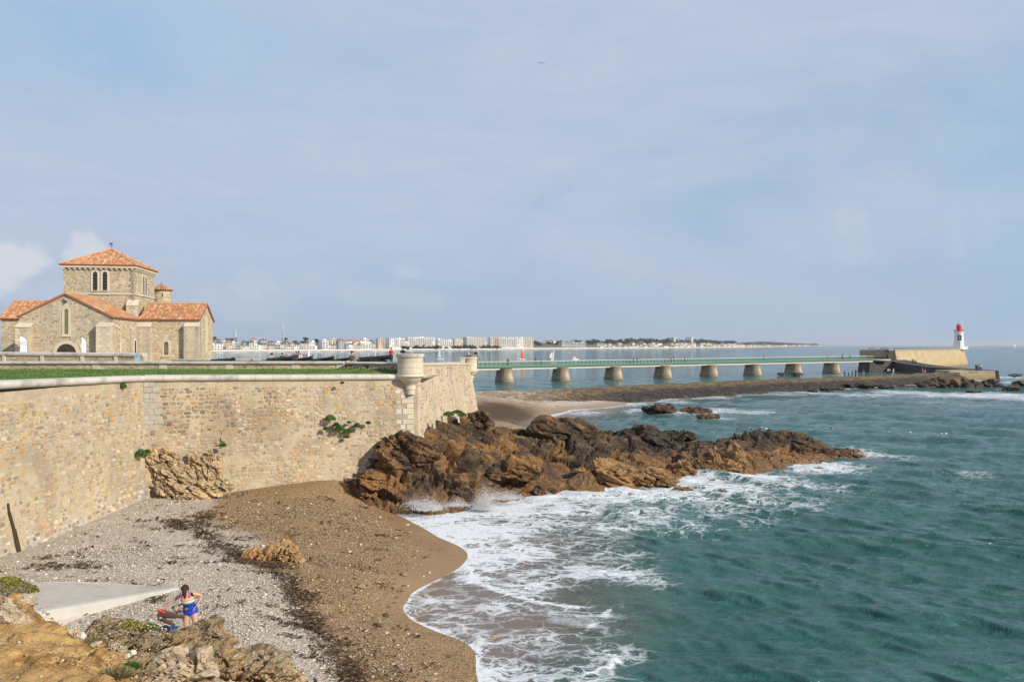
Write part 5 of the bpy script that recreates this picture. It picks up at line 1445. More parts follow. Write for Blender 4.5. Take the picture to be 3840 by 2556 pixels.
# tiled roofs
TPAL = [(.52, .25, .12), (.55, .275, .14), (.50, .23, .11), (.57, .30, .16), (.56, .32, .18), (.53, .26, .125), (.48, .22, .11), (.55, .285, .15)]
def tiles(E, a, La, b, Lb, nrm, mask=None, name='roof_tiles', parent=ch, pitch=.215, course=.36, pal=TPAL):
    """rows of half-round clay tiles on a pitched plane"""
    mb = MB(); nc = int(La / pitch); nr = int(math.ceil(Lb / course))
    for i in range(nc):
        for k in range(nr):
            s = (i + .5) * pitch; t0 = k * course - .03; t1 = min(Lb, (k + 1) * course + .04)
            if mask and not mask(s, (t0 + t1) / 2): continue
            c = jit(pal[rc.randrange(len(pal))], rc, .2)
            if rc.random() < .10: c = (.60, .42, .27)
            V = []
            for (t, lift) in ((t0, .075), (t1, .055)):
                for ang in (0, 60, 120, 180):
                    V.append(E + a * (s - math.cos(R(ang)) * pitch * .46) + b * t + nrm * (lift * math.sin(R(ang)) * 1.2 + .015))
            mb.add(V, [(0, 1, 5, 4), (1, 2, 6, 5), (2, 3, 7, 6), (0, 3, 2, 1)], 0, c)
    o = mb.build(name, 'roof_tile', parent, use_col=True, kind='stuff')
    o.location = -parent.location if parent is ch else (0, 0, 0)
    return o
def roof_plane(E, a, La, b, Lb, mask=None, poly=None, name='roof'):
    a = a.normalized(); b = b.normalized(); nrm = a.cross(b).normalized()
    if nrm.z < 0: nrm = -nrm
    pts = poly or [E, E + a * La, E + a * La + b * Lb, E + b * Lb]
    o = cpart(MB().prism([p - nrm * .12 for p in pts], nrm * .125), name, 'roof_under' if 'roof_under' in MATS else flat('roof_under', (.36, .15, .075), .9))
    tiles(E, a, La, b, Lb, nrm, mask, parent=ch)
    return o
# nave
for sgn in (1, -1):
    e = (NU1 + .25) if sgn > 0 else (NU0 - .25)
    ze = NE - .25 * (NA - NE) / 4.05 + .12
    E = C(e, -.22, ze); Tp = C(NUA, -.22, NA + .12); b = Tp - E
    roof_plane(E, CVv, 8.15, b, b.length)
# transepts
for (u0, u1, za) in ((.05, 6.22, 13.97), (-13.3, -7.45, 14.07)):
    for v, sg in ((7.15, 1), (13.85, -1)):
        E = C(u0, v, 12.17); Tp = C(u0, 10.5, za); b = Tp - E
        roof_plane(E, CU, u1 - u0, b, b.length)
# tower: hipped roof
OV = .34
tc = [C(TU0 - OV, TV0 - OV, 17.78), C(TU1 + OV, TV0 - OV, 17.78), C(TU1 + OV, TV1 + OV, 17.78), C(TU0 - OV, TV1 + OV, 17.78)]
ap = C((TU0 + TU1) / 2, (TV0 + TV1) / 2, 19.85)
for i in range(4):
    A, B = tc[i], tc[(i + 1) % 4]; a = (B - A).normalized(); La = (B - A).length; mid = (A + B) / 2
    b = ap - mid; Lb = b.length
    roof_plane(A, a, La, b, Lb, mask=lambda s, t, La=La, Lb=Lb: abs(s - La / 2) < La / 2 * (1 - t / Lb) + .02, poly=[A, B, ap])
hb = MB()
for p in tc: hb.ring([(p + Vector((0, 0, .05)), .10), (ap + Vector((0, 0, .05)), .10)], 6)
cpart(hb, 'hip_tiles', 'roof_ridge' if 'roof_ridge' in MATS else flat('roof_ridge', (.52, .30, .17), .85, .35, 3))
hb = MB()
hb.ring([(C(NUA, -.25, NA + .16), .11), (C(NUA, 8.0, NA + .16), .11)], 6); hb.ring([(C(.0, 10.5, 14.02), .11), (C(6.25, 10.5, 14.02), .11)], 6); hb.ring([(C(-13.3, 10.5, 14.12), .11), (C(-7.4, 10.5, 14.12), .11)], 6)
cpart(hb, 'ridge_tiles', 'roof_ridge')
# cornice and corbels
cb = MB()
for (u0, u1, v0, v1) in ((TU0 - .26, TU1 + .26, TV0 - .26, TV0 + .02), (TU1 - .02, TU1 + .26, TV0 + .021, TV1 + .26), (TU0 - .26, TU0 + .02, TV0 + .021, TV1 + .26)): box_uvz(u0, u1, v0, v1, 17.48, 17.66, cb)
cpart(cb, 'cornice', 'limestone')
for k in range(14):
    u = lerp(TU0 + .1, TU1 - .1, k / 13); cpart(box_uvz(u - .09, u + .09, TV0 - .2, TV0 + .02, 17.30, 17.479), 'corbel', 'limestone')
for k in range(14):
    v = lerp(TV0 + .15, TV1 - .1, k / 13); cpart(box_uvz(TU1 - .02, TU1 + .2, v - .09, v + .09, 17.30, 17.479), 'corbel', 'limestone')
st = MB(); box_uvz(TU0 - .1, TU1 + .1, TV0 - .1, TV0 + .01, 14.72, 14.88, st); box_uvz(TU1 - .01, TU1 + .1, TV0 + .011, TV1, 14.72, 14.88, st)
cpart(st, 'string_course', 'coping_lime')
# windows
def arch_poly(w, z0, z1, n=10, pointed=1.15):
    """outline (x, z) of an arched opening: half-width w, springing below the crown"""
    zs = z1 - w * pointed; P = [(-w, z0), (w, z0)]
    for k in range(n + 1):
        q = math.pi * k / n; P.append((w * math.cos(q), zs + w * pointed * math.sin(q)))
    return P
def window(axis, pos, fixed, w, z0, z1, band, kind, proud=.06, pmat='leadlight'):
    if axis == 'u': P = lambda x, z, d: C(pos + x, fixed - d, z)
    else: P = lambda x, z, d: C(fixed + d, pos + x, z)
    inn = arch_poly(w, z0, z1); out = arch_poly(w + band, z0 - band * .7, z1 + band)
    n = len(inn)
    V = [P(x, z, proud) for x, z in out] + [P(x, z, proud) for x, z in inn] + [P(x, z, -.02) for x, z in out] + [P(x, z, -.12) for x, z in inn]
    F = []
    for i in range(n):
        j = (i + 1) % n
        F += [(i, j, j + n, i + n), (i, i + 2 * n, j + 2 * n, j), (i + n, j + n, j + 3 * n, i + 3 * n)]
    root = cpart(MB().add([P(x, z, .012) for x, z in inn], [tuple(range(n))]), 'window', pmat if kind != 'blind' else 'limestone')
    csub(MB().add(V, F), 'surround', 'limestone', root)
    if kind == 'louvre':
        m = 6
        for k in range(m):
            zz = lerp(z0 + .1, z1 - .25, k / (m - 1)); ww = w * .98
            csub(MB().add([P(-ww, zz + .10, .02), P(ww, zz + .10, .02), P(ww, zz - .10, proud + .03), P(-ww, zz - .10, proud + .03), P(-ww, zz + .06, .02), P(ww, zz + .06, .02), P(ww, zz - .13, proud + .03), P(-ww, zz - .13, proud + .03)],
                          [(3, 2, 1, 0), (4, 5, 6, 7), (2, 3, 7, 6), (0, 1, 5, 4), (0, 4, 7, 3), (1, 2, 6, 5)]), 'louvre', 'slate_louvre', root)
    if kind == 'lattice':
        lb = MB(); step = .17; zc = z0
        while zc < z1 + 2 * w:
            for s_ in (1, -1):
                za, zb = zc - 2 * w, zc
                pa, pb = P(-w * s_, za, .02), P(w * s_, zb, .02)
                if za > z0 - .1 and zb < z1 - .05: lb.ring([(pa, .012), (pb, .012)], 4)
            zc += step
        if lb.v: csub(lb, 'lead_lattice', 'lattice_pale' if 'lattice_pale' in MATS else m_plain('lattice_pale', (.34, .30, .16), .6), root)
    if kind in ('lattice', 'plain'):
        csub(box_uvz2(P, w + band + .05, z0 - band * .7 - .12, z0 - band * .7 - .005, proud + .06), 'sill', 'limestone', root)
    return root
def box_uvz2(P, w, z0, z1, d):
    return MB().add([P(-w, z0, 0), P(w, z0, 0), P(w, z0, d), P(-w, z0, d), P(-w, z1, 0), P(w, z1, 0), P(w, z1, d), P(-w, z1, d)], [(3, 2, 1, 0), (4, 5, 6, 7), (3, 7, 6, 2), (2, 6, 5, 1), (0, 4, 7, 3)])
window('u', -4.07, 0, .17, 10.54, 12.87, .20, 'lattice')
window('u', 2.77, 7.4, .23, 8.48, 9.87, .16, 'lattice')
for u in (-4.33, -3.38): window('u', u, TV0, .225, 15.2, 17.1, .20, 'louvre', .09, 'dark_void')
for v in (10.9, 11.7): window('v', v, TU1, .20, 15.2, 17.0, .14, 'louvre', .09, 'dark_void')
window('v', 10.5, 6.05, .16, 8.9, 12.5, .20, 'blind')
window('v', 12.3, 6.05, .2, 7.7, 8.7, .14, 'plain')
window('v', 1.9, 0, .2, 8.2, 9.9, .16, 'blind')
window('v', 6.4, 0, .28, 8.2, 10.0, .20, 'plain', .06, 'dark_void')
# door
dp = arch_poly(.86, 7.5, 9.62, 12, 1.0); do = arch_poly(1.16, 7.5, 9.92, 12, 1.0); n = len(dp)
root = cpart(MB().add([C(-4.07 + x, -.02, z) for x, z in dp], [tuple(range(n))]), 'door', 'door_wood')
V = [C(-4.07 + x, -.06, z) for x, z in do] + [C(-4.07 + x, -.06, z) for x, z in dp] + [C(-4.07 + x, .05, z) for x, z in do] + [C(-4.07 + x, .05, z) for x, z in dp]
csub(MB().add(V, [f for i in range(n) for f in ((i, (i + 1) % n, (i + 1) % n + n, i + n), (i, i + 2 * n, (i + 1) % n + 2 * n, (i + 1) % n), (i + n, (i + 1) % n + n, (i + 1) % n + 3 * n, i + 3 * n))]), 'arch', 'limestone', root)
for k in range(5): csub(box_uvz(-4.9 + k * .17, -4.9 + k * .17 + .15, -.05, -.021, 7.6, 8.95 + .13 * k), 'door_plank', 'door_wood', root)
# stair turret
tw = C(-.4, 17.0, 0)
cpart(MB().lathe([(1.02, 9), (1.02, 15.75), (1.1, 15.78), (1.1, 15.84)], 28, tw), 'stair_turret', 'church_mortar', smooth=True)
def tsurf(s, z):
    q = s / 1.02; n = Vector((math.cos(q), math.sin(q), 0)); return Vector((tw.x, tw.y, z)) + n * 1.02, n
lay_stones(tsurf, R(-150) * 1.02, R(30) * 1.02, 13.8, 15.7, ch, rc, limit=20, **kw)
mb = MB()
for k in range(22):
    q0 = 2 * math.pi * k / 22; c = jit(TPAL[k % 8], rc, .2)
    for j in range(3):
        r0, r1 = 1.26 * (1 - j / 3) + .02, 1.26 * (1 - (j + 1) / 3) + .02
        z0, z1 = 15.82 + .72 * j / 3 + .03, 15.82 + .72 * (j + 1) / 3
        w = math.pi / 22 * .96; V = []
        for (r, z, l) in ((r0, z0, .06), (r1, z1, .05)):
            for a_, h in ((-w, 0), (-w * .5, l), (w * .5, l), (w, 0)): V.append(Vector((tw.x + r * math.cos(q0 + a_), tw.y + r * math.sin(q0 + a_), z + h)))
        mb.add(V, [(0, 1, 5, 4), (1, 2, 6, 5), (2, 3, 7, 6), (0, 3, 2, 1)], 0, jit(TPAL[rc.randrange(8)], rc, .2))
cpart(mb, 'turret_roof', 'roof_tile', use_col=True)
cpart(MB().lathe([(1.24, 15.80), (.03, 16.52)], 22, tw), 'turret_roof_cone', 'roof_under')
cpart(MB().ring([(tw + Vector((0, 0, 16.45)), .06), (tw + Vector((0, 0, 16.62)), .09), (tw + Vector((0, 0, 16.75)), .02), (tw + Vector((0, 0, 16.95)), .015)], 6), 'finial', 'roof_under')
# narrow turret slit
q = R(-60); p, nn = tsurf(q * 1.02, 15.2)
cpart(MB().box(p, (.12, .10, .36), Matrix.Rotation(q, 3, 'Z')), 'window_slit', 'dark_void')
# weather vane
vt = thing('weather_vane', 'iron weather vane with cockerel on the tower roof', 'weather vane', ap)
mb = MB().ring([((0, 0, -.05), .025), ((0, 0, .55), .02)], 6); mb.box((0, 0, .42), (.66, .03, .03)); mb.box((0, 0, .42), (.03, .66, .03)); mb.build('rod', 'iron_black', vt)
mb = MB().prism([(-.16, 0, .58), (-.02, 0, .52), (.10, 0, .56), (.15, 0, .68), (.20, 0, .70), (.12, 0, .76), (.06, 0, .66), (-.04, 0, .64), (-.14, 0, .74), (-.2, 0, .70)], (0, .03, 0)); mb.build('cockerel', 'iron_black', vt)
# floodlight at the gable
ft = thing('floodlight', 'round floodlight fixed under the nave gable', 'lamp', C(NUA, -.15, 13.75))
MB().lathe([(.10, -.12), (.16, -.05), (.16, .12), (.12, .16)], 12).build('housing', 'grey_metal', ft, smooth=True); MB().box((0, .1, .12), (.05, .25, .05)).build('bracket', 'iron_black', ft)
MB().box((0, 0, -.2), (.1, .12, .18)).build('bracket', 'iron_black', ft)
# feather flags by the door
def feather(label, u, h, rz_, wide):
    p = C(u, -1.6, GZ0); t = thing('feather_flag', label, 'flag', p, rz_)
    pts = [((0, 0, z), .018) for z in np.linspace(0, h * .8, 6)] + [((-wide * .25, 0, h * .93), .014), ((-wide * .7, 0, h), .01)]
    MB().ring(pts, 5).build('pole', 'flag_navy', t)
    V = []; m = 14
    for k in range(m + 1):
        z = lerp(.45, h * .985, k / m); e = 0 if z < h * .8 else -wide * .7 * ((z - h * .8) / (h * .185)) ** 1.6
        wv = .05 * math.sin(k * .9)
        V += [(e - .01, 0, z), (e - .01 - (wide - abs(e)) * .5, wv, z), (e - .01 - (wide - abs(e)) if wide > abs(e) else e - .02, wv * 1.5, z)]
    np_mesh('banner', V, grid_faces(m + 1, 3), 'flag_white', t, smooth=True)
    MB().prism([(-.05, -.055, .75), (-wide * .7, -.055, .70), (-wide * .4, -.055, 1.0), (-.1, -.055, .95)], (0, -.01, 0)).build('emblem', 'flag_red', t)
feather('white feather flag standing by the left buttress', -6.75, 2.55, TH, .62)
feather('white feather flag seen nearly edge-on by the right buttress', -1.75, 2.45, TH + R(70), .62)
sg_ = thing('information_panel', 'small pale blue information panel at the parapet end', 'sign', PD(515, 1352, 55.5))
sg_.location.z = 7.9
MB().box((0, 0, .55), (.06, .06, 1.1)).build('post', 'grey_metal', sg_)
MB().box((0, -.03, .62), (.42, .05, .44), Matrix.Rotation(R(-20), 3, 'X')).build('frame', 'grey_metal', sg_)
MB().box((0, -.062, .62), (.36, .012, .38), Matrix.Rotation(R(-20), 3, 'X')).build('panel', 'panel_blue', sg_)
# ------------------------------------------------------------------ footbridge
def m_pier():
    def fn(t, b):
        p = t.obj(); z = t.new('ShaderNodeSeparateXYZ'); t.put(z.inputs[0], p)
        n = t.noise(p, .8, 6, .65); g = t.noise(t.mapping(p, (1, 1, .3)), 1.3, 6, .7); f = t.noise(p, 5, 5, .7)
        rnd = t.new('ShaderNodeObjectInfo').outputs['Random']
        c = t.mix(t.sstep(n, .3, .7), (.20, .155, .10), (.40, .33, .22))
        c = t.mix(t.math('MULTIPLY', t.sstep(t.math('ADD', z.outputs[2], t.math('MULTIPLY', n, .8)), .9, .2), .7), c, (.17, .115, .05))
        band = t.math('MULTIPLY', t.sstep(z.outputs[2], .7, 1.2), t.sstep(z.outputs[2], 2.9, 2.0))
        wh = t.math('MULTIPLY', t.math('MULTIPLY', t.sstep(g, .55, .62), band), .8)
        c = t.mix(wh, c, (.62, .60, .56))
        s = t.new('ShaderNodeVectorMath', operation='SCALE'); t.put(s.inputs[0], c); t.put(s.inputs['Scale'], t.math('MULTIPLY_ADD', f, .6, .7))
        t.put(b.inputs['Base Color'], s.outputs[0]); b.inputs['Roughness'].default_value = .9
        t.put(b.inputs['Normal'], t.bump(t.math('ADD', f, n), .5, .1))
    return material('bridge_pier', fn)
m_pier()
BA, BB = Vector((-2.2, 202.5, 0)), Vector((107.9, 266.0, 0)); BD = (BB - BA).normalized(); BN = Vector((BD.y, -BD.x, 0))
def on_bridge(x):
    a = (x - CXP) / FP; t = (a * BA.y - BA.x) / (BD.x - a * BD.y); return t
LBR = (BB - BA).length
def zrail(t): return lerp(5.27, 5.66, t / LBR)
tE = on_bridge(3262); tS = -40.0
br = thing('footbridge', 'long green-railed footbridge on tapered stone piers', 'bridge', BA)
def bpt(t, off, z): return BD * t + BN * off + Vector((0, 0, z))
def beam(name, off, th, hgt, rel, mat, bevel=0):
    mb = MB(); m = 12
    V = []
    for k in range(m + 1):
        t = lerp(tS, tE, k / m); z = zrail(t) + rel
        V += [bpt(t, off - th / 2, z), bpt(t, off + th / 2, z), bpt(t, off + th / 2, z + hgt), bpt(t, off - th / 2, z + hgt)]
    F = [(k * 4 + i, k * 4 + (i + 1) % 4, k * 4 + 4 + (i + 1) % 4, k * 4 + 4 + i) for k in range(m) for i in range(4)] + [(3, 2, 1, 0), (m * 4, m * 4 + 1, m * 4 + 2, m * 4 + 3)]
    return MB().add(V, [tuple(reversed(f)) for f in F]).build(name, mat, br)
beam('deck', 0, 3.0, .10, -1.12, 'concrete')
for s in (-1, 1):
    beam('fascia', s * 1.55, .12, .50, -1.46, 'bridge_green')
    beam('handrail', s * 1.55, .16, .09, -.09, 'bridge_rail')
    for k in range(6): beam('rail_bar', s * 1.55, .03, .045, -.90 + k * .135, 'bridge_green')
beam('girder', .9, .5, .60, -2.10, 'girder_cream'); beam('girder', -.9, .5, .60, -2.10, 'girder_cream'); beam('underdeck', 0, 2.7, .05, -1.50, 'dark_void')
pm = None
npost = int((tE - tS) / 1.28)
for s in (1, -1):
    for k in range(npost):
        t = tS + 1.28 * (k + .5); p = bpt(t, s * 1.55, zrail(t))
        if pm is None:
            o = MB().box((0, 0, -.52), (.10, .14, 1.0), Matrix.Rotation(math.atan2(BD.y, BD.x), 3, 'Z')).build('post', 'bridge_post', br); pm = o.data
        else: o = link(bpy.data.objects.new('post', pm), br)
        o.location = p
PX_ = [1888, 2098.7, 2296, 2481, 2654, 2817, 2969.5, 3112.5]
prof = []
def pier_mesh():
    V = []; n = 24; rows = [(-1.5, 2.15, 3.4), (0, 2.0, 3.2), (1.2, 1.82, 2.95), (2.6, 1.62, 2.65), (3.3, 1.52, 2.5), (3.32, 1.60, 2.6), (3.55, 1.60, 2.6)]
    for (z, a, b) in rows:
        for k in range(n):
            q = 2 * math.pi * k / n; c, s = math.cos(q), math.sin(q)
            V.append((math.copysign(abs(c) ** .75, c) * a, math.copysign(abs(s) ** .8, s) * b, z))
    F = [(i * n + k, i * n + (k + 1) % n, (i + 1) * n + (k + 1) % n, (i + 1) * n + k) for i in range(len(rows) - 1) for k in range(n)] + [tuple(range((len(rows) - 1) * n, len(rows) * n))]
    return MB().add(V, F)
pme = None
for i, x in enumerate([1665] + PX_):
    t = on_bridge(x) if i else on_bridge(1888) - 18.2
    if pme is None: o = pier_mesh().build('pier', 'bridge_pier', br, smooth=True); pme = o.data
    else: o = link(bpy.data.objects.new('pier', pme), br)
    o.location = BD * t + BN * .5; o.rotation_euler = (0, 0, math.atan2(BD.y, BD.x))
    ob_ = MB().box((0, 0, 3.56 + .05), (.9, 2.4, .12)).build('bearing', 'dark_void', br); ob_.location = o.location + Vector((0, 0, zrail(t) - 5.74)); ob_.rotation_euler = o.rotation_euler
# ------------------------------------------------------------------ jetty bastion
def W(x, d): return Vector(((x - CXP) / FP * d, d, 0))
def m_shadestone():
    return m_lime('bastion_shade_stone', (.075, .066, .056), (.055, .050, .044), (.03, .028, .026), .8, .3)  # weed-dark stone, colour lowered further to paint in shade on the landward faces
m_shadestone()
def m_jetty_wall():
    def fn(t, b):
        p = t.pos(); z = t.new('ShaderNodeSeparateXYZ'); t.put(z.inputs[0], p)
        big = t.noise(p, .05, 5, .6, .5); mid = t.noise(p, .35, 6, .65); f = t.noise(p, 2.2, 5, .7)
        st = t.noise(t.mapping(p, (.5, .5, .05)), .8, 6, .7)
        c = t.mix(t.sstep(mid, .3, .7), (.50, .395, .24), (.42, .325, .195))
        c = t.mix(t.math('MULTIPLY', t.sstep(st, .52, .66), .55), c, (.30, .20, .095))
        c = t.mix(t.math('MULTIPLY', t.sstep(t.math('ADD', z.outputs[2], t.math('MULTIPLY', mid, 3.0)), 3.4, 1.2), .65), c, (.23, .165, .09))
        c = t.mix(t.math('MULTIPLY', t.sstep(big, .55, .7), .4), c, (.55, .46, .32))
        s = t.new('ShaderNodeVectorMath', operation='SCALE'); t.put(s.inputs[0], c); t.put(s.inputs['Scale'], t.math('MULTIPLY_ADD', f, .5, .75))
        t.put(b.inputs['Base Color'], s.outputs[0]); b.inputs['Roughness'].default_value = .95; b.inputs['Specular IOR Level'].default_value = .2
        t.put(b.inputs['Normal'], t.bump(t.math('ADD', f, mid), .6, .3))
    return material('jetty_wall', fn)
m_jetty_wall()
def batter_body(top, base, zt, zb, name, mat, parent, cap=True):
    n = len(top); V = [Vector((p.x, p.y, zb)) for p in base] + [Vector((p.x, p.y, zt)) for p in top]
    F = [(i, (i + 1) % n, (i + 1) % n + n, i + n) for i in range(n)] + ([tuple(range(n, 2 * n))] if cap else [])
    o = MB().add(V, F).build(name, mat, parent); o.location = -parent.location; return o
jt = thing('jetty', 'fortified stone jetty with sunlit seaward wall carrying the lighthouse', 'jetty', W(3356, 300))
lit0, lit1 = W(3356, 299), W(3614, 379); ld = (lit1 - lit0).normalized(); ln = Vector((ld.y, -ld.x, 0)); bk = -ln
ltop = [lit0, lit1, lit1 + bk * 13 + ld * 1, lit0 + bk * 13]
lbase = [lit0 + ln * 2.2 - ld * 1.2, lit1 + ln * 2.0 + ld * 3.0, lit1 + bk * 15 + ld * 3, lit0 + bk * 13]
batter_body(ltop, lbase, 7.45, -2, 'sea_wall', 'jetty_wall', jt)
# coping course
mb = MB(); a = lit0 + ln * .25; b = lit1 + ln * .25 + ld * .2
mb.prism([Vector((q.x, q.y, 7.452)) for q in (a, b, b + bk * 2.2, a + bk * 2.2)], (0, 0, .22)); o = mb.build('coping', 'concrete', jt); o.location = -jt.location
# shaded landward end with buttressed faces
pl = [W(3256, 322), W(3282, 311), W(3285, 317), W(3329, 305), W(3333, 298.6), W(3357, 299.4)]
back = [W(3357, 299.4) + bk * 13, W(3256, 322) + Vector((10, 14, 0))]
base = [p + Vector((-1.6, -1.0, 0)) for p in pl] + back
batter_body(pl + back, base, 7.44, -2, 'landward_wall', 'bastion_shade_stone', jt)
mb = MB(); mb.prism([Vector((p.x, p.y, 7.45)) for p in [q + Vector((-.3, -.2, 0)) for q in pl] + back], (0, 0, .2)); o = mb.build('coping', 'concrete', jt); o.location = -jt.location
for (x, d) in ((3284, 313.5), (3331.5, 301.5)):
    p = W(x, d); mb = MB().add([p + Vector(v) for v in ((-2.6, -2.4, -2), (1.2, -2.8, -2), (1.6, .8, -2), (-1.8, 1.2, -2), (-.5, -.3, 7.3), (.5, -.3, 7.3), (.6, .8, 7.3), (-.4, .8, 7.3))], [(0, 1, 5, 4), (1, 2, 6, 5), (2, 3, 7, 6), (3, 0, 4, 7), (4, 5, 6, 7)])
    o = mb.build('buttress', 'bastion_shade_stone', jt); o.location = -jt.location
# railings: top rail, base rail and close uprights
def railing(name, pts, z0, h, step, parent, mat='grey_metal', bar=.05):
    rm = MB(); tops = []
    for (a, b) in zip(pts[:-1], pts[1:]):
        L = (b - a).length; n = max(1, int(L / step))
        for k in range(n):
            p = a.lerp(b, k / n); rm.box((p.x, p.y, z0 + h / 2), (bar, bar, h))
        rm.ring([(Vector((a.x, a.y, z0 + h)), .06), (Vector((b.x, b.y, z0 + h)), .06)], 4); rm.ring([(Vector((a.x, a.y, z0 + .12)), .04), (Vector((b.x, b.y, z0 + .12)), .04)], 4)
    o = rm.build(name, mat, parent, kind='stuff'); o.location = -parent.location
railing('railing_bars', [lit0 - ld * .2, lit1], 7.67, .95, .42, jt, bar=.09)
railing('railing_bars', [W(3256, 322), W(3282, 311)], 7.65, .95, .4, jt, bar=.06)
railing('railing_bars', [W(3300, 312), W(3333, 298.6), W(3357, 299.4)], 7.65, .95, .4, jt, bar=.06)
# abutment below the bridge end
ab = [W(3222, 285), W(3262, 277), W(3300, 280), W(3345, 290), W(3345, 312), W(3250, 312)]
batter_body(ab, [p + (p - W(3290, 296)).normalized() * 2.2 for p in ab], 3.9, -2, 'abutment', 'bastion_shade_stone', jt)
cpos = W(3278, 282.5); o = MB().lathe([(5.2, 3.85), (5.4, 4.0), (5.4, 4.5), (0.1, 4.52)], 28, cpos).build('round_landing', 'concrete', jt, smooth=True); o.location = -jt.location
# ramp down to the outer landing
rp = [(Vector((143.0, 299, 0)), Vector((150.5, 300, 0)), 3.85), (Vector((137.2, 274, 0)), Vector((144.2, 273, 0)), 2.95), (Vector((130.5, 244, 0)), Vector((137.0, 243, 0)), 2.6), (Vector((126.9, 216, 0)), Vector((133.4, 215, 0)), 2.55)]
mb = MB(); V = []
for l, r, z in rp: V += [Vector((l.x - .6, l.y, -2)), Vector((r.x + .6, r.y, -2)), Vector((r.x, r.y, z)), Vector((l.x, l.y, z))]
F = [(i * 4 + k, i * 4 + (k + 1) % 4, i * 4 + 4 + (k + 1) % 4, i * 4 + 4 + k) for i in range(3) for k in range(4)] + [(12, 13, 14, 15)]
mb.add(V, [f for f in F]); o = mb.build('ramp', 'bastion_shade_stone', jt); o.location = -jt.location
mb = MB()
for i in range(3):
    (l0, r0, z0), (l1, r1, z1) = rp[i], rp[i + 1]
    mb.add([Vector((l0.x - .15, l0.y, z0 - .02)), Vector((l0.x + .35, l0.y, z0 - .02)), Vector((l1.x + .35, l1.y, z1 - .02)), Vector((l1.x - .15, l1.y, z1 - .02)), Vector((l0.x - .15, l0.y, z0 + .16)), Vector((l0.x + .35, l0.y, z0 + .16)), Vector((l1.x + .35, l1.y, z1 + .16)), Vector((l1.x - .15, l1.y, z1 + .16))],
           [(4, 5, 6, 7), (0, 4, 7, 3), (1, 2, 6, 5), (0, 1, 5, 4), (3, 7, 6, 2)])
o = mb.build('kerb', 'pier_stone', jt); o.location = -jt.location
ld_ = thing('landing_stage', 'patched concrete landing block at the foot of the ramp', 'landing', Vector((125, 216, 0)))
mb = MB().add([Vector(v) - ld_.location for v in ((119.2, 214.2, -2), (131.8, 213.2, -2), (132.2, 222, -2), (119.4, 222, -2), (119.6, 214.4, 2.5), (131.4, 213.4, 2.5), (131.8, 222, 2.5), (119.8, 222, 2.5))], [(0, 1, 5, 4), (1, 2, 6, 5), (2, 3, 7, 6), (3, 0, 4, 7), (4, 5, 6, 7)])
mb.build('block', 'jetty_wall', ld_)
MB().box((-3.4, -1.75, 1.3), (3.8, .12, 2.0), Matrix.Rotation(-.08, 3, 'Z')).build('repair_patch', 'concrete', ld_)
MB().box((.8, -2.1, 1.25), (2.6, .12, 2.1), Matrix.Rotation(-.08, 3, 'Z')).build('repair_patch', 'pier_stone', ld_)
# dark slab apron where the causeway meets the landing
hv = []
for (x, y, z) in ((3480, 1402, 2.2), (3540, 1396, 2.4), (3590, 1400, 2.2), (3640, 1424, .1), (3660, 1440, -.8), (3560, 1432, .3), (3500, 1436, .2), (3440, 1432, .4)): hv.append(PZ(x, y, z))
cx_ = sum(hv, Vector()) / len(hv)
ap_ = MB().add(hv + [cx_ + Vector((0, 0, 1.0))], [(i, (i + 1) % 8, 8) for i in range(8)]).build('slab_apron', 'armour_rock')
ap_.modifiers.new('sub', 'SUBSURF').levels = 3; ap_.modifiers[0].render_levels = 3
tag(ap_, 'dark weed-covered slab sloping off the causeway end', 'slab')
# ------------------------------------------------------------------ lighthouse
lh = thing('lighthouse', 'white lighthouse with red lantern at the jetty end', 'lighthouse', Vector(((3595.6 - CXP) / FP * 376, 376, 7.45)))
MB().lathe([(2.5, 0), (2.5, .95), (2.24, 1.0), (2.2, 1.25), (2.08, 3), (1.92, 5.6), (1.82, 7.9), (1.84, 7.95), (2.12, 8.2), (2.12, 8.5), (1.9, 8.52)], 32).build('tower', 'white_paint', lh, smooth=True)
MB().lathe([(1.02, 8.5), (1.02, 10.9), (1.10, 10.95), (1.10, 11.1)], 20).build('lantern_room', 'lamp_red', lh, smooth=True)
MB().lathe([(1.12, 11.1), (.95, 11.5), (.55, 11.95), (.22, 12.15), (.14, 12.3), (.14, 12.6), (.02, 12.75)], 20).build('lantern_dome', 'lamp_red', lh, smooth=True)
mb = MB().ring([((0, 0, 12.6), .035), ((0, 0, 13.6), .03)], 5); mb.box((0, 0, 13.3), (.7, .04, .04)); mb.build('finial', 'iron_black', lh)
mb = MB()
for k in range(20):
    q = 2 * math.pi * k / 20; mb.box((2.0 * math.cos(q), 2.0 * math.sin(q), 9.0), (.06, .06, 1.0))
for z in (8.95, 9.48): mb.ring([((2.0 * math.cos(2 * math.pi * k / 20), 2.0 * math.sin(2 * math.pi * k / 20), z), .045) for k in range(21)], 4, caps=False)
mb.build('gallery_rail', 'lamp_red', lh)
q = R(-110)
def lw(w, h, z, d, nm, mat, parent, r):
    o = MB().box((r * math.cos(q), r * math.sin(q), z), (d, w, h), Matrix.Rotation(q, 3, 'Z')).build(nm, mat, parent); return o
wf_ = lw(1.45, 2.5, 5.6, .3, 'window', 'window_dark', lh, 1.95); lw(.5, 1.5, 5.6, .34, 'pane', 'panel_blue', wf_, 1.97)
for k in range(6):
    for s in (-1, 1):
        e = Vector((-math.sin(q), math.cos(q), 0)) * (s * .72) + Vector((1.98 * math.cos(q), 1.98 * math.sin(q), 4.5 + k * .44))
        MB().box(e, (.3, .34, .24), Matrix.Rotation(q, 3, 'Z')).build('frame_block', 'window_dark', wf_)
lw(.16, 3.3, 2.75, .12, 'downpipe', 'grey_metal', lh, 2.16)
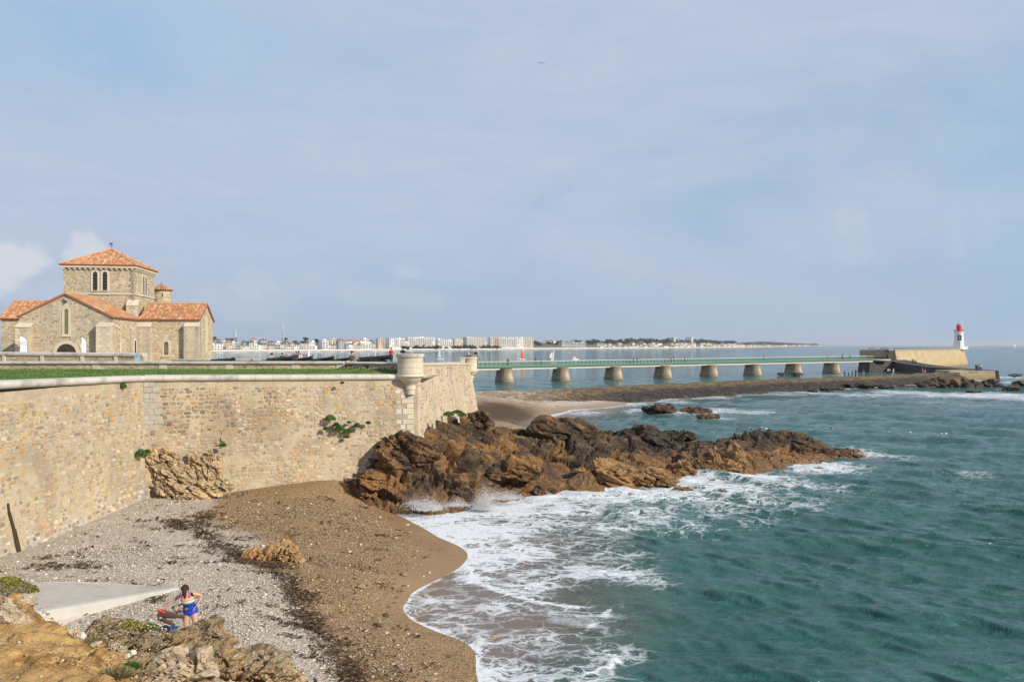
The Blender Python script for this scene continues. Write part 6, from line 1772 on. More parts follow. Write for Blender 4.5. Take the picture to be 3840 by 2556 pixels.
q = R(-50); lw(.3, .3, 10.3, .2, 'lantern_light', 'iron_black', lh, 1.0); lw(.3, .3, 9.9, .2, 'lantern_light', 'iron_black', lh, 1.0)
MB().box((2.9, .6, .75), (2.6, 2.2, 1.5)).build('annex', 'white_paint', lh, bevel=.03)
# ------------------------------------------------------------------ far coast across the bay
SHD = [(300, 900), (790, 980), (1190, 1090), (1580, 1320), (1880, 1500), (2100, 1750), (2300, 2000), (2550, 2350), (2790, 3200), (2900, 4300), (2970, 6000), (3090, 8500)]
def shore(x): return interp(x, SHD)
# photograph heights of the skyline of the ground itself (without houses)
HILL = [(300, 1284), (790, 1281), (900, 1285), (1060, 1285), (1190, 1283), (1400, 1286), (1700, 1288), (1980, 1288), (2060, 1283), (2200, 1281), (2300, 1278), (2380, 1275), (2500, 1277), (2620, 1279), (2700, 1283), (2760, 1285), (2830, 1280), (2860, 1278.5), (2900, 1281), (2960, 1284.5), (3040, 1288), (3090, 1292)]
xs_ = np.linspace(300, 3095, 330)
V = []; mats = []
prof_n = 9
for x in xs_:
    d0 = shore(x); sc = d0 / 1500.0
    dw = 34 if x < 1450 else 50            # beach width
    hz = lambda y, d: HC - (y - HYP) * d / FP
    d3 = d0 + 520 * max(.7, sc); h3 = max(3.6, hz(interp(x, HILL), d3))
    rows = [(d0 - 25, -1.0), (d0, .05), (d0 + dw, 1.9), (d0 + dw + 1, 3.0), (d0 + dw + 60, 3.4), (d0 + dw + 140 * sc, lerp(3.4, h3, .25)), (d0 + 330 * max(.7, sc), lerp(3.4, h3, .72)), (d3, h3), (d3 + 900 * sc, h3 * .4)]
    for d, z in rows: V.append(((x - CXP) / FP * d, d, z))
V = np.array(V); V[:, 2] += np.where(V[:, 2] > 3.5, fbm(V * .006, 4, 51) * 1.8, 0)
F = grid_faces(len(xs_), prof_n)
rowi = (np.arange(len(F)) % (prof_n - 1))
fm = np.where(rowi <= 1, 0, np.where(rowi == 2, 1, np.where(rowi <= 4, 2, 3)))
co = np_mesh('far_coast', V, F[:, ::-1], ['sand_far', 'seawall_white', 'land_dry', 'land_far'], fmat=fm)
tag(co, 'low coast with pale beach across the bay', 'coast', kind='structure')
# white breakers on the far beaches
mb = MB()
for k in range(46):
    x = 800 + k * 48 + rg.uniform(-10, 10); d = shore(x) - rg.uniform(8, 26) * shore(x) / 1300; L = rg.uniform(10, 34) * shore(x) / 1500
    p = Vector(((x - CXP) / FP * d, d, .05)); a = Vector((1, .9, 0)).normalized() if x < 1900 else Vector((1, 1.4, 0)).normalized()
    w = rg.uniform(.8, 2.2) * shore(x) / 1500; n = Vector((a.y, -a.x, 0))
    mb.add([p, p + a * L, p + a * L + n * w * .3, p + a * L * .5 + n * w, p + n * w * .4, p + a * L * .5 + Vector((0, 0, .45)), ], [(0, 5, 1), (0, 4, 5), (4, 3, 5), (3, 2, 5), (2, 1, 5)])
o = mb.build('breakers', 'white_paint'); tag(o, 'white breakers along the beach across the bay', 'surf', kind='stuff')
# ------------------------------------------------------------------ far woods and scrub
def leaf_mass(name, label, spots, mat='far_foliage', per=60, seed=0):
    rr = np.random.default_rng(seed); V = []; F = []; Cc = []
    for (p, rx, rz) in spots:
        n = per
        c = np.array(p) + rr.normal(size=(n, 3)) * [rx * .5, rx * .5, rz * .42]
        s = rr.uniform(.14, .30, n) * rx
        for q, sz in zip(c, s):
            o = len(V); D = rr.normal(size=(4, 3)) * sz
            V += [q + D[0], q + D[1], q + D[2], q + D[3]]; F += [(o, o + 1, o + 2), (o, o + 2, o + 3), (o, o + 3, o + 1), (o + 1, o + 3, o + 2)]
            g = rr.uniform(.6, 1.4); Cc += [(g, g, g)] * 4
    o = np_mesh(name, np.array(V), np.array(F), mat, cols=np.array(Cc)); tag(o, label, 'wood', kind='stuff'); return o
def gz(x, d):
    d0 = shore(x); sc = d0 / 1500; d3 = d0 + 520 * max(.7, sc); h3 = max(3.6, HC - (interp(x, HILL) - HYP) * d3 / FP)
    return float(np.interp(d, [d0 + 90, d0 + 330 * max(.7, sc), d3], [3.4, lerp(3.4, h3, .72), h3]))
spots = []
for k in range(150):
    x = rg.uniform(1985, 2760); d = shore(x) + rg.uniform(240, 540) * max(.8, shore(x) / 1500)
    s = d / FP; r = rg.uniform(5, 11) * s
    spots.append((((x - CXP) / FP * d, d, gz(x, d) + r * .3), r, r * .55))
for k in range(60):
    x = rg.uniform(790, 1300); d = shore(x) + rg.uniform(330, 520); s = d / FP; r = rg.uniform(4, 8) * s
    spots.append((((x - CXP) / FP * d, d, gz(x, d) + r * .35), r, r * .6))
for k in range(60):
    x = rg.uniform(2780, 3060); d = shore(x) * 1.06 + 300; s = d / FP; r = rg.uniform(4, 8) * s
    spots.append((((x - CXP) / FP * d, d, gz(x, d) + r * .15), r, r * .35))
leaf_mass('far_woods', 'dark woods on the rising ground across the bay', spots, seed=4)
spots = []
for k in range(46):
    x = rg.uniform(1500, 1880); d = shore(x) + rg.uniform(54, 75); r = rg.uniform(4, 8)
    spots.append((((x - CXP) / FP * d, d, 4.6), r, 2.2))
leaf_mass('dune_scrub', 'dark low scrub on the dunes below the white blocks', spots, seed=5, per=40)
# ------------------------------------------------------------------ buildings
rt = random.Random(77)
def town_block(name, label, x0, x1, yt, yb, d, mat, phi=.42, side=0, floors=0, roof='flat', balc=True, roofmat='town_slate', grp='waterfront buildings across the bay', wins=True, cat='building', rh=None, dep=None):
    """box building: front from pixel x0 to x1, its shaded flank showing over `side` pixels to the left"""
    ca, sa_ = math.cos(phi), math.sin(phi); fd = Vector((ca, sa_, 0)); fn = Vector((sa_, -ca, 0))
    A = W(x0, d); a = (x1 - CXP) / FP; w = (a * A.y - A.x) / (fd.x - a * fd.y)
    z0 = HC - (yb - HYP) * d / FP; z1 = HC - (yt - HYP) * d / FP; h = z1 - z0
    if dep is None:
        if side:
            b = (x0 - side - CXP) / FP; dep = (A.x - b * A.y) / (-fn.x * -1 - b * fn.y * 1) if 0 else abs((b * A.y - A.x) / (-fn.x + b * fn.y))
            dep = max(6, min(30, dep))
        else: dep = 11
    t = thing(name, label, cat, (A.x, A.y, z0), phi, grp)
    # local frame: x along the front, y into the building
    MB().box((w / 2, dep / 2, h / 2 - 3), (w, dep, h + 6)).build('wall', mat, t)
    nf = floors or max(2, round(h / 3.1)); fh = h / nf
    if wins and w > 4:
        wm = MB(); bm = MB(); nb = max(2, int(w / 3.4)); bay = w / nb
        for f in range(nf):
            zc = fh * (f + .52)
            for k in range(nb):
                xc = bay * (k + .5)
                if rt.random() < .08: continue
                wm.box((xc, -.03, zc), (bay * rt.uniform(.42, .7), .10, fh * rt.uniform(.45, .6)))
        if nb: o = wm.build('windows', 'town_glass', t, kind='stuff')
        if balc and f > 1:
            k = 0
            while k < nb:
                run = rt.choice((1, 2, 2, 3, 4))
                if rt.random() < .75:
                    for f in range(1, nf):
                        bm.box((bay * (k + min(run, nb - k) / 2), -.65, fh * f + fh * .12), (bay * min(run, nb - k) - .3, 1.3, fh * .34))
                k += run
            if bm.v: bm.build('balconies', 'town_white' if mat in ('town_white', 'town_cream') else mat, t, kind='stuff')
    if roof == 'flat':
        rm = MB().box((w / 2, dep / 2, h + .12), (w + .5, dep + .5, .3))
        for k in range(max(1, int(w / 16))): rm.box((rt.uniform(.15, .85) * w, dep * .5, h + 1.0), (rt.uniform(2, 4), 3, 1.9))
        rm.build('roof', mat if mat != 'town_grey' else 'town_white', t)
    elif roof == 'gable':
        r = rh or min(w, dep) * .42
        MB().prism([(-.4, -.4, h), (w + .4, -.4, h), (w / 2, -.4, h + r)], (0, dep + .8, 0)).build('roof', roofmat, t)
    elif roof in ('hip', 'eave'):
        r = rh or min(w, dep) * .33; i = min(w, dep) * (.45 if roof == 'hip' else .0)
        MB().add([(-.5, -.5, h), (w + .5, -.5, h), (w + .5, dep + .5, h), (-.5, dep + .5, h), (i, dep / 2, h + r), (w - i, dep / 2, h + r)], [(0, 1, 5, 4), (1, 2, 5), (2, 3, 4, 5), (3, 0, 4), (3, 2, 1, 0)]).build('roof', roofmat, t)
        if rt.random() < .6: MB().box((w * rt.uniform(.2, .8), dep / 2, h + r + .4), (1.0, 1.0, 1.6)).build('chimney', mat, t)
    return t
A_ = lambda zx: 790 + zx / 5.89
Ay = lambda zy: 1220 + zy / 5.89
B_ = lambda zx: 1180 + zx / 5.89
C_ = lambda zx: 1480 + zx / 5.89
Cy = lambda zy: 1230 + zy / 5.89
D_ = lambda zx: 1800 + zx / 4.712
Dy = lambda zy: 1240 + zy / 4.712
front_rows = [
    (A_(35), A_(75), Ay(430), Ay(548), 'town_grey', 'flat', 'small grey end house'), (A_(78), A_(268), Ay(392), Ay(548), 'town_white', 'gable', 'white four-storey house with a low pediment'),
    (A_(345), A_(472), Ay(358), Ay(548), 'town_pink', 'hipr', 'pinkish apartment house with red roof'), (A_(476), A_(658), Ay(378), Ay(546), 'town_grey', 'flat', 'wide pale grey apartment block'), (A_(662), A_(758), Ay(440), Ay(546), 'town_cream', 'gable', 'cream gabled seafront villa'),
    (A_(762), A_(848), Ay(446), Ay(546), 'town_white', 'hip', 'low white villa'), (A_(852), A_(962), Ay(372), Ay(546), 'town_cream', 'gable', 'tall ornate cream gabled house'), (A_(966), A_(1058), Ay(440), Ay(545), 'town_white', 'flat', 'low white flat-roofed house'),
    (A_(1062), A_(1122), Ay(430), Ay(545), 'town_white', 'spire', 'white house with a pointed roof'), (A_(1126), A_(1180), Ay(430), Ay(540), 'town_cream', 'gable', 'narrow cream gabled villa'), (A_(1182), A_(1250), Ay(425), Ay(538), 'town_cream', 'gable', 'cream twin-gabled villa'),
    (A_(1266), A_(1338), Ay(440), Ay(538), 'town_pink', 'gable', 'brown-fronted villa with slate gable'), (A_(1340), A_(1408), Ay(440), Ay(536), 'town_pink', 'gable', 'salmon villa with slate roof'), (A_(1412), A_(1542), Ay(372), Ay(536), 'town_grey', 'flat', 'grey modern block with deep balconies'),
    (A_(1546), A_(1668), Ay(410), Ay(534), 'town_cream', 'hip', 'cream square villa'), (A_(1672), A_(1756), Ay(456), Ay(534), 'town_white', 'gable', 'row of low white cottages'), (A_(1760), A_(1848), Ay(385), Ay(532), 'town_cream', 'hipr', 'tall cream house with red roof'),
    (A_(1852), A_(1948), Ay(430), Ay(530), 'town_white', 'gable', 'white house with steep slate gables'), (A_(1952), A_(2046), Ay(400), Ay(530), 'town_grey', 'gable', 'grey house with tall slate roof'), (A_(2050), A_(2166), Ay(400), Ay(528), 'town_cream', 'gable', 'cream villa with twin slate gables'),
    (A_(2170), A_(2308), Ay(366), Ay(526), 'town_white', 'flat', 'white six-storey block with level balconies'), (A_(2312), A_(2352), Ay(440), Ay(526), 'town_white', 'gable', 'narrow white gabled house'),
    (B_(165), B_(306), Ay(328), Ay(520), 'town_white', 'flat', 'tall white block with a blank grey flank'), (B_(310), B_(400), Ay(430), Ay(520), 'town_cream', 'gable', 'cream villa with slate roof'), (B_(404), B_(478), Ay(430), Ay(520), 'town_cream', 'gable', 'cream twin-roofed villa'),
    (B_(530), B_(656), Ay(318), Ay(518), 'town_grey', 'hipr', 'grey-beige block under a red hipped roof'), (B_(690), B_(758), Ay(420), Ay(516), 'town_grey', 'hip', 'dark blue-grey low house'), (B_(762), B_(850), Ay(420), Ay(516), 'town_white', 'gable', 'white gabled seafront house'),
    (B_(854), B_(932), Ay(370), Ay(514), 'town_pink', 'hipr', 'pale pink house with red roof'), (B_(936), B_(1010), Ay(430), Ay(514), 'town_cream', 'gable', 'cream house with three small gables'), (B_(1014), B_(1118), Ay(362), Ay(512), 'town_white', 'flat', 'white stepped block with balconies'),
    (B_(1122), B_(1250), Ay(380), Ay(510), 'town_white', 'flat', 'white five-storey block'), (B_(1262), B_(1340), Ay(385), Ay(508), 'town_pink', 'hip', 'dark-roofed brown house'),
]
used_l = {}
for i, (x0, x1, yt, yb, m, rf, lab) in enumerate(front_rows):
    d = shore((x0 + x1) / 2) + 62
    kw_ = dict(roof={'hipr': 'hip', 'spire': 'hip'}.get(rf, rf), roofmat='town_red_roof' if rf == 'hipr' else 'town_slate')
    if rf == 'spire': kw_['rh'] = 9
    if rf == 'gable': kw_['rh'] = (yb - yt) * d / FP * .30
    side = 20 if 'blank grey flank' in lab else (7 if 'beige' in lab else 0)
    town_block('seafront_building', lab + ' on the far seafront' if len((lab + ' on the far seafront').split()) <= 16 else lab, x0, x1, yt, yb + .8, d, m, side=side, balc=(rf == 'flat'), **kw_)
# blocks standing behind the front row
back_rows = [(A_(236), A_(345), Ay(350), 'town_cream', 'flat', 'beige block behind the pedimented white house'), (A_(872), A_(1030), Ay(312), 'town_white', 'hipr', 'big white house with bright red roof above the front'), (A_(1075), A_(1245), Ay(332), 'town_cream', 'hip', 'long low cream house on the rise'),
             (A_(690), A_(790), Ay(372), 'town_grey', 'hip', 'grey slate-roofed house behind the villas'), (A_(1100), A_(1240), Ay(380), 'town_grey', 'hip', 'long slate-roofed terrace behind the villas'), (A_(1250), A_(1420), Ay(375), 'town_grey', 'hip', 'grey terrace behind the salmon villa'), (A_(1560), A_(1750), Ay(378), 'town_grey', 'hip', 'slate-roofed terrace behind the cream villa'),
             (B_(330), B_(464), Ay(302), 'town_cream', 'flat', 'tall cream tower block behind the villas'), (B_(680), B_(930), Ay(345), 'town_white', 'hipr', 'long white block with red roofs behind the front'), (B_(935), B_(1095), Ay(345), 'town_white', 'hipr', 'white red-roofed block beside the upper tower'), (B_(1068), B_(1188), Ay(296), 'town_white', 'flat', 'white block rising highest behind the front'),
             (B_(1192), B_(1345), Ay(352), 'town_cream', 'hip', 'beige hipped house behind the five-storey block'), (A_(40), A_(240), Ay(330), 'town_grey', 'hip', 'grey roofs behind the small end house')]
for (x0, x1, yt, m, rf, lab) in back_rows:
    d = shore((x0 + x1) / 2) + 150
    town_block('town_building', lab, x0, x1, yt, yt + 26, d, m, roof='hip' if rf == 'hipr' else rf, roofmat='town_red_roof' if rf == 'hipr' else 'town_slate', balc=False, rh=3.0, grp='buildings behind the far seafront')
# big white apartment blocks
for (xs0, x0, x1, yt, yb, m, lab, fl) in ((B_(1345), B_(1400), B_(1556), Ay(292), Ay(500), 'town_pink', 'salmon and white apartment tower left of the white blocks', 8), (B_(1562), B_(1652), B_(1998), Ay(282), Ay(478), 'town_white', 'white apartment block with shaded blue-grey flank behind the red-coated person', 8),
                                          (B_(2002), B_(2006), B_(2056), Ay(375), Ay(475), 'town_white', 'low white annexe between two white apartment blocks', 4), (C_(236), C_(292), C_(896), Cy(204), Cy(408), 'town_white', 'widest bright white apartment block across the bay', 9), (C_(905), C_(948), C_(1096), Cy(246), Cy(398), 'town_white', 'white balconied block right of the widest block', 7), (C_(1097), C_(1099), C_(1276), Cy(270), Cy(400), 'town_white', 'stepped lower white block with roof huts', 6),
                                          (C_(1278), C_(1318), C_(1506), Cy(246), Cy(402), 'town_cream', 'white block with reddish roof line', 7), (C_(1510), C_(1586), C_(2008), Cy(206), Cy(405), 'town_cream', 'cream-white tall block with broad shaded flank', 9), (C_(2010), C_(2012), C_(2054), Cy(345), Cy(410), 'town_white', 'low white house beside the tall cream block', 3)):
    town_block('apartment_block', lab, x0, x1, yt, yb + 1, shore((x0 + x1) / 2) + 90, m, side=x0 - xs0 if x0 - xs0 > 2 else 0, floors=fl, phi=.40, grp='white apartment blocks across the bay')
seg = [(150, 180, 252, 122, 'town_cream'), (252, 253, 334, 120, 'town_pink'), (335, 336, 470, 118, 'town_white'), (471, 472, 560, 126, 'town_white'), (561, 562, 690, 124, 'town_white'), (691, 692, 780, 122, 'town_white'), (781, 783, 944, 114, 'town_cream')]
for i, (xs0, x0, x1, yt, m) in enumerate(seg):
    town_block('apartment_block', '%s section from the left of the long slab block nearest the open sea' % ORD[i], D_(x0), D_(x1), Dy(yt), Dy(288), shore(D_(500)) + 90 + i * 6, m, side=(x0 - xs0) / 4.712 if i == 0 else 0, floors=10, phi=.22, grp='long slab block across the bay')
for (x0, x1, yt, yb, m, rf, lab, dd) in ((1440, 1600, 200, 255, 'town_grey', 'flat', 'grey modern low-rise at the foot of the woods', 170), (1604, 1868, 202, 262, 'town_grey', 'flat', 'long grey modern building beside the woods', 150), (1140, 1268, 186, 212, 'town_white', 'hipr', 'white red-roofed building on the hill crest', 420), (1300, 1350, 184, 205, 'town_white', 'flat', 'tiny white house on the hill crest', 430), (2066, 2210, 222, 265, 'town_grey', 'hip', 'grey hipped house above the far beach', 150)):
    d = shore(D_((x0 + x1) / 2)) + dd
    town_block('hillside_building', lab, D_(x0), D_(x1), Dy(yt), Dy(yb), d, m, roof='hip' if rf == 'hipr' else rf, roofmat='town_red_roof' if rf == 'hipr' else 'town_slate', phi=.2, balc=False, grp='buildings at the foot of the woods')
E_ = lambda zx: 2300 + zx / 4.712
for (x0, x1, yt, yb, lab) in ((1072, 1105, 118, 195, 'cream and grey tower block on the wooded skyline'), (1384, 1410, 110, 188, 'white tower block farther right on the wooded skyline')):
    d = shore(E_(x0)) + 560
    town_block('tower_block', lab, E_(x0), E_(x1), Dy(yt), Dy(yb + 8), d, 'town_cream' if x0 < 1200 else 'town_white', side=15 if x0 < 1200 else 20, floors=11, phi=.8, balc=False, grp='tower blocks on the far skyline')
hs = 0
for k in range(112):
    zx = rt.uniform(-250, 2300); x = E_(zx); d0 = shore(x); off = rt.uniform(60, 300) * max(.8, d0 / 1900); d = d0 + off
    w = rt.uniform(4, 12) * (1.5 if rt.random() < .12 else 1); y = HYP - (gz(x, d) - HC) * FP / d
    h = rt.uniform(2.4, 4.2)
    town_block('hillside_house', 'small white house with red roof scattered below the far woods', x, x + w, y - h, y + 1, d, 'town_white', roof='hip', roofmat='town_red_roof', rh=1.6, wins=False, phi=rt.uniform(-.2, .6), balc=False, grp='red-roofed houses below the far woods', dep=8, cat='house')
for k in range(20):
    x = rt.uniform(2790, 3080); d = shore(x) + rt.uniform(60, 260); w = rt.uniform(2, 7); y = HYP - (gz(x, d) - HC) * FP / d
    town_block('headland_house', 'tiny white building on the farthest headland', x, x + w, y - rt.uniform(1.2, 2.6), y + 1, d, 'town_white', roof='flat', wins=False, balc=False, phi=.3, grp='white buildings on the farthest headland', dep=12, cat='house')
# town church with domed tower
dch = shore(880) + 190
t = thing('town_church', 'distant church with grey square tower and pale dome', 'church', W(A_(490), dch) + Vector((0, 0, 4)), .2)
m_ = dch / FP / 5.89
MB().box((85 * m_ / 2, 3, (375 - 240) * m_ / 2 + 4), (85 * m_, 6, (375 - 240) * m_ + 8)).build('tower', 'town_grey_dark' if 'town_grey_dark' in MATS else m_plain('town_grey_dark', (.22, .21, .20), .9), t)
zb = (375 - 240) * m_ + 8; MB().box((85 * m_ / 2, 3, zb + .8), (70 * m_, 5, 3)).build('belfry', 'town_grey', t)
MB().lathe([(31 * m_, zb + 2), (31 * m_, zb + 3), (27 * m_, zb + 6), (17 * m_, zb + 9), (6 * m_, zb + 11), (.2, zb + 13)], 12, (85 * m_ / 2, 3, 0)).build('dome', 'town_grey', t, smooth=True)
MB().prism([(-200 * m_, 2, 9), (0, 2, 9), (0, 2, 14), (-10 * m_, 2, 16), (-160 * m_, 2, 16), (-200 * m_, 2, 12)], (0, 9, 0)).build('nave_roof', 'town_slate', t)
MB().box((-100 * m_, 6.5, 4), (200 * m_, 8.9, 10)).build('nave_wall', 'town_grey', t)
# radio mast
dm = shore(1062) + 260; p = W(A_(1607), dm); h = (360 - 150) / 5.89 * dm / FP
t = thing('radio_mast', 'tall pale communications mast above the town', 'mast', (p.x, p.y, 6))
z0 = HC - (Ay(360) - HYP) * dm / FP - 6
MB().lathe([(1.5, -4), (1.5, z0), (1.3, z0 + h * .98), (1.9, z0 + h), (1.9, z0 + h + .6), (.5, z0 + h + .7)], 10).build('shaft', 'town_grey', t, smooth=True)
mb = MB(); zt_ = z0 + h
for k in range(5):
    a = 1.5 - k * .26; zz = zt_ + k * 3.2
    for sx_ in (-1, 1):
        for sy_ in (-1, 1): mb.ring([((sx_ * a * .6, sy_ * a * .6, zz), .12), ((sx_ * (a - .26) * .6, sy_ * (a - .26) * .6, zz + 3.2), .12)], 4)
    mb.ring([((-a * .6, -a * .6, zz), .09), ((a * .6, a * .6, zz + 3.2), .09)], 4); mb.ring([((a * .6, -a * .6, zz), .09), ((-a * .6, a * .6, zz + 3.2), .09)], 4)
mb.build('lattice', 'mast_metal', t); MB().ring([((0, 0, zt_ + 15), .15), ((-1.2, 0, zt_ + 19), .1)], 5).build('aerial', 'mast_metal', t)
# a few trees that stand up out of the town
for i, (zx, zy, r, lab) in enumerate(((80, 285, 8, 'dark spreading pine at the left end of the far town'), (1640, 310, 7, 'dark pine beside the communications mast'), (2100, 300, 8, 'dark pine above the six-storey white block'), (2350, 320, 6, 'dark pine left of the tall cream tower block'))):
    x = A_(zx); d = shore(x) + 330; p = W(x, d); r = r * d / FP * 1.1
    zc = HC - (Ay(zy) - HYP) * d / FP
    t = thing('pine_tree', lab, 'tree', (p.x, p.y, 5)); MB().ring([((0, 0, -1), .5), ((.2, 0, zc - 5), .3)], 6).build('trunk', 'carriage_wood', t)
    for b in range(3): MB().ring([((0, 0, (zc - 5) * .6), .25), ((rt.uniform(-1, 1) * r * .5, 0, zc - 5), .1)], 5).build('limb', 'carriage_wood', t)
    o = leaf_mass('crown', None, [((rt.uniform(-.5, .5) * r, 0, zc - 5 + rt.uniform(-.2, .3) * r), r * .8, r * .5) for _ in range(4)], per=50, seed=60 + i)
    for k in ('label', 'category', 'kind'):
        if k in o: del o[k]
    o.parent = t
# ------------------------------------------------------------------ boats
def sail_mesh(h, w, tip, lean=0.0, belly=.18, n=8, gaff=.25):
    """roached triangular sail standing on the x axis from the mast at x=0 back to -w"""
    V = []
    for k in range(n + 1):
        f = k / n; ww = w * ((1 - f) ** .75) * (1 - gaff) + w * gaff * (1 - f ** 3)
        for j in range(4):
            g = j / 3; V.append((-ww * g + lean * f, belly * math.sin(g * math.pi) * (1 - f * .5), tip + h * f))
    return np.array(V), grid_faces(n + 1, 4)
def solid(o, th=.03):
    m = o.modifiers.new('thick', 'SOLIDIFY'); m.thickness = th; return o
def cata(label, x, y, hull_px, sail_px, sailmat, hullmat='hull_white', rz_=0.0, lean=.0, battens=False):
    d = HC * FP / (y - HYP); p = W(x, d); L = hull_px * d / FP; H = sail_px * d / FP
    t = thing('sailing_catamaran', label, 'sailboat', (p.x, p.y, 0), rz_)
    for s in (-1, 1):
        pts = [((-L / 2, s * .9, .25), .12), ((-L * .3, s * .9, .22), .24), ((L * .2, s * .9, .22), .26), ((L * .45, s * .9, .34), .14), ((L / 2, s * .9, .42), .04)]
        MB().ring(pts, 8).build('hull', hullmat, t, smooth=True)
    for xx in (-L * .2, L * .1): MB().box((xx, 0, .45), (.12, 1.8, .08)).build('beam', 'mast_metal', t)
    MB().box((-L * .05, 0, .47), (L * .3, 1.7, .03)).build('trampoline', 'town_dark', t)
    MB().ring([((L * .08, 0, .4), .06), ((L * .08 + lean, 0, H + .6), .04)], 6).build('mast', 'mast_metal', t)
    V, F = sail_mesh(H, L * .42, .75, lean); V[:, 0] += L * .08
    o = solid(np_mesh('mainsail', V, F, sailmat, t, smooth=True))
    if battens:
        bm = MB()
        for k in range(1, 7):
            q0, q1 = V[k * 4], V[k * 4 + 3]; bm.ring([(tuple(q0 + [0, -.03, 0]), .03), (tuple(q1 + [0, -.03, 0]), .03)], 4)
        bm.build('batten', 'feather_grey', o)
    return t, L, H
cata('orange-sailed catamaran with white hulls beyond the footbridge', 1955.5, 1347, 30, 37, 'sail_orange', rz_=math.pi + .25)[0]
cata('catamaran with clear battened sail seen through the bridge railing', 2073, 1361, 32, 46, 'sail_clear', rz_=.35, lean=.5, battens=True)
cata('grey-sailed catamaran framed between the two bartizans', 1651, 1346, 30, 42, 'sail_clear', rz_=.3, lean=-.6)
cata('pale pinkish sail showing above the cannons', 1160, 1349, 26, 46, 'sail_white', rz_=1.2)
cata('slim clear sail left of the large cannon', 1410, 1349, 24, 46, 'sail_clear', rz_=1.3)
d = HC * FP / 53.5; p = W(2068, d)
t = thing('sailing_dinghy', 'small red-hulled dinghy with white main and jib', 'sailboat', (p.x, p.y, 0), .2)
MB().ring([((-1.4, 0, .15), .25), ((-.6, 0, .22), .55), ((.5, 0, .25), .55), ((1.5, 0, .4), .06)], 8).build('hull', 'hull_red', t, smooth=True)
MB().ring([((.2, 0, .4), .05), ((.35, 0, 5.2), .035)], 6).build('mast', 'mast_metal', t)
V, F = sail_mesh(4.2, 1.8, .9, .1); V[:, 0] += .2; solid(np_mesh('mainsail', V, F, 'sail_white', t, smooth=True)); V, F = sail_mesh(2.8, -1.2, .8, -.2); V[:, 0] += .3; solid(np_mesh('jib', V, F, 'sail_white', t, smooth=True))
d = HC * FP / 57; p = W(2158, d)
t = thing('moored_yacht', 'white yacht with bare mast and furled sail near the bridge', 'sailboat', (p.x, p.y, 0), .15)
MB().ring([((-2.2, 0, .3), (.7, .35)), ((-1.0, 0, .35), (.95, .5)), ((1.0, 0, .4), (.8, .5)), ((2.4, 0, .6), (.08, .2))], 10).build('hull', 'hull_white', t, smooth=True)
MB().box((-.3, 0, 1.0), (1.8, 1.0, .5), taper=.7).build('cabin', 'hull_white', t, bevel=.05)
MB().ring([((.3, 0, .8), .08), ((.3, 0, 10), .05)], 6).build('mast', 'mast_metal', t); MB().ring([((2.3, 0, .8), .03), ((.3, 0, 9.8), .03)], 4).build('forestay', 'mast_metal', t); MB().ring([((-2.1, 0, .8), .02), ((.3, 0, 9.9), .02)], 4).build('backstay', 'mast_metal', t)
MB().ring([((.3, 0, 1.9), .26), ((-.8, 0, 1.85), .30), ((-1.9, 0, 1.75), .18)], 8).build('furled_sail', 'sail_white', t, smooth=True)
p = W(2008, HC * FP / 51.5); t = thing('channel_marker', 'dark channel marker buoy beside the orange sail', 'buoy', (p.x, p.y, 0))
MB().lathe([(.55, -.3), (.6, .35), (.2, .5), (.10, .6), (.07, 2.6), (.02, 2.7)], 10).build('buoy_body', 'iron_black', t, smooth=True); MB().lathe([(.05, 2.2), (.2, 2.25), (.02, 2.75)], 8).build('topmark', 'iron_black', t)
p = W(3648, 1376); t = thing('motor_boat', 'small motor boat out at sea right of the lighthouse', 'boat', (p.x, p.y, 0), .5)
MB().ring([((-1.8, 0, .35), (.8, .4)), ((.5, 0, .4), (.9, .45)), ((2.2, 0, .7), (.1, .2))], 8).build('hull', 'hull_red', t, smooth=True); MB().box((-.2, 0, 1.2), (1.4, 1.2, 1.1), taper=.8).build('cabin', 'hull_white', t, bevel=.05); MB().box((-2.6, 0, .1), (1.8, .8, .12)).build('wake', 'white_paint', t)
p = W(3806, 3300); t = thing('far_yacht', 'lone white sail on the horizon at the right edge', 'sailboat', (p.x, p.y, 0), .6)
MB().ring([((-4, 0, .6), (1.2, .7)), ((2, 0, .7), (1.3, .7)), ((5, 0, 1.2), (.1, .3))], 8).build('hull', 'hull_white', t, smooth=True)
V, F = sail_mesh(15.5, 6, 1.8, .2, .6); solid(np_mesh('mainsail', V, F, 'sail_white', t, smooth=True), .06); V, F = sail_mesh(12.5, -4, 1.6, -.4, .5); V[:, 0] += .3; solid(np_mesh('jib', V, F, 'sail_white', t, smooth=True), .06)
MB().ring([((.1, 0, 1), .12), ((.1, 0, 18), .08)], 6).build('mast', 'mast_metal', t)
# ------------------------------------------------------------------ gulls
def gull_sit(label, p, rz_, s=1.0):
    t = thing('gull', label, 'bird', p, rz_, 'gulls resting off the promontory')
    b = MB().ring([((-.26, 0, .10), .02), ((-.16, 0, .09), .06), ((0, 0, .085), .095), ((.12, 0, .10), .08), ((.19, 0, .16), .05), ((.235, 0, .20), .045), ((.27, 0, .20), .015)], 8).build('body', 'feather_white', t, smooth=True)
    for sgn in (-1, 1): MB().ring([((.08, sgn * .06, .13), .03), ((-.10, sgn * .075, .14), .045), ((-.30, sgn * .03, .13), .012)], 6).build('wing', 'feather_grey', t, smooth=True)
    MB().ring([((.27, 0, .20), .013), ((.325, 0, .19), .004)], 5).build('beak', 'beak', t)
    t.scale = (s, s, s); return t
gl = [(2764, 1600), (2816, 1603), (2854, 1603), (2871, 1606), (3041, 1610), (3116, 1599), (3126, 1609), (3339, 1620), (3414, 1620), (3531, 1624), (3548, 1623)]
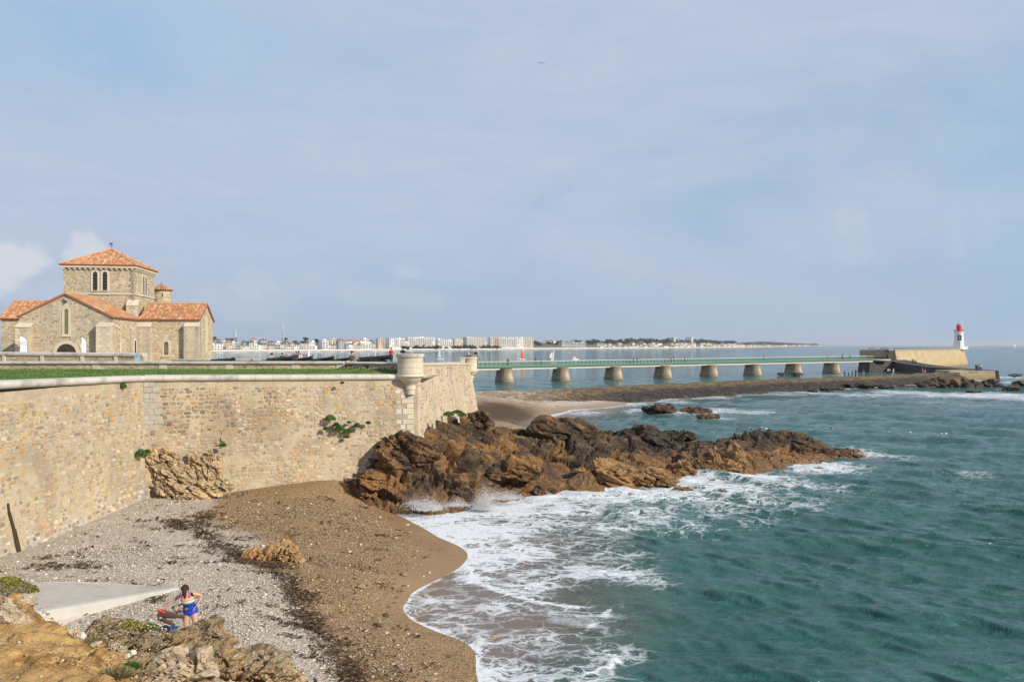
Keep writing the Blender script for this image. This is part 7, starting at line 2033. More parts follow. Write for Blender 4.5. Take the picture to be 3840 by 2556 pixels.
gn = ['leftmost of the white gulls floating beyond the promontory', 'second gull from the left floating beyond the promontory', 'third gull from the left floating beyond the promontory', 'fourth gull from the left, close above the rock crest', 'gull floating right of the crest', 'upper gull of the pair near the rock tip', 'lower gull of the pair near the rock tip', 'lone gull well out beyond the tip', 'faint gull farther out beyond the tip', 'left gull of the outermost pair', 'right gull of the outermost pair']
for (x, y), lb in zip(gl, gn): gull_sit(lb, PZ(x, y, .12) - Vector((0, 0, .1)), rg.uniform(0, 6.28), .8)
def gull_fly(label, p, rz_, span, bank=0):
    t = thing('flying_gull', label, 'bird', p, rz_)
    MB().ring([((-.30, 0, 0), .01), ((-.15, 0, 0), .05), ((.05, 0, 0), .075), ((.2, 0, .02), .05), ((.28, 0, .02), .04), ((.33, 0, .01), .01)], 8).build('body', 'feather_white', t, smooth=True)
    for s in (-1, 1):
        pts = [(.06, 0, .03), (.12, .28, .14), (.02, .52, .10), (-.14, .74, -.03)]
        V = []
        for i, q in enumerate(pts):
            c = (.17, .15, .11, .015)[i]; V += [(q[0] + c / 2, s * q[1], q[2]), (q[0], s * q[1], q[2] + .02), (q[0] - c / 2, s * q[1], q[2])]
        o = solid(np_mesh('wing', np.array(V), grid_faces(4, 3), ['feather_grey', 'feather_black'], t, smooth=True, fmat=[0, 0, 0, 0, 1, 1]), .012)
    t.scale = (span,) * 3; t.rotation_euler[0] = bank; return t
gull_fly('gull gliding on bent wings high in the middle of the sky', PD(2029, 238, 122), R(100), .92)
gull_fly('tiny gull turning on edge in the sky above the church', PD(303, 714, 150), R(20), .8, R(60))
# ------------------------------------------------------------------ cannons on the platform
def cannon(label, m, b, d, scale=1.0, rzj=0):
    pm_, pb = PD(*m, d), PD(*b, d + .6); ax = (pm_ - pb); L = max(2.3, ax.length); ax.normalize(); pb = pm_ - ax * L
    t = thing('cannon', label, 'cannon', (pb.x, pb.y, 7.4), 0, 'cannons on the fort platform')
    off = Vector((pb.x, pb.y, 7.4))
    pr = [(-.16, .05), (-.12, .09), (-.06, .06), (0, .15), (.05, .24), (.12, .245), (.14, .225), (L * .35, .205), (L * .36, .225), (L * .39, .225), (L * .40, .195), (L * .80, .155), (L * .90, .15), (L * .93, .19), (L * .97, .205), (L, .19), (L, .10), (L - .25, .09)]
    MB().ring([(pb + ax * x - off, r * scale) for x, r in pr], 16).build('barrel', 'iron_black', t, smooth=True)
    c = pb + ax * (L * .42) - off
    side = Vector((-ax.y, ax.x, 0)).normalized(); fw = Vector((ax.x, ax.y, 0)).normalized()
    MB().ring([(c + side * -.42, .07), (c + side * .42, .07)], 10).build('trunnion', 'iron_black', t)
    for s in (-1, 1):
        q = side * (s * .34)
        z = c.z
        P = [c + q + fw * 1.0 + Vector((0, 0, -z + .25)), c + q + fw * .9 + Vector((0, 0, -.12)), c + q + fw * .25 + Vector((0, 0, .02)), c + q - fw * .3 + Vector((0, 0, -.12)), c + q - fw * .9 + Vector((0, 0, -.38)), c + q - fw * 1.3 + Vector((0, 0, -z + .25))]
        MB().prism(P, side * .12).build('carriage_cheek', 'carriage_wood', t)
        for k in (-1.05, .75): 
            w_ = c + q + fw * k + side * (.1 * s); w_.z = .22
            MB().ring([(w_ - side * .06, .22), (w_ + side * .06, .22)], 14).build('truck_wheel', 'carriage_wood', t)
    for k in (-1.05, .75):
        w_ = c + fw * k; w_.z = .22; MB().ring([(w_ - side * .5, .06), (w_ + side * .5, .06)], 8).build('axle', 'carriage_wood', t)
    return t
cannon('black cannon nearest the church', (877, 1348), (826, 1354), 60)
cannon('heavy black cannon with wide open muzzle near the seated visitors', (1100, 1341.5), (1020, 1353), 58.5, 1.1)
cannon('slim cannon pointing at the turquoise jacket', (1169, 1340.5), (1106, 1353), 61, .8)
cannon('slim cannon with grey shine left of the man in brown', (1250, 1341), (1186, 1352), 61, .8)
cannon('cannon half hidden behind the man in brown', (1318, 1343), (1264, 1352.5), 62, .8)
cannon('largest cannon, beside the large bartizan', (1470, 1337.5), (1346, 1351), 54, 1.0)
t = thing('gun_carriage', 'dark wooden gun carriage frame against the large bartizan', 'carriage', PD(1478, 1358, 53) ); t.location.z = 7.4
for (a, b) in (((-.2, 0, .6), (.55, 0, 1.08)), ((.55, 0, 0), (.55, 0, 1.1)), ((-.25, 0, .55), (.6, 0, .62)), ((-.2, .5, .6), (.55, .5, 1.08)), ((.55, .5, 0), (.55, .5, 1.1)), ((-.2, 0, 0), (-.2, 0, .65)), ((.55, 0, 1.0), (.55, .5, 1.0))):
    MB().ring([(a, .06), (b, .06)], 4).build('beam', 'carriage_wood', t)
# ------------------------------------------------------------------ visitors on the platform
def plat(x, ytop, d, h=1.70):
    p = PD(x, ytop, d); return Vector((p.x, p.y, p.z - h))
PG = 'visitors on the fort platform'
def vis(label, x, yt, d, rz_, kind='stand', h=1.68, **k):
    p = plat(x, yt, d, h if kind != 'sit' else h * (1.24 / 1.70)); return person(label, p, rz_, kind, h=h, group=PG, **k)
vis('man in brown parka and sunglasses standing behind the parapet', 1320, 1315.5, 57, R(50), 'hold', 1.68, jacket=(.075, .058, .035), hair=(.03, .015, .01), trousers=(.04, .04, .05))
vis('person in a red jacket standing above the largest cannon', 1467, 1302.5, 80, R(160), 'hold', 1.66, jacket=(.75, .03, .02), hair=(.25, .02, .02))
vis('person with raised hands above the large bartizan', 1511, 1303.5, 79, R(0), 'photo', 1.62, jacket=(.025, .03, .05), hair=(.03, .012, .01), long=True)
vis('grey-haired person in navy at the small bartizan', 1758.5, 1318.5, 74.9, R(190), 'lean', 1.70, jacket=(.02, .028, .06), hair=(.5, .47, .42))
vis('person in grey with cap at the small bartizan', 1778, 1319.5, 74.6, R(150), 'lean', 1.68, jacket=(.32, .31, .32), hair=(.04, .02, .02))
vis('dark-clothed person half hidden at the small bartizan', 1783.5, 1319, 75.4, R(150), 'lean', 1.70, jacket=(.02, .02, .025))
vis('child with cap and blue rucksack behind the low parapet', 943.5, 1337, 66, R(100), 'sit', 1.35, jacket=(.02, .03, .05), hair=(.55, .54, .50))
vis('man in black jacket sitting by the far parapet', 1058.5, 1322.5, 79, R(200), 'sit', 1.75, jacket=(.015, .015, .02), hair=(.05, .03, .02), trousers=(.5, .48, .42))
vis('crouching person in white collar beside the man in black', 1074, 1330, 79, R(30), 'sit', 1.45, jacket=(.06, .05, .05), hair=(.10, .06, .04))
vis('person in black shading their face behind the heavy cannon', 1101.5, 1324, 76, R(-30), 'photo', 1.5, jacket=(.02, .018, .02))
vis('person in a purple coat standing with back turned', 1111, 1318, 77, R(180), 'stand', 1.55, jacket=(.07, .025, .09), trousers=(.03, .015, .03))
vis('tall person in black beside the purple coat', 1120, 1315.5, 77.5, R(180), 'stand', 1.63, jacket=(.015, .015, .018))
vis('dark-haired visitor seated behind the slim cannon', 1138.5, 1329, 77, R(20), 'sit', 1.45, jacket=(.05, .02, .04))
vis('visitor in maroon seated under a blue cap', 1149, 1329.5, 77, R(-20), 'sit', 1.45, jacket=(.10, .02, .03), hair=(.02, .08, .45))
vis('person in a bright turquoise jacket walking behind the cannons', 1174.5, 1327, 66, R(120), 'hold', 1.42, jacket=(.02, .42, .36), hair=(.22, .12, .06))
p = plat(1018.5, 1320.5, 79, 1.38)
t = thing('coin_telescope', 'coin telescope on a post at the far parapet', 'telescope', p)
MB().ring([((0, 0, 0), .06), ((0, 0, .95), .05)], 8).build('post', 'concrete_pale', t); MB().ring([((-.05, .2, 1.22), .14), ((0, 0, 1.22), .16), ((.05, -.2, 1.24), .11)], 8).build('telescope_head', 'maroon' if 'maroon' in MATS else m_plain('maroon', (.09, .02, .025), .5), t, smooth=True)
MB().box((0, 0, 1.0), (.16, .16, .12)).build('coin_box', 'panel_cream', t)
p = plat(1127.5, 1328.5, 76, 1.35); t = thing('orientation_board', 'cream orientation board behind the cannons', 'sign', p)
MB().box((0, 0, 1.13), (.36, .06, .40)).build('panel', 'panel_cream', t); MB().box((0, 0, .45), (.07, .05, .9)).build('post', 'grey_metal', t)
MB().prism([(-.06, -.034, 1.02), (.07, -.034, 1.02), (.01, -.034, 1.16)], (0, -.004, 0)).build('warning_mark', 'iron_black', t)
# ------------------------------------------------------------------ people on the bridge, the causeway and the jetty
BG = 'walkers on the footbridge'
for (x, lb, k, col, dx) in ((1902, 'dark-clothed walker nearest the fort on the footbridge', 'walk', (.02, .02, .025), .5), (1906.5, 'second dark walker beside the one nearest the fort', 'walk2', (.05, .02, .02), -.5), (2003, 'short walker in dark red past the first bridge pier', 'walk', (.22, .03, .04), .6), (2025, 'slim dark walker before the second bridge pier', 'walk2', (.03, .03, .05), .6),
                            (2372, 'walker in black, left of the trio past the third pier', 'walk', (.015, .015, .02), .4), (2378, 'walker in pink-red, middle of the trio past the third pier', 'walk2', (.50, .05, .10), -.3), (2387.5, 'walker in black, right of the trio past the third pier', 'walk', (.02, .02, .02), .3), (2513, 'white-haired walker left of the pair past the fourth pier', 'walk', (.02, .02, .025), .2), (2524, 'walker in red trousers right of the pair past the fourth pier', 'stand', (.02, .02, .03), .3),
                            (2565, 'striding slim walker before the fifth pier', 'walk2', (.06, .06, .08), .3), (2862, 'lone dark walker past the sixth pier', 'stand', (.03, .03, .035), .2), (3102, 'dark walker above the last bridge pier', 'stand', (.02, .02, .03), .2), (3154, 'left walker of the pair near the bridge end', 'walk', (.03, .03, .04), .4), (3161, 'right walker of the pair near the bridge end', 'walk2', (.02, .02, .02), -.2), (3184, 'striding walker near the bridge end', 'walk', (.03, .03, .03), .3), (3254, 'dark figure where the bridge meets the jetty', 'stand', (.05, .05, .05), .2)):
    t_ = on_bridge(x); q = BA + BD * t_ + BN * dx
    h_ = 1.74 if 'short' not in lb else 1.25
    person(lb, (q.x, q.y, zrail(t_) - 1.02), R(60 if k != 'walk2' else -120), k, jacket=col, trousers=(.30, .05, .07) if 'red trousers' in lb else (.025, .03, .045), hair=(.75, .74, .70) if 'white' in lb else (.05, .03, .02), group=BG, h=h_)
CG = 'walkers on the causeway'
for (x, y, lb, k, col, tr, hc, rz_) in ((3167, 1414.8, 'white-capped walker in black coat, leftmost on the causeway', 'walk', (.02, .02, .025), (.03, .03, .04), (.75, .74, .72), 70), (3183, 1414.8, 'walker in pale grey with white cap on the causeway', 'walk2', (.30, .31, .33), (.03, .03, .04), (.75, .74, .72), 70), (3196, 1413, 'walker in charcoal third along the causeway', 'walk', (.07, .075, .09), (.10, .11, .13), (.6, .6, .6), 70),
                                    (3208.5, 1413.5, 'person in black holding up a camera on the causeway', 'photo', (.015, .015, .02), (.04, .05, .08), (.06, .04, .03), 110), (3237.5, 1411, 'person with long brown hair and tan coat on the causeway', 'stand', (.20, .12, .09), (.55, .42, .36), (.22, .12, .06), 150), (3329.5, 1404.6, 'left of the two people in white tops on the causeway', 'walk', (.72, .74, .80), (.02, .02, .03), (.05, .03, .02), 80),
                                    (3335.5, 1404.2, 'right of the two people in white tops on the causeway', 'walk2', (.76, .77, .80), (.02, .02, .025), (.04, .03, .02), 80), (3349.5, 1407, 'person in white hooded top and pale trousers on the causeway', 'walk', (.78, .78, .80), (.42, .47, .52), (.6, .6, .6), -60), (3459, 1400.3, 'person in a red jacket at the causeway end', 'walk', (.62, .02, .03), (.22, .25, .32), (.3, .02, .02), 60), (3469.5, 1398.5, 'person in black with pale trousers beside the red jacket', 'walk2', (.02, .02, .02), (.55, .52, .50), (.25, .15, .1), 60)):
    person(lb, PZ(x, y, 2.06), R(rz_), k, jacket=col, trousers=tr, hair=hc, group=CG, h=1.72, long='long' in lb)
for (x, y, d, lb, col, k) in ((3421, 1363, 276, 'tallest of the three people on the jetty ramp', (.14, .12, .10), 'stand'), (3427, 1367, 271, 'middle person of the three on the jetty ramp', (.10, .03, .03), 'walk'), (3434.5, 1370, 266, 'lowest of the three people on the jetty ramp', (.03, .025, .035), 'stand')):
    p = PD(x, y, d); tt = (299 - p.y) / (299 - 244); lx = lerp(143, 130.5, tt); z = interp(-p.y, [(-299, 3.85), (-274, 2.95), (-244, 2.6), (-216, 2.55)])
    person(lb, (p.x, p.y, z), R(200), k, jacket=col, group='people on the jetty ramp', h=1.72)
for (x, d, lb, col, k, tr) in ((3659.5, 215.5, 'leftmost person in dark blue on the landing block', (.03, .05, .09), 'photo', (.04, .05, .07)), (3664.5, 214.6, 'person in black at the front of the landing block', (.02, .02, .03), 'stand', (.02, .02, .03)), (3671.5, 215.2, 'person in grey top on the landing block', (.35, .37, .42), 'stand', (.03, .03, .05)), (3679, 215.0, 'person in a yellow-green top on the landing block', (.62, .72, .20), 'stand', (.02, .025, .03))):
    p = W(x, d); person(lb, (p.x, p.y, 2.51), R(170), k, jacket=col, trousers=tr, group='people on the landing block', h=1.72)
# ------------------------------------------------------------------ the bather
def m_swim():
    def fn(t, b):
        p = t.obj(); z = t.new('ShaderNodeSeparateXYZ'); t.put(z.inputs[0], p)
        zz = t.math('ADD', z.outputs[2], t.math('MULTIPLY', z.outputs[0], -.10))
        n = t.voro(p, 26.0).outputs['Distance']; k = t.math('ADD', zz, t.math('MULTIPLY', n, .03))
        c = t.ramp(t.math('MULTIPLY', t.math('SUBTRACT', k, .85), 1.6), [(0, (.01, .03, .25)), (.18, (.02, .06, .42)), (.30, (.012, .03, .22)), (.40, (.02, .10, .42)), (.44, (.05, .42, .62)), (.47, (.68, .60, .46)), (.53, (.74, .62, .46)), (.56, (.75, .16, .07)), (.63, (.82, .50, .24)), (.72, (.62, .12, .30))])
        t.put(b.inputs['Base Color'], c); b.inputs['Roughness'].default_value = .5
    return material('swim_print', fn)
m_swim()
BP = PZ(711, 2404, 1.40); BP.z = float(BEACH(np.array([BP.x]), np.array([BP.y]))[0]) + .0
bt = thing('person', 'woman in colourful swimsuit on the shingle, bending to shake out clothes', 'person', BP)
def wput(nm, me, m):
    o = link(bpy.data.objects.new(nm, me), bt); o.material_slots[0].link = 'OBJECT'; o.material_slots[0].material = m; return o
# fingers belong to the body's one mesh
bm = bmesh.new(); bm.from_mesh(W_BODY)
for f_ in W_FING: bm.from_mesh(f_)
bm.to_mesh(W_BODY); bm.free()
wput('body', W_BODY, SKIN); MB().ring([((-.03, -.12, 1.41), .02), ((-.03, -.15, 1.45), .075), ((-.03, -.19, 1.50), .096), ((-.03, -.24, 1.545), .098), ((-.025, -.29, 1.55), .085), ((-.015, -.325, 1.51), .072), ((0, -.34, 1.43), .055), ((.008, -.34, 1.34), .035), ((.012, -.335, 1.26), .008)], 14, up=(1, 0, 0)).build('hair', cloth((.028, .014, .009)), bt, smooth=True)
MB().ring([((.015, 0, .865), (.208, .155)), ((.012, 0, .93), (.185, .14)), ((0, -.015, 1.0), (.160, .13)), ((-.01, -.05, 1.08), (.162, .14)), ((-.018, -.085, 1.16), (.175, .158)), ((-.022, -.11, 1.23), (.166, .13)), ((-.025, -.115, 1.265), (.14, .09))], 22).build('swim_top', 'swim_print', bt, smooth=True)
MB().ring([((.02, 0, .92), (.18, .13)), ((.022, 0, .87), (.20, .145)), ((.025, 0, .81), (.206, .15)), ((.025, 0, .765), (.16, .12)), ((.025, 0, .735), (.06, .09))], 20).build('swim_briefs', cloth((.01, .05, .62)), bt, smooth=True)
for s_ in W_STRAP: wput('strap', s_, cloth((.50, .10, .42)))
o = MB().ring([(Vector((.27, -.03, 1.085)) + Vector((math.cos(a) * .034, math.sin(a) * .02, math.sin(a) * .03)), .008) for a in np.linspace(0, 6.283, 13)], 5, caps=False).build('wristwatch', 'iron_black', bt)
# clothes she holds
cl = thing('brown_trousers', 'brown trousers with red lining held out by the bather', 'clothes', BP + Vector((-.66, -.26, .90)))
def leg(pts, rad, mat, nm):
    mb = MB(); return mb.ring([(p, r) for p, r in zip(pts, rad)], 12).build(nm, mat, cl, smooth=True)
leg([(-.02, 0, -.02), (.12, .0, -.06), (.30, .0, -.10), (.45, 0, -.115), (.62, .02, -.13)], [(.05, .10), (.05, .11), (.05, .085), (.045, .06), (.04, .055)], cloth((.10, .055, .045)), 'trouser_leg')
leg([(-.05, 0, -.03), (.0, 0, -.16), (.10, .02, -.25), (.24, .02, -.31), (.36, .03, -.37)], [(.05, .10), (.05, .09), (.05, .06), (.045, .045), (.04, .035)], cloth((.085, .045, .038)), 'trouser_leg')
leg([(-.10, -.03, .05), (.0, -.03, .03), (.11, -.03, -.01)], [(.03, .025), (.035, .04), (.03, .03)], cloth((.55, .05, .02)), 'red_lining')
MB().box((.01, -.07, -.14), (.055, .012, .028), Matrix.Rotation(R(-10), 3, 'Y')).build('label_tag', 'hull_white', cl)
tw_ = PZ(622, 2362, 1.42)
gx_ = np.linspace(-.3, .3, 22); XX, YY = np.meshgrid(gx_, gx_ * .7)
pz_ = np.c_[XX.ravel(), YY.ravel(), np.zeros(XX.size)]; zz = .10 * np.exp(-(XX.ravel() ** 2 + YY.ravel() ** 2) / .03) + .05 + fbm(pz_ * 7, 3, 71) * .06
o = np_mesh('blue_towel', np.c_[pz_[:, :2], zz], grid_faces(22, 22), cloth((.015, .06, .22)), smooth=True); o.location = (tw_.x, tw_.y, tw_.z - .03); solid(o, .02); tag(o, 'crumpled blue towel on the shingle behind the rocks', 'towel')
# ------------------------------------------------------------------ slipway
sl = thing('slipway', 'pale concrete slipway tongue running onto the shingle', 'slipway', PZ(300, 2260, 1.8))
Atop = [PZ(-160, 2188, 1.95), PZ(150, 2182, 1.80), PZ(290, 2179, 1.72), PZ(440, 2186, 1.55), PZ(672, 2203, 1.36), PZ(200, 2284, 1.95), PZ(-200, 2350, 2.2)]
ed0, ed1 = PZ(200, 2284, 1.95), PZ(672, 2203, 1.36)
V = [p - sl.location for p in Atop]
mb = MB().add(V + [v - Vector((0, 0, 1.0)) for v in V], [tuple(range(6, -1, -1))] + [(i, (i + 1) % 7, (i + 1) % 7 + 7, i + 7) for i in range(7)]); mb.build('ramp_surface', 'concrete', sl)
nrm = Vector((.35, -.9, 0)).normalized()
P = [PZ(-200, 2352, 2.2), PZ(200, 2284, 1.95), PZ(672, 2203, 1.36)]
mb = MB()
for a, b in zip(P[:-1], P[1:]):
    mb.add([a + nrm * .06 + Vector((0, 0, .02)), b + nrm * .06 + Vector((0, 0, .02)), b - nrm * .16 + Vector((0, 0, .012)), a - nrm * .16 + Vector((0, 0, .012)), a + nrm * .06 - Vector((0, 0, .9)), b + nrm * .06 - Vector((0, 0, .9))], [(0, 1, 2, 3), (4, 5, 1, 0)])
o = mb.build('edge_beam', 'concrete_pale', sl); o.location = -sl.location
P2 = [(PZ(-200, 2352, 2.2), 1.72), (PZ(200, 2284, 1.95), 1.66), (PZ(560, 2222, 1.4), 1.28)]
mb = MB()
for (a, za), (b, zb) in zip(P2[:-1], P2[1:]):
    a1, b1 = Vector((a.x, a.y, za)) + nrm * .07, Vector((b.x, b.y, zb)) + nrm * .07
    mb.add([a1, b1, b1 + nrm * 1.0 + Vector((0, 0, -.14)), a1 + nrm * 1.6 + Vector((0, 0, -.25)), a1 + nrm * 1.7 - Vector((0, 0, 1)), b1 + nrm * 1.05 - Vector((0, 0, 1))], [(3, 2, 1, 0), (4, 5, 2, 3)])
o = mb.build('sloping_apron', 'apron_concrete', sl); o.location = -sl.location
# ------------------------------------------------------------------ headland in the foreground (earth surface)
hp = [(0, 1568, 11.6), (120, 1568, 11.8), (250, 1568, 12.2), (0, 1500, 12.8), (100, 1500, 13.0), (200, 1500, 13.6), (0, 1440, 14.2), (60, 1420, 14.8), (120, 1440, 15.0), (170, 1450, 15.4), (0, 1372, 15.6), (45, 1362, 15.9), (78, 1372, 16.0), (100, 1400, 16.0), (140, 1432, 15.9),
      (230, 1470, 15.6), (280, 1500, 14.8), (330, 1500, 15.0), (260, 1440, 17.0), (330, 1440, 17.2), (400, 1450, 17.5), (440, 1448, 18.0), (480, 1460, 17.8), (520, 1500, 17.4), (400, 1500, 15.6), (350, 1568, 13.2), (450, 1568, 14.0), (470, 1520, 15.8), (560, 1510, 16.6), (620, 1515, 16.6), (680, 1560, 16.2), (560, 1568, 15.0), (640, 1568, 15.6)]
hc = [PD(*DS(x, y), d) for x, y, d in hp]
hc = [(p.x, p.y, p.z) for p in hc]
for (x, y, d) in ((78, 1372, 16.9), (100, 1400, 17.0), (140, 1432, 17.0), (170, 1445, 17.2), (20, 1360, 17.2), (260, 1440, 18.4), (330, 1440, 18.6), (400, 1445, 19.2), (450, 1448, 19.4), (500, 1470, 19.0), (545, 1500, 18.4), (640, 1510, 17.8), (720, 1560, 17.4)):
    p = PD(*DS(x, y), d); hc.append((p.x + .25, p.y + .35, 1.0))
hc += [(-14, 9, 5.6), (-10, 8.5, 5.4), (-6, 8.5, 5.0), (-4, 10, 4.2), (-3, 12.5, 2.8), (-2.0, 14.5, .8), (-14, 14, 5.2), (-15, 18, 5.0), (-16, 19.5, 1.2), (-12.5, 19.5, 1.0), (-3.5, 17.5, .8), (-1.5, 12, 1.5), (-1, 9, 3.5)]
HEAD = RBF(hc, .015)
gx = np.arange(-15, -.5, .055); gy = np.arange(8.0, 20.2, .055)
HX, HY = np.meshgrid(gx, gy); HZ = np.clip(HEAD(HX, HY) - .32 * np.maximum(ssn(HX / HY, -.53, -.47), ssn(HY, 16, 16.6) * ssn(HX / HY, -.565, -.54)) - .3 * ssn(HY, 14.9, 15.7) * ssn(HX / HY, -.625, -.59), .3, 6.2)
P = np.c_[HX.ravel(), HY.ravel(), HZ.ravel()]; F = grid_faces(len(gy), len(gx)); N = vnormals(P, F)
Q = rockify(P, N, .8, .2, (.5, .2, .8), 81, .35); P = P + (Q - P) * .7
bz_ = BEACH(P[:, 0], P[:, 1]); fk = (P[F][:, :, 2].max(1) > bz_[F].min(1) - .15)
used = np.unique(F[fk]); rm_ = np.full(len(P), -1); rm_[used] = np.arange(len(used))
hd = np_mesh('headland', P[used], rm_[F[fk]], 'ochre_earth', smooth=True); tag(hd, 'bare ochre earth headland at the camera\'s feet', 'ground', kind='structure')
def hz_(x, y): return float(np.clip(HEAD(np.array([x]), np.array([y]))[0], .3, 6.2))
def fore(label, x, y, d, w, h, dep, seed, mat='head_rock', name='boulder', cat='rock', **k):
    c = PD(*DS(x, y), d); k.setdefault('amp', .15); k.setdefault('sub', 5)
    return boulder(name, label, c, (dsz(w, d) * 1.12, dep, dsz(h, d) * 1.15), seed, mat, cat=cat, strata=k.pop('strata', (-.45, .25, .85)), **k)
fore('big grey-green dome of rock at the edge of the shingle', 478, 1480, 17.3, 125, 105, 1.0, 201, rot=.3, tilt=(0, .25))
fore('jagged pale crest rock hiding the bather\'s shins', 418, 1462, 17.5, 90, 60, .8, 202)
fore('split tan rock in the middle of the headland ridge', 430, 1502, 16.4, 110, 100, .9, 203, tilt=(0, .5))
fore('long slanting slab running down the headland ridge', 370, 1500, 16.2, 150, 64, .7, 204, tilt=(0, -.45), flatn=.25)
fore('grey slab tilted on the ridge behind the slanting slab', 330, 1480, 16.8, 110, 40, .6, 205, tilt=(0, -.4), flatn=.25)
fore('rounded boulder under the yellow-green mat of plants', 300, 1450, 17.3, 80, 40, .7, 206)
fore('dark striped slab beside the slipway apron', 228, 1440, 17.2, 86, 36, .5, 207, tilt=(0, -.35))
fore('brown striped rock below the mat of plants', 268, 1468, 16.6, 96, 34, .6, 208, tilt=(0, -.2))
fore('large tan rock at the bottom edge of the picture', 410, 1550, 14.3, 200, 110, 1.1, 209, mat='pale_rock', sub=5)
fore('brown blocky rock left of the large tan rock', 330, 1545, 14.2, 110, 70, .8, 210, tilt=(0, -.4), flatn=.3)
fore('dark flaky rock mass at the lower edge of the shingle', 600, 1535, 16.2, 150, 60, 1.2, 211, amp=.2)
fore('flaky grey rock left of the dark flaky mass', 520, 1530, 15.8, 100, 56, .9, 212, amp=.2)
fore('grey crest rock behind the dark flaky mass', 585, 1505, 16.9, 100, 34, .8, 213, amp=.2)
fore('orange-stained rock at the shingle\'s lower edge', 655, 1556, 15.9, 90, 60, .9, 214, mat='tan_rock')
fore('small shards of grey rock between the two ridges', 470, 1517, 16.4, 60, 24, .4, 215, amp=.22)
fore('tall pale rock face at the far left edge', 22, 1425, 14.6, 90, 80, .8, 216, mat='pale_rock', amp=.1)
fore('pale slab below the left-hand plants', 50, 1385, 15.6, 60, 30, .5, 217, mat='pale_rock', amp=.1)
fore('pale block on the lip above the slipway', 75, 1376, 15.8, 26, 10, .3, 218, mat='pale_rock', sub=4)
for i, (x, y, w, h) in enumerate(((98, 1442, 24, 16), (122, 1448, 28, 22), (142, 1450, 20, 24), (160, 1454, 26, 26), (178, 1460, 26, 26), (88, 1436, 30, 10), (112, 1437, 26, 12))):
    fore('pale stone, %s in the row of stones edging the earth bank' % ORD[i], x, y, 15.3 + .002 * (x - 100), w, h, .25, 230 + i, mat='pale_rock', name='stone', sub=3, amp=.1)
fore('rounded white stone beside the dry tuft', 189, 1462, 15.5, 19, 16, .2, 240, mat='white_stone' if 'white_stone' in MATS else m_lime('white_stone', (.62, .58, .52), (.55, .51, .46), (.45, .40, .33), .4), name='stone', sub=3, amp=.05)
fore('flat white stone in front of the slanting slab', 294, 1509, 14.7, 13, 12, .16, 241, mat='white_stone', name='stone', sub=3, amp=.05)
fore('grey-white stone leaning on the slanting slab', 306, 1500, 15.0, 18, 10, .18, 242, mat='white_stone', name='stone', sub=3, amp=.05)
fore('pale flat stone on the earth beside the tuft', 222, 1479, 15.2, 26, 10, .3, 243, mat='pale_rock', name='stone', sub=3, amp=.08)
fore('cluster of pale chips at the bank corner', 262, 1486, 15.1, 30, 14, .3, 244, mat='pale_rock', name='stone', sub=4, amp=.2)
fore('broken pale stone under the slab end', 282, 1492, 15.0, 22, 12, .25, 245, mat='pale_rock', name='stone', sub=3, amp=.15)
# ------------------------------------------------------------------ plants
def tuft(name, label, c, r, h, n, mat, seed, lw=.012, cat='plant', spread=1.0, leafy=False):
    rr = np.random.default_rng(seed); V = []; F = []; Cc = []
    for k in range(n):
        q = rr.uniform(0, 6.28); rad = r * math.sqrt(rr.random()); b = np.array([rad * math.cos(q), rad * math.sin(q) * .8, rr.uniform(-.02, .02)])
        if leafy:
            b[2] = rr.random() ** .6 * h * max(0, 1 - (rad / r) ** 2) ** .5; hh = rr.uniform(.4, 1) * lw * 3; dr = rr.normal(size=3); dr[2] = abs(dr[2]) * .7; dr /= np.linalg.norm(dr)
        else:
            hh = h * rr.uniform(.5, 1.1) * (1 - .5 * rad / r); dr = np.array([math.cos(q) * spread * rad / r * .9 + rr.normal(0, .25), math.sin(q) * spread * rad / r * .9 + rr.normal(0, .25), 1.0]); dr /= np.linalg.norm(dr)
        sd_ = np.cross(dr, [rr.normal(), rr.normal(), .3]); sd_ /= np.linalg.norm(sd_) + 1e-9; w = lw * rr.uniform(.6, 1.4)
        o = len(V); m = b + dr * hh * .55; tp = b + dr * hh + np.array([0, 0, -.15 * hh * (0 if leafy else rr.random())])
        V += [b - sd_ * w * .6, b + sd_ * w * .6, m + sd_ * w, m - sd_ * w, tp]; F += [(o, o + 1, o + 2, o + 3), (o + 3, o + 2, o + 4)]
        g = rr.uniform(.55, 1.45); Cc += [(g, g, g * .9)] * 5
    t = thing(name, label, cat, c)
    np_mesh('foliage', np.array(V), F, mat, t, cols=np.array(Cc))
    MB().ring([((0, 0, -.05), max(.01, r * .12)), ((0, 0, h * .25), max(.006, r * .06))], 5).build('stem', 'carriage_wood', t)
    return t
def pt(x, y, d, off=0): return PD(*DS(x, y), d)
tuft('dry_tuft', 'dry green tuft beside the rounded white stone', pt(218, 1478, 15.3), .20, .17, 900, 'leaf_dry', 301, .006)
tuft('dry_tuft', 'spiky grey-green tuft at the bottom of the earth bank', pt(265, 1555, 13.0), .26, .22, 1300, 'leaf_dry', 302, .005, spread=1.3)
tuft('dry_tuft', 'olive tuft next to the spiky grey-green tuft', pt(300, 1535, 13.6), .16, .14, 600, 'leaf_green', 303, .005)
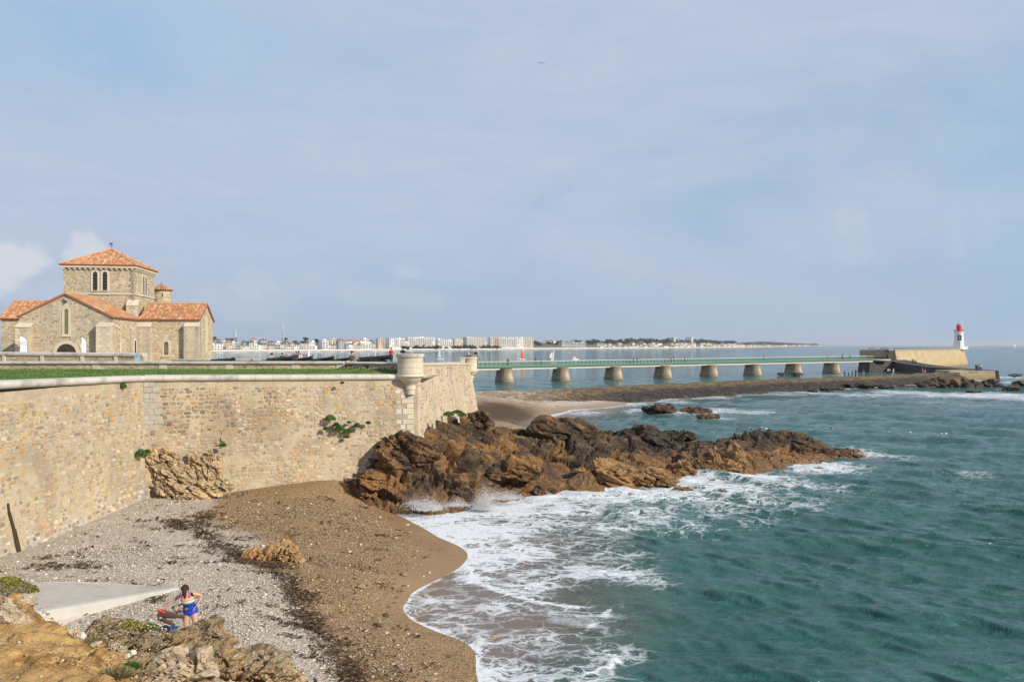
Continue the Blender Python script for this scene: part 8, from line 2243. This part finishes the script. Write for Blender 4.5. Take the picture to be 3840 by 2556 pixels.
for i, (x, y, d, r, h, m, lb) in enumerate(((14, 1348, 16.2, .34, .20, 'leaf_yellow', 'yellow-green succulent mat at the left edge of the picture'), (40, 1355, 16.2, .30, .16, 'leaf_dry', 'dry brush between the succulent mats on the bank'), (66, 1362, 16.3, .20, .16, 'leaf_yellow', 'yellow succulent hanging over the slipway'), (18, 1366, 15.9, .3, .12, 'leaf_dry', 'grey brush under the succulent mat'),
                                             (270, 1440, 17.6, .30, .14, 'leaf_dry', 'grey-green plant at the left of the rock-top mat'), (300, 1446, 17.2, .34, .16, 'leaf_yellow', 'yellow-green mat draped over the headland rocks'), (338, 1448, 17.3, .26, .13, 'leaf_green', 'green succulents beside the draped mat'), (290, 1436, 17.8, .22, .12, 'leaf_green', 'green plants behind the draped mat'), (24, 1400, 14.9, .2, .1, 'leaf_dry', 'dry scrub on the pale rock face'))):
    tuft('coastal_plant', lb, pt(x, y, d), r, h, 1100, m, 310 + i, .012, leafy=True, spread=.8)
# plants growing out of the fort walls
for i, (x, y, d, r, h, lb) in enumerate(((281, 886, 40.6, .18, .30, 'small green plant under the cordon of the flared wall'), (323, 1043, 41.7, .30, .42, 'green creeper on the corner above the rock outcrop'), (337, 1036, 42.3, .20, .22, 'green plant beside the corner creeper'), (757, 960, 46.0, .32, .34, 'upper left green clump on the wall'), (771, 975, 46.1, .24, .26, 'small clump just below the upper left clump'), (778, 985, 46.2, .36, .32, 'largest green clump in the middle of the wall'), (800, 988, 46.4, .34, .24, 'trailing green clump right of the largest one'),
                                         (818, 976, 46.6, .22, .26, 'round green clump right of the trailing one'), (844, 968, 46.8, .13, .16, 'tiny round plant at the right of the wall clumps'), (747, 982, 45.9, .17, .2, 'small round plant left of the wall clumps'), (795, 1000, 46.3, .14, .14, 'lowest green sprig on the wall'), (800, 966, 46.5, .1, .1, 'tiny sprig above the trailing clump'), (784, 876, 46.2, .1, .12, 'tiny plant under the cordon near the bartizan'), (510, 1020, 43.6, .18, .2, 'moss tuft on the rock spire'),
                                         (1030, 950, 50.3, .35, .3, 'green plants at the foot of the sunlit wall'), (1050, 945, 51.5, .4, .25, 'reddish-green plants on top of the rocks by the wall'), (1062, 950, 52, .3, .22, 'low plants next to the reddish ones'))):
    c = PD(*DS(x, y + 6), d)
    nn = (W1 if x < 330 else W2 if x < 960 else None)
    tuft('wall_plant', lb, c + Vector((.12, -.18, 0)) * (1 if x < 960 else .5), r, h, 700, 'leaf_green', 340 + i, .022, leafy=True)
# ------------------------------------------------------------------ loose stones and wrack on the beach
rr = np.random.default_rng(9)
def scatter_stones(n, xr, yr, size, pal, name, label, seed, dens=None, flatz=.55, squash=.4, zf=None):
    rr = np.random.default_rng(seed); D, F0 = ico(1); V = []; F = []; Cc = []
    xs = rr.uniform(*xr, n * 3); ys_ = rr.uniform(*yr, n * 3)
    z = (zf or BEACH)(xs, ys_); ok = (z > .06)
    if dens is not None: ok &= rr.random(len(xs)) < dens(xs, ys_, z)
    xs, ys_, z = xs[ok][:n], ys_[ok][:n], z[ok][:n]
    s = rr.uniform(*size, len(xs)) * np.exp(rr.normal(0, .3, len(xs)))
    q = rr.uniform(0, 6.28, len(xs)); pal = np.array(pal)
    ci = rr.integers(0, len(pal), len(xs)); nv = len(D)
    sc = np.stack([s, s * rr.uniform(.6, .95, len(xs)), s * flatz * rr.uniform(.6, 1.1, len(xs))], 1)
    L = D[None] * sc[:, None] * (1 + .18 * np.sin(D[None, :, [1, 2, 0]] * 5 + q[:, None, None]))
    c, sn = np.cos(q)[:, None], np.sin(q)[:, None]
    X = L[:, :, 0] * c - L[:, :, 1] * sn + xs[:, None]; Y = L[:, :, 0] * sn + L[:, :, 1] * c + ys_[:, None]; Z = L[:, :, 2] + z[:, None] + sc[:, 2:3] * squash
    V = np.stack([X, Y, Z], -1).reshape(-1, 3); F = (F0[None] + (np.arange(len(xs)) * nv)[:, None, None]).reshape(-1, 3)
    col = pal[ci] * rr.uniform(.75, 1.2, (len(xs), 1)); o = np_mesh(name, V, F, 'pebble', smooth=True, cols=np.repeat(col, nv, 0))
    tag(o, label, 'pebbles', kind='stuff'); return o
GREYS = [(.52, .47, .40), (.42, .37, .31), (.33, .28, .22), (.57, .53, .46), (.46, .38, .28), (.26, .22, .18), (.63, .59, .53)]
BROWNS = [(.26, .17, .09), (.36, .26, .15), (.18, .12, .07), (.42, .33, .22), (.12, .085, .05), (.30, .24, .18), (.50, .42, .32)]
inb = lambda X, Y: (np.abs(X / Y + .27) < .42)
scatter_stones(16000, (-19.3, -1), (17, 44), (.018, .038), GREYS, 'pale_pebbles', 'pale pebbles of the upper beach', 11, lambda x, y, z: np.clip(1 - SANDY(x, y) * 1.8, 0, 1) * inb(x, y))
scatter_stones(12000, (-16, -.5), (17, 44), (.018, .036), BROWNS, 'brown_pebbles', 'brown pebbles of the lower beach', 12, lambda x, y, z: np.clip(SANDY(x, y), .05, 1) * inb(x, y) * np.clip((z - .12) / .4, .03, 1))
scatter_stones(90, (-14, -1), (20, 42), (.06, .11), BROWNS + GREYS[:3], 'cobbles', 'larger cobbles strewn over the lower beach', 13, lambda x, y, z: np.clip(SANDY(x, y), .1, 1) * inb(x, y))
for i, (x, y, r, lb) in enumerate(((870, 1343, .15, 'tan cobble lying on the open brown sand'), (830, 1352, .17, 'larger tan cobble on the brown sand'), (943, 1226, .12, 'lone cobble on the wet sand near the foam'), (912, 1240, .14, 'tan cobble higher on the wet sand'), (890, 1282, .1, 'small cobble below the ribbed orange rock'), (973, 1328, .11, 'cobble at the edge of the swash'), (1137, 1470, .16, 'reddish stone washed over by the swash'))):
    p = PZ(*DS(x, y), .25); z = float(BEACH(np.array([p.x]), np.array([p.y]))[0]); p = PZ(*DS(x, y), z)
    boulder('cobble', lb, p + Vector((0, 0, r * .3)), (r * 2, r * 1.6, r * 1.3), 400 + i, 'tan_rock', sub=3, amp=.05, cat='stone')
scatter_stones(2600, (-10, -3), (11, 17.6), (.008, .022), [(.42, .28, .13), (.30, .17, .07), (.52, .44, .33), (.24, .14, .06), (.48, .36, .2)], 'earth_stones', 'grit and small stones on the earth bank', 14, zf=lambda x, y: HEAD(x, y) - .04, flatz=.7, dens=lambda x, y, z: (z > 1.6) * np.clip(.3 + fbm(np.c_[x, y, x * 0] * 1.5, 3, 4), 0, 1))
# wrack: dark curled seaweed fragments
rr = np.random.default_rng(15); V = []; F = []; Cc = []
nw = 36000; xs = rr.uniform(-19, -1.5, nw * 2); ys_ = rr.uniform(17, 44, nw * 2); wv = weed_at(xs, ys_)
cl_ = fbm(np.c_[xs, ys_ * 1.4, xs * 0] * 1.6, 4, 16); keep = rr.random(nw * 2) < np.clip(wv * 1.3 + cl_ * 1.2 - .30, 0, 1)
keep |= (rr.random(nw * 2) < .004)
xs, ys_ = xs[keep], ys_[keep]; z = BEACH(xs, ys_)
for x, y, zz in zip(xs, ys_, z):
    if zz < .1: continue
    a = rr.normal(0, .6); L = rr.uniform(.05, .16); w = rr.uniform(.012, .03); d = np.array([math.cos(a), math.sin(a), rr.normal(0, .12)]); s = np.array([-d[1], d[0], rr.normal(0, .5)]) * w
    o = len(V); b = np.array([x, y, zz + rr.uniform(.02, .06)]); m = b + d * L * .5 + [0, 0, rr.uniform(0, .03)]; e = b + d * L + s * rr.normal(0, 2)
    V += [b - s, b + s, m + s, m - s, e + s, e - s]; F += [(o, o + 1, o + 2, o + 3), (o + 3, o + 2, o + 4, o + 5)]; g = rr.uniform(.5, 1.5); Cc += [(g, g, g)] * 6
o = np_mesh('seaweed_wrack', np.array(V), np.array(F), 'weed_dark', cols=np.array(Cc)); tag(o, 'dark seaweed wrack lines across the shingle', 'seaweed', kind='stuff')
# ------------------------------------------------------------------ spray where the swell hits the rocks
rr = np.random.default_rng(21); D, F0 = ico(1); V = []; F = []
def burst(x, y, d, w, h, n, lean=0):
    c = PD(*DS(x, y), d)
    for k in range(n):
        u = rr.random() ** 1.6; q = rr.normal(0, .36)
        p = np.array(c) + [q * w * (1 + u * .6) + lean * u, rr.normal(0, .25), u * h * math.exp(-(q * 1.3) ** 2) * rr.uniform(.5, 1.1) + .03]
        s = rr.uniform(.005, .021) * (1.3 - u * .8); o = len(V)
        V.extend(p + D * s * rr.uniform(.7, 1.3, 3)); F.extend(F0 + o)
burst(1112, 1170, 44.8, .8, 1.5, 5200, .2); burst(985, 1172, 43.3, 1.0, .8, 3600); burst(1165, 1148, 46.5, 1.2, .7, 2200); burst(1050, 1164, 44.6, 1.0, .6, 1100); burst(1540, 1110, 53.5, .7, .5, 400); burst(1870, 1075, 60, 1.2, .7, 500); burst(1985, 1045, 66.2, 1.0, .6, 400); burst(950, 1162, 43.8, .8, .5, 600)
o = np_mesh('wave_spray', np.array(V), np.array(F), m_lime('spray', (.82, .84, .85), (.86, .87, .88), (.8, .82, .83), .1), smooth=True); MATS['spray'].node_tree.nodes['Principled BSDF'].inputs['Alpha'].default_value = .6; tag(o, 'white spray bursting where waves hit the rocks', 'spray', kind='stuff')
# ------------------------------------------------------------------ the air over the bay
def m_haze():
    m = bpy.data.materials.new('sea_haze'); m.use_nodes = True; t = m.node_tree; t.nodes.clear()
    v = t.nodes.new('ShaderNodeVolumePrincipled'); v.inputs['Color'].default_value = (.86, .91, .97, 1); v.inputs['Density'].default_value = .00006; v.inputs['Anisotropy'].default_value = .2
    o = t.nodes.new('ShaderNodeOutputMaterial'); t.links.new(v.outputs[0], o.inputs['Volume']); return m
hz0 = MB().box((0, 22000, 26), (84000, 47000, 74)).build('haze', m_haze()); tag(hz0, 'thin sea haze over the bay', 'haze', kind='stuff')
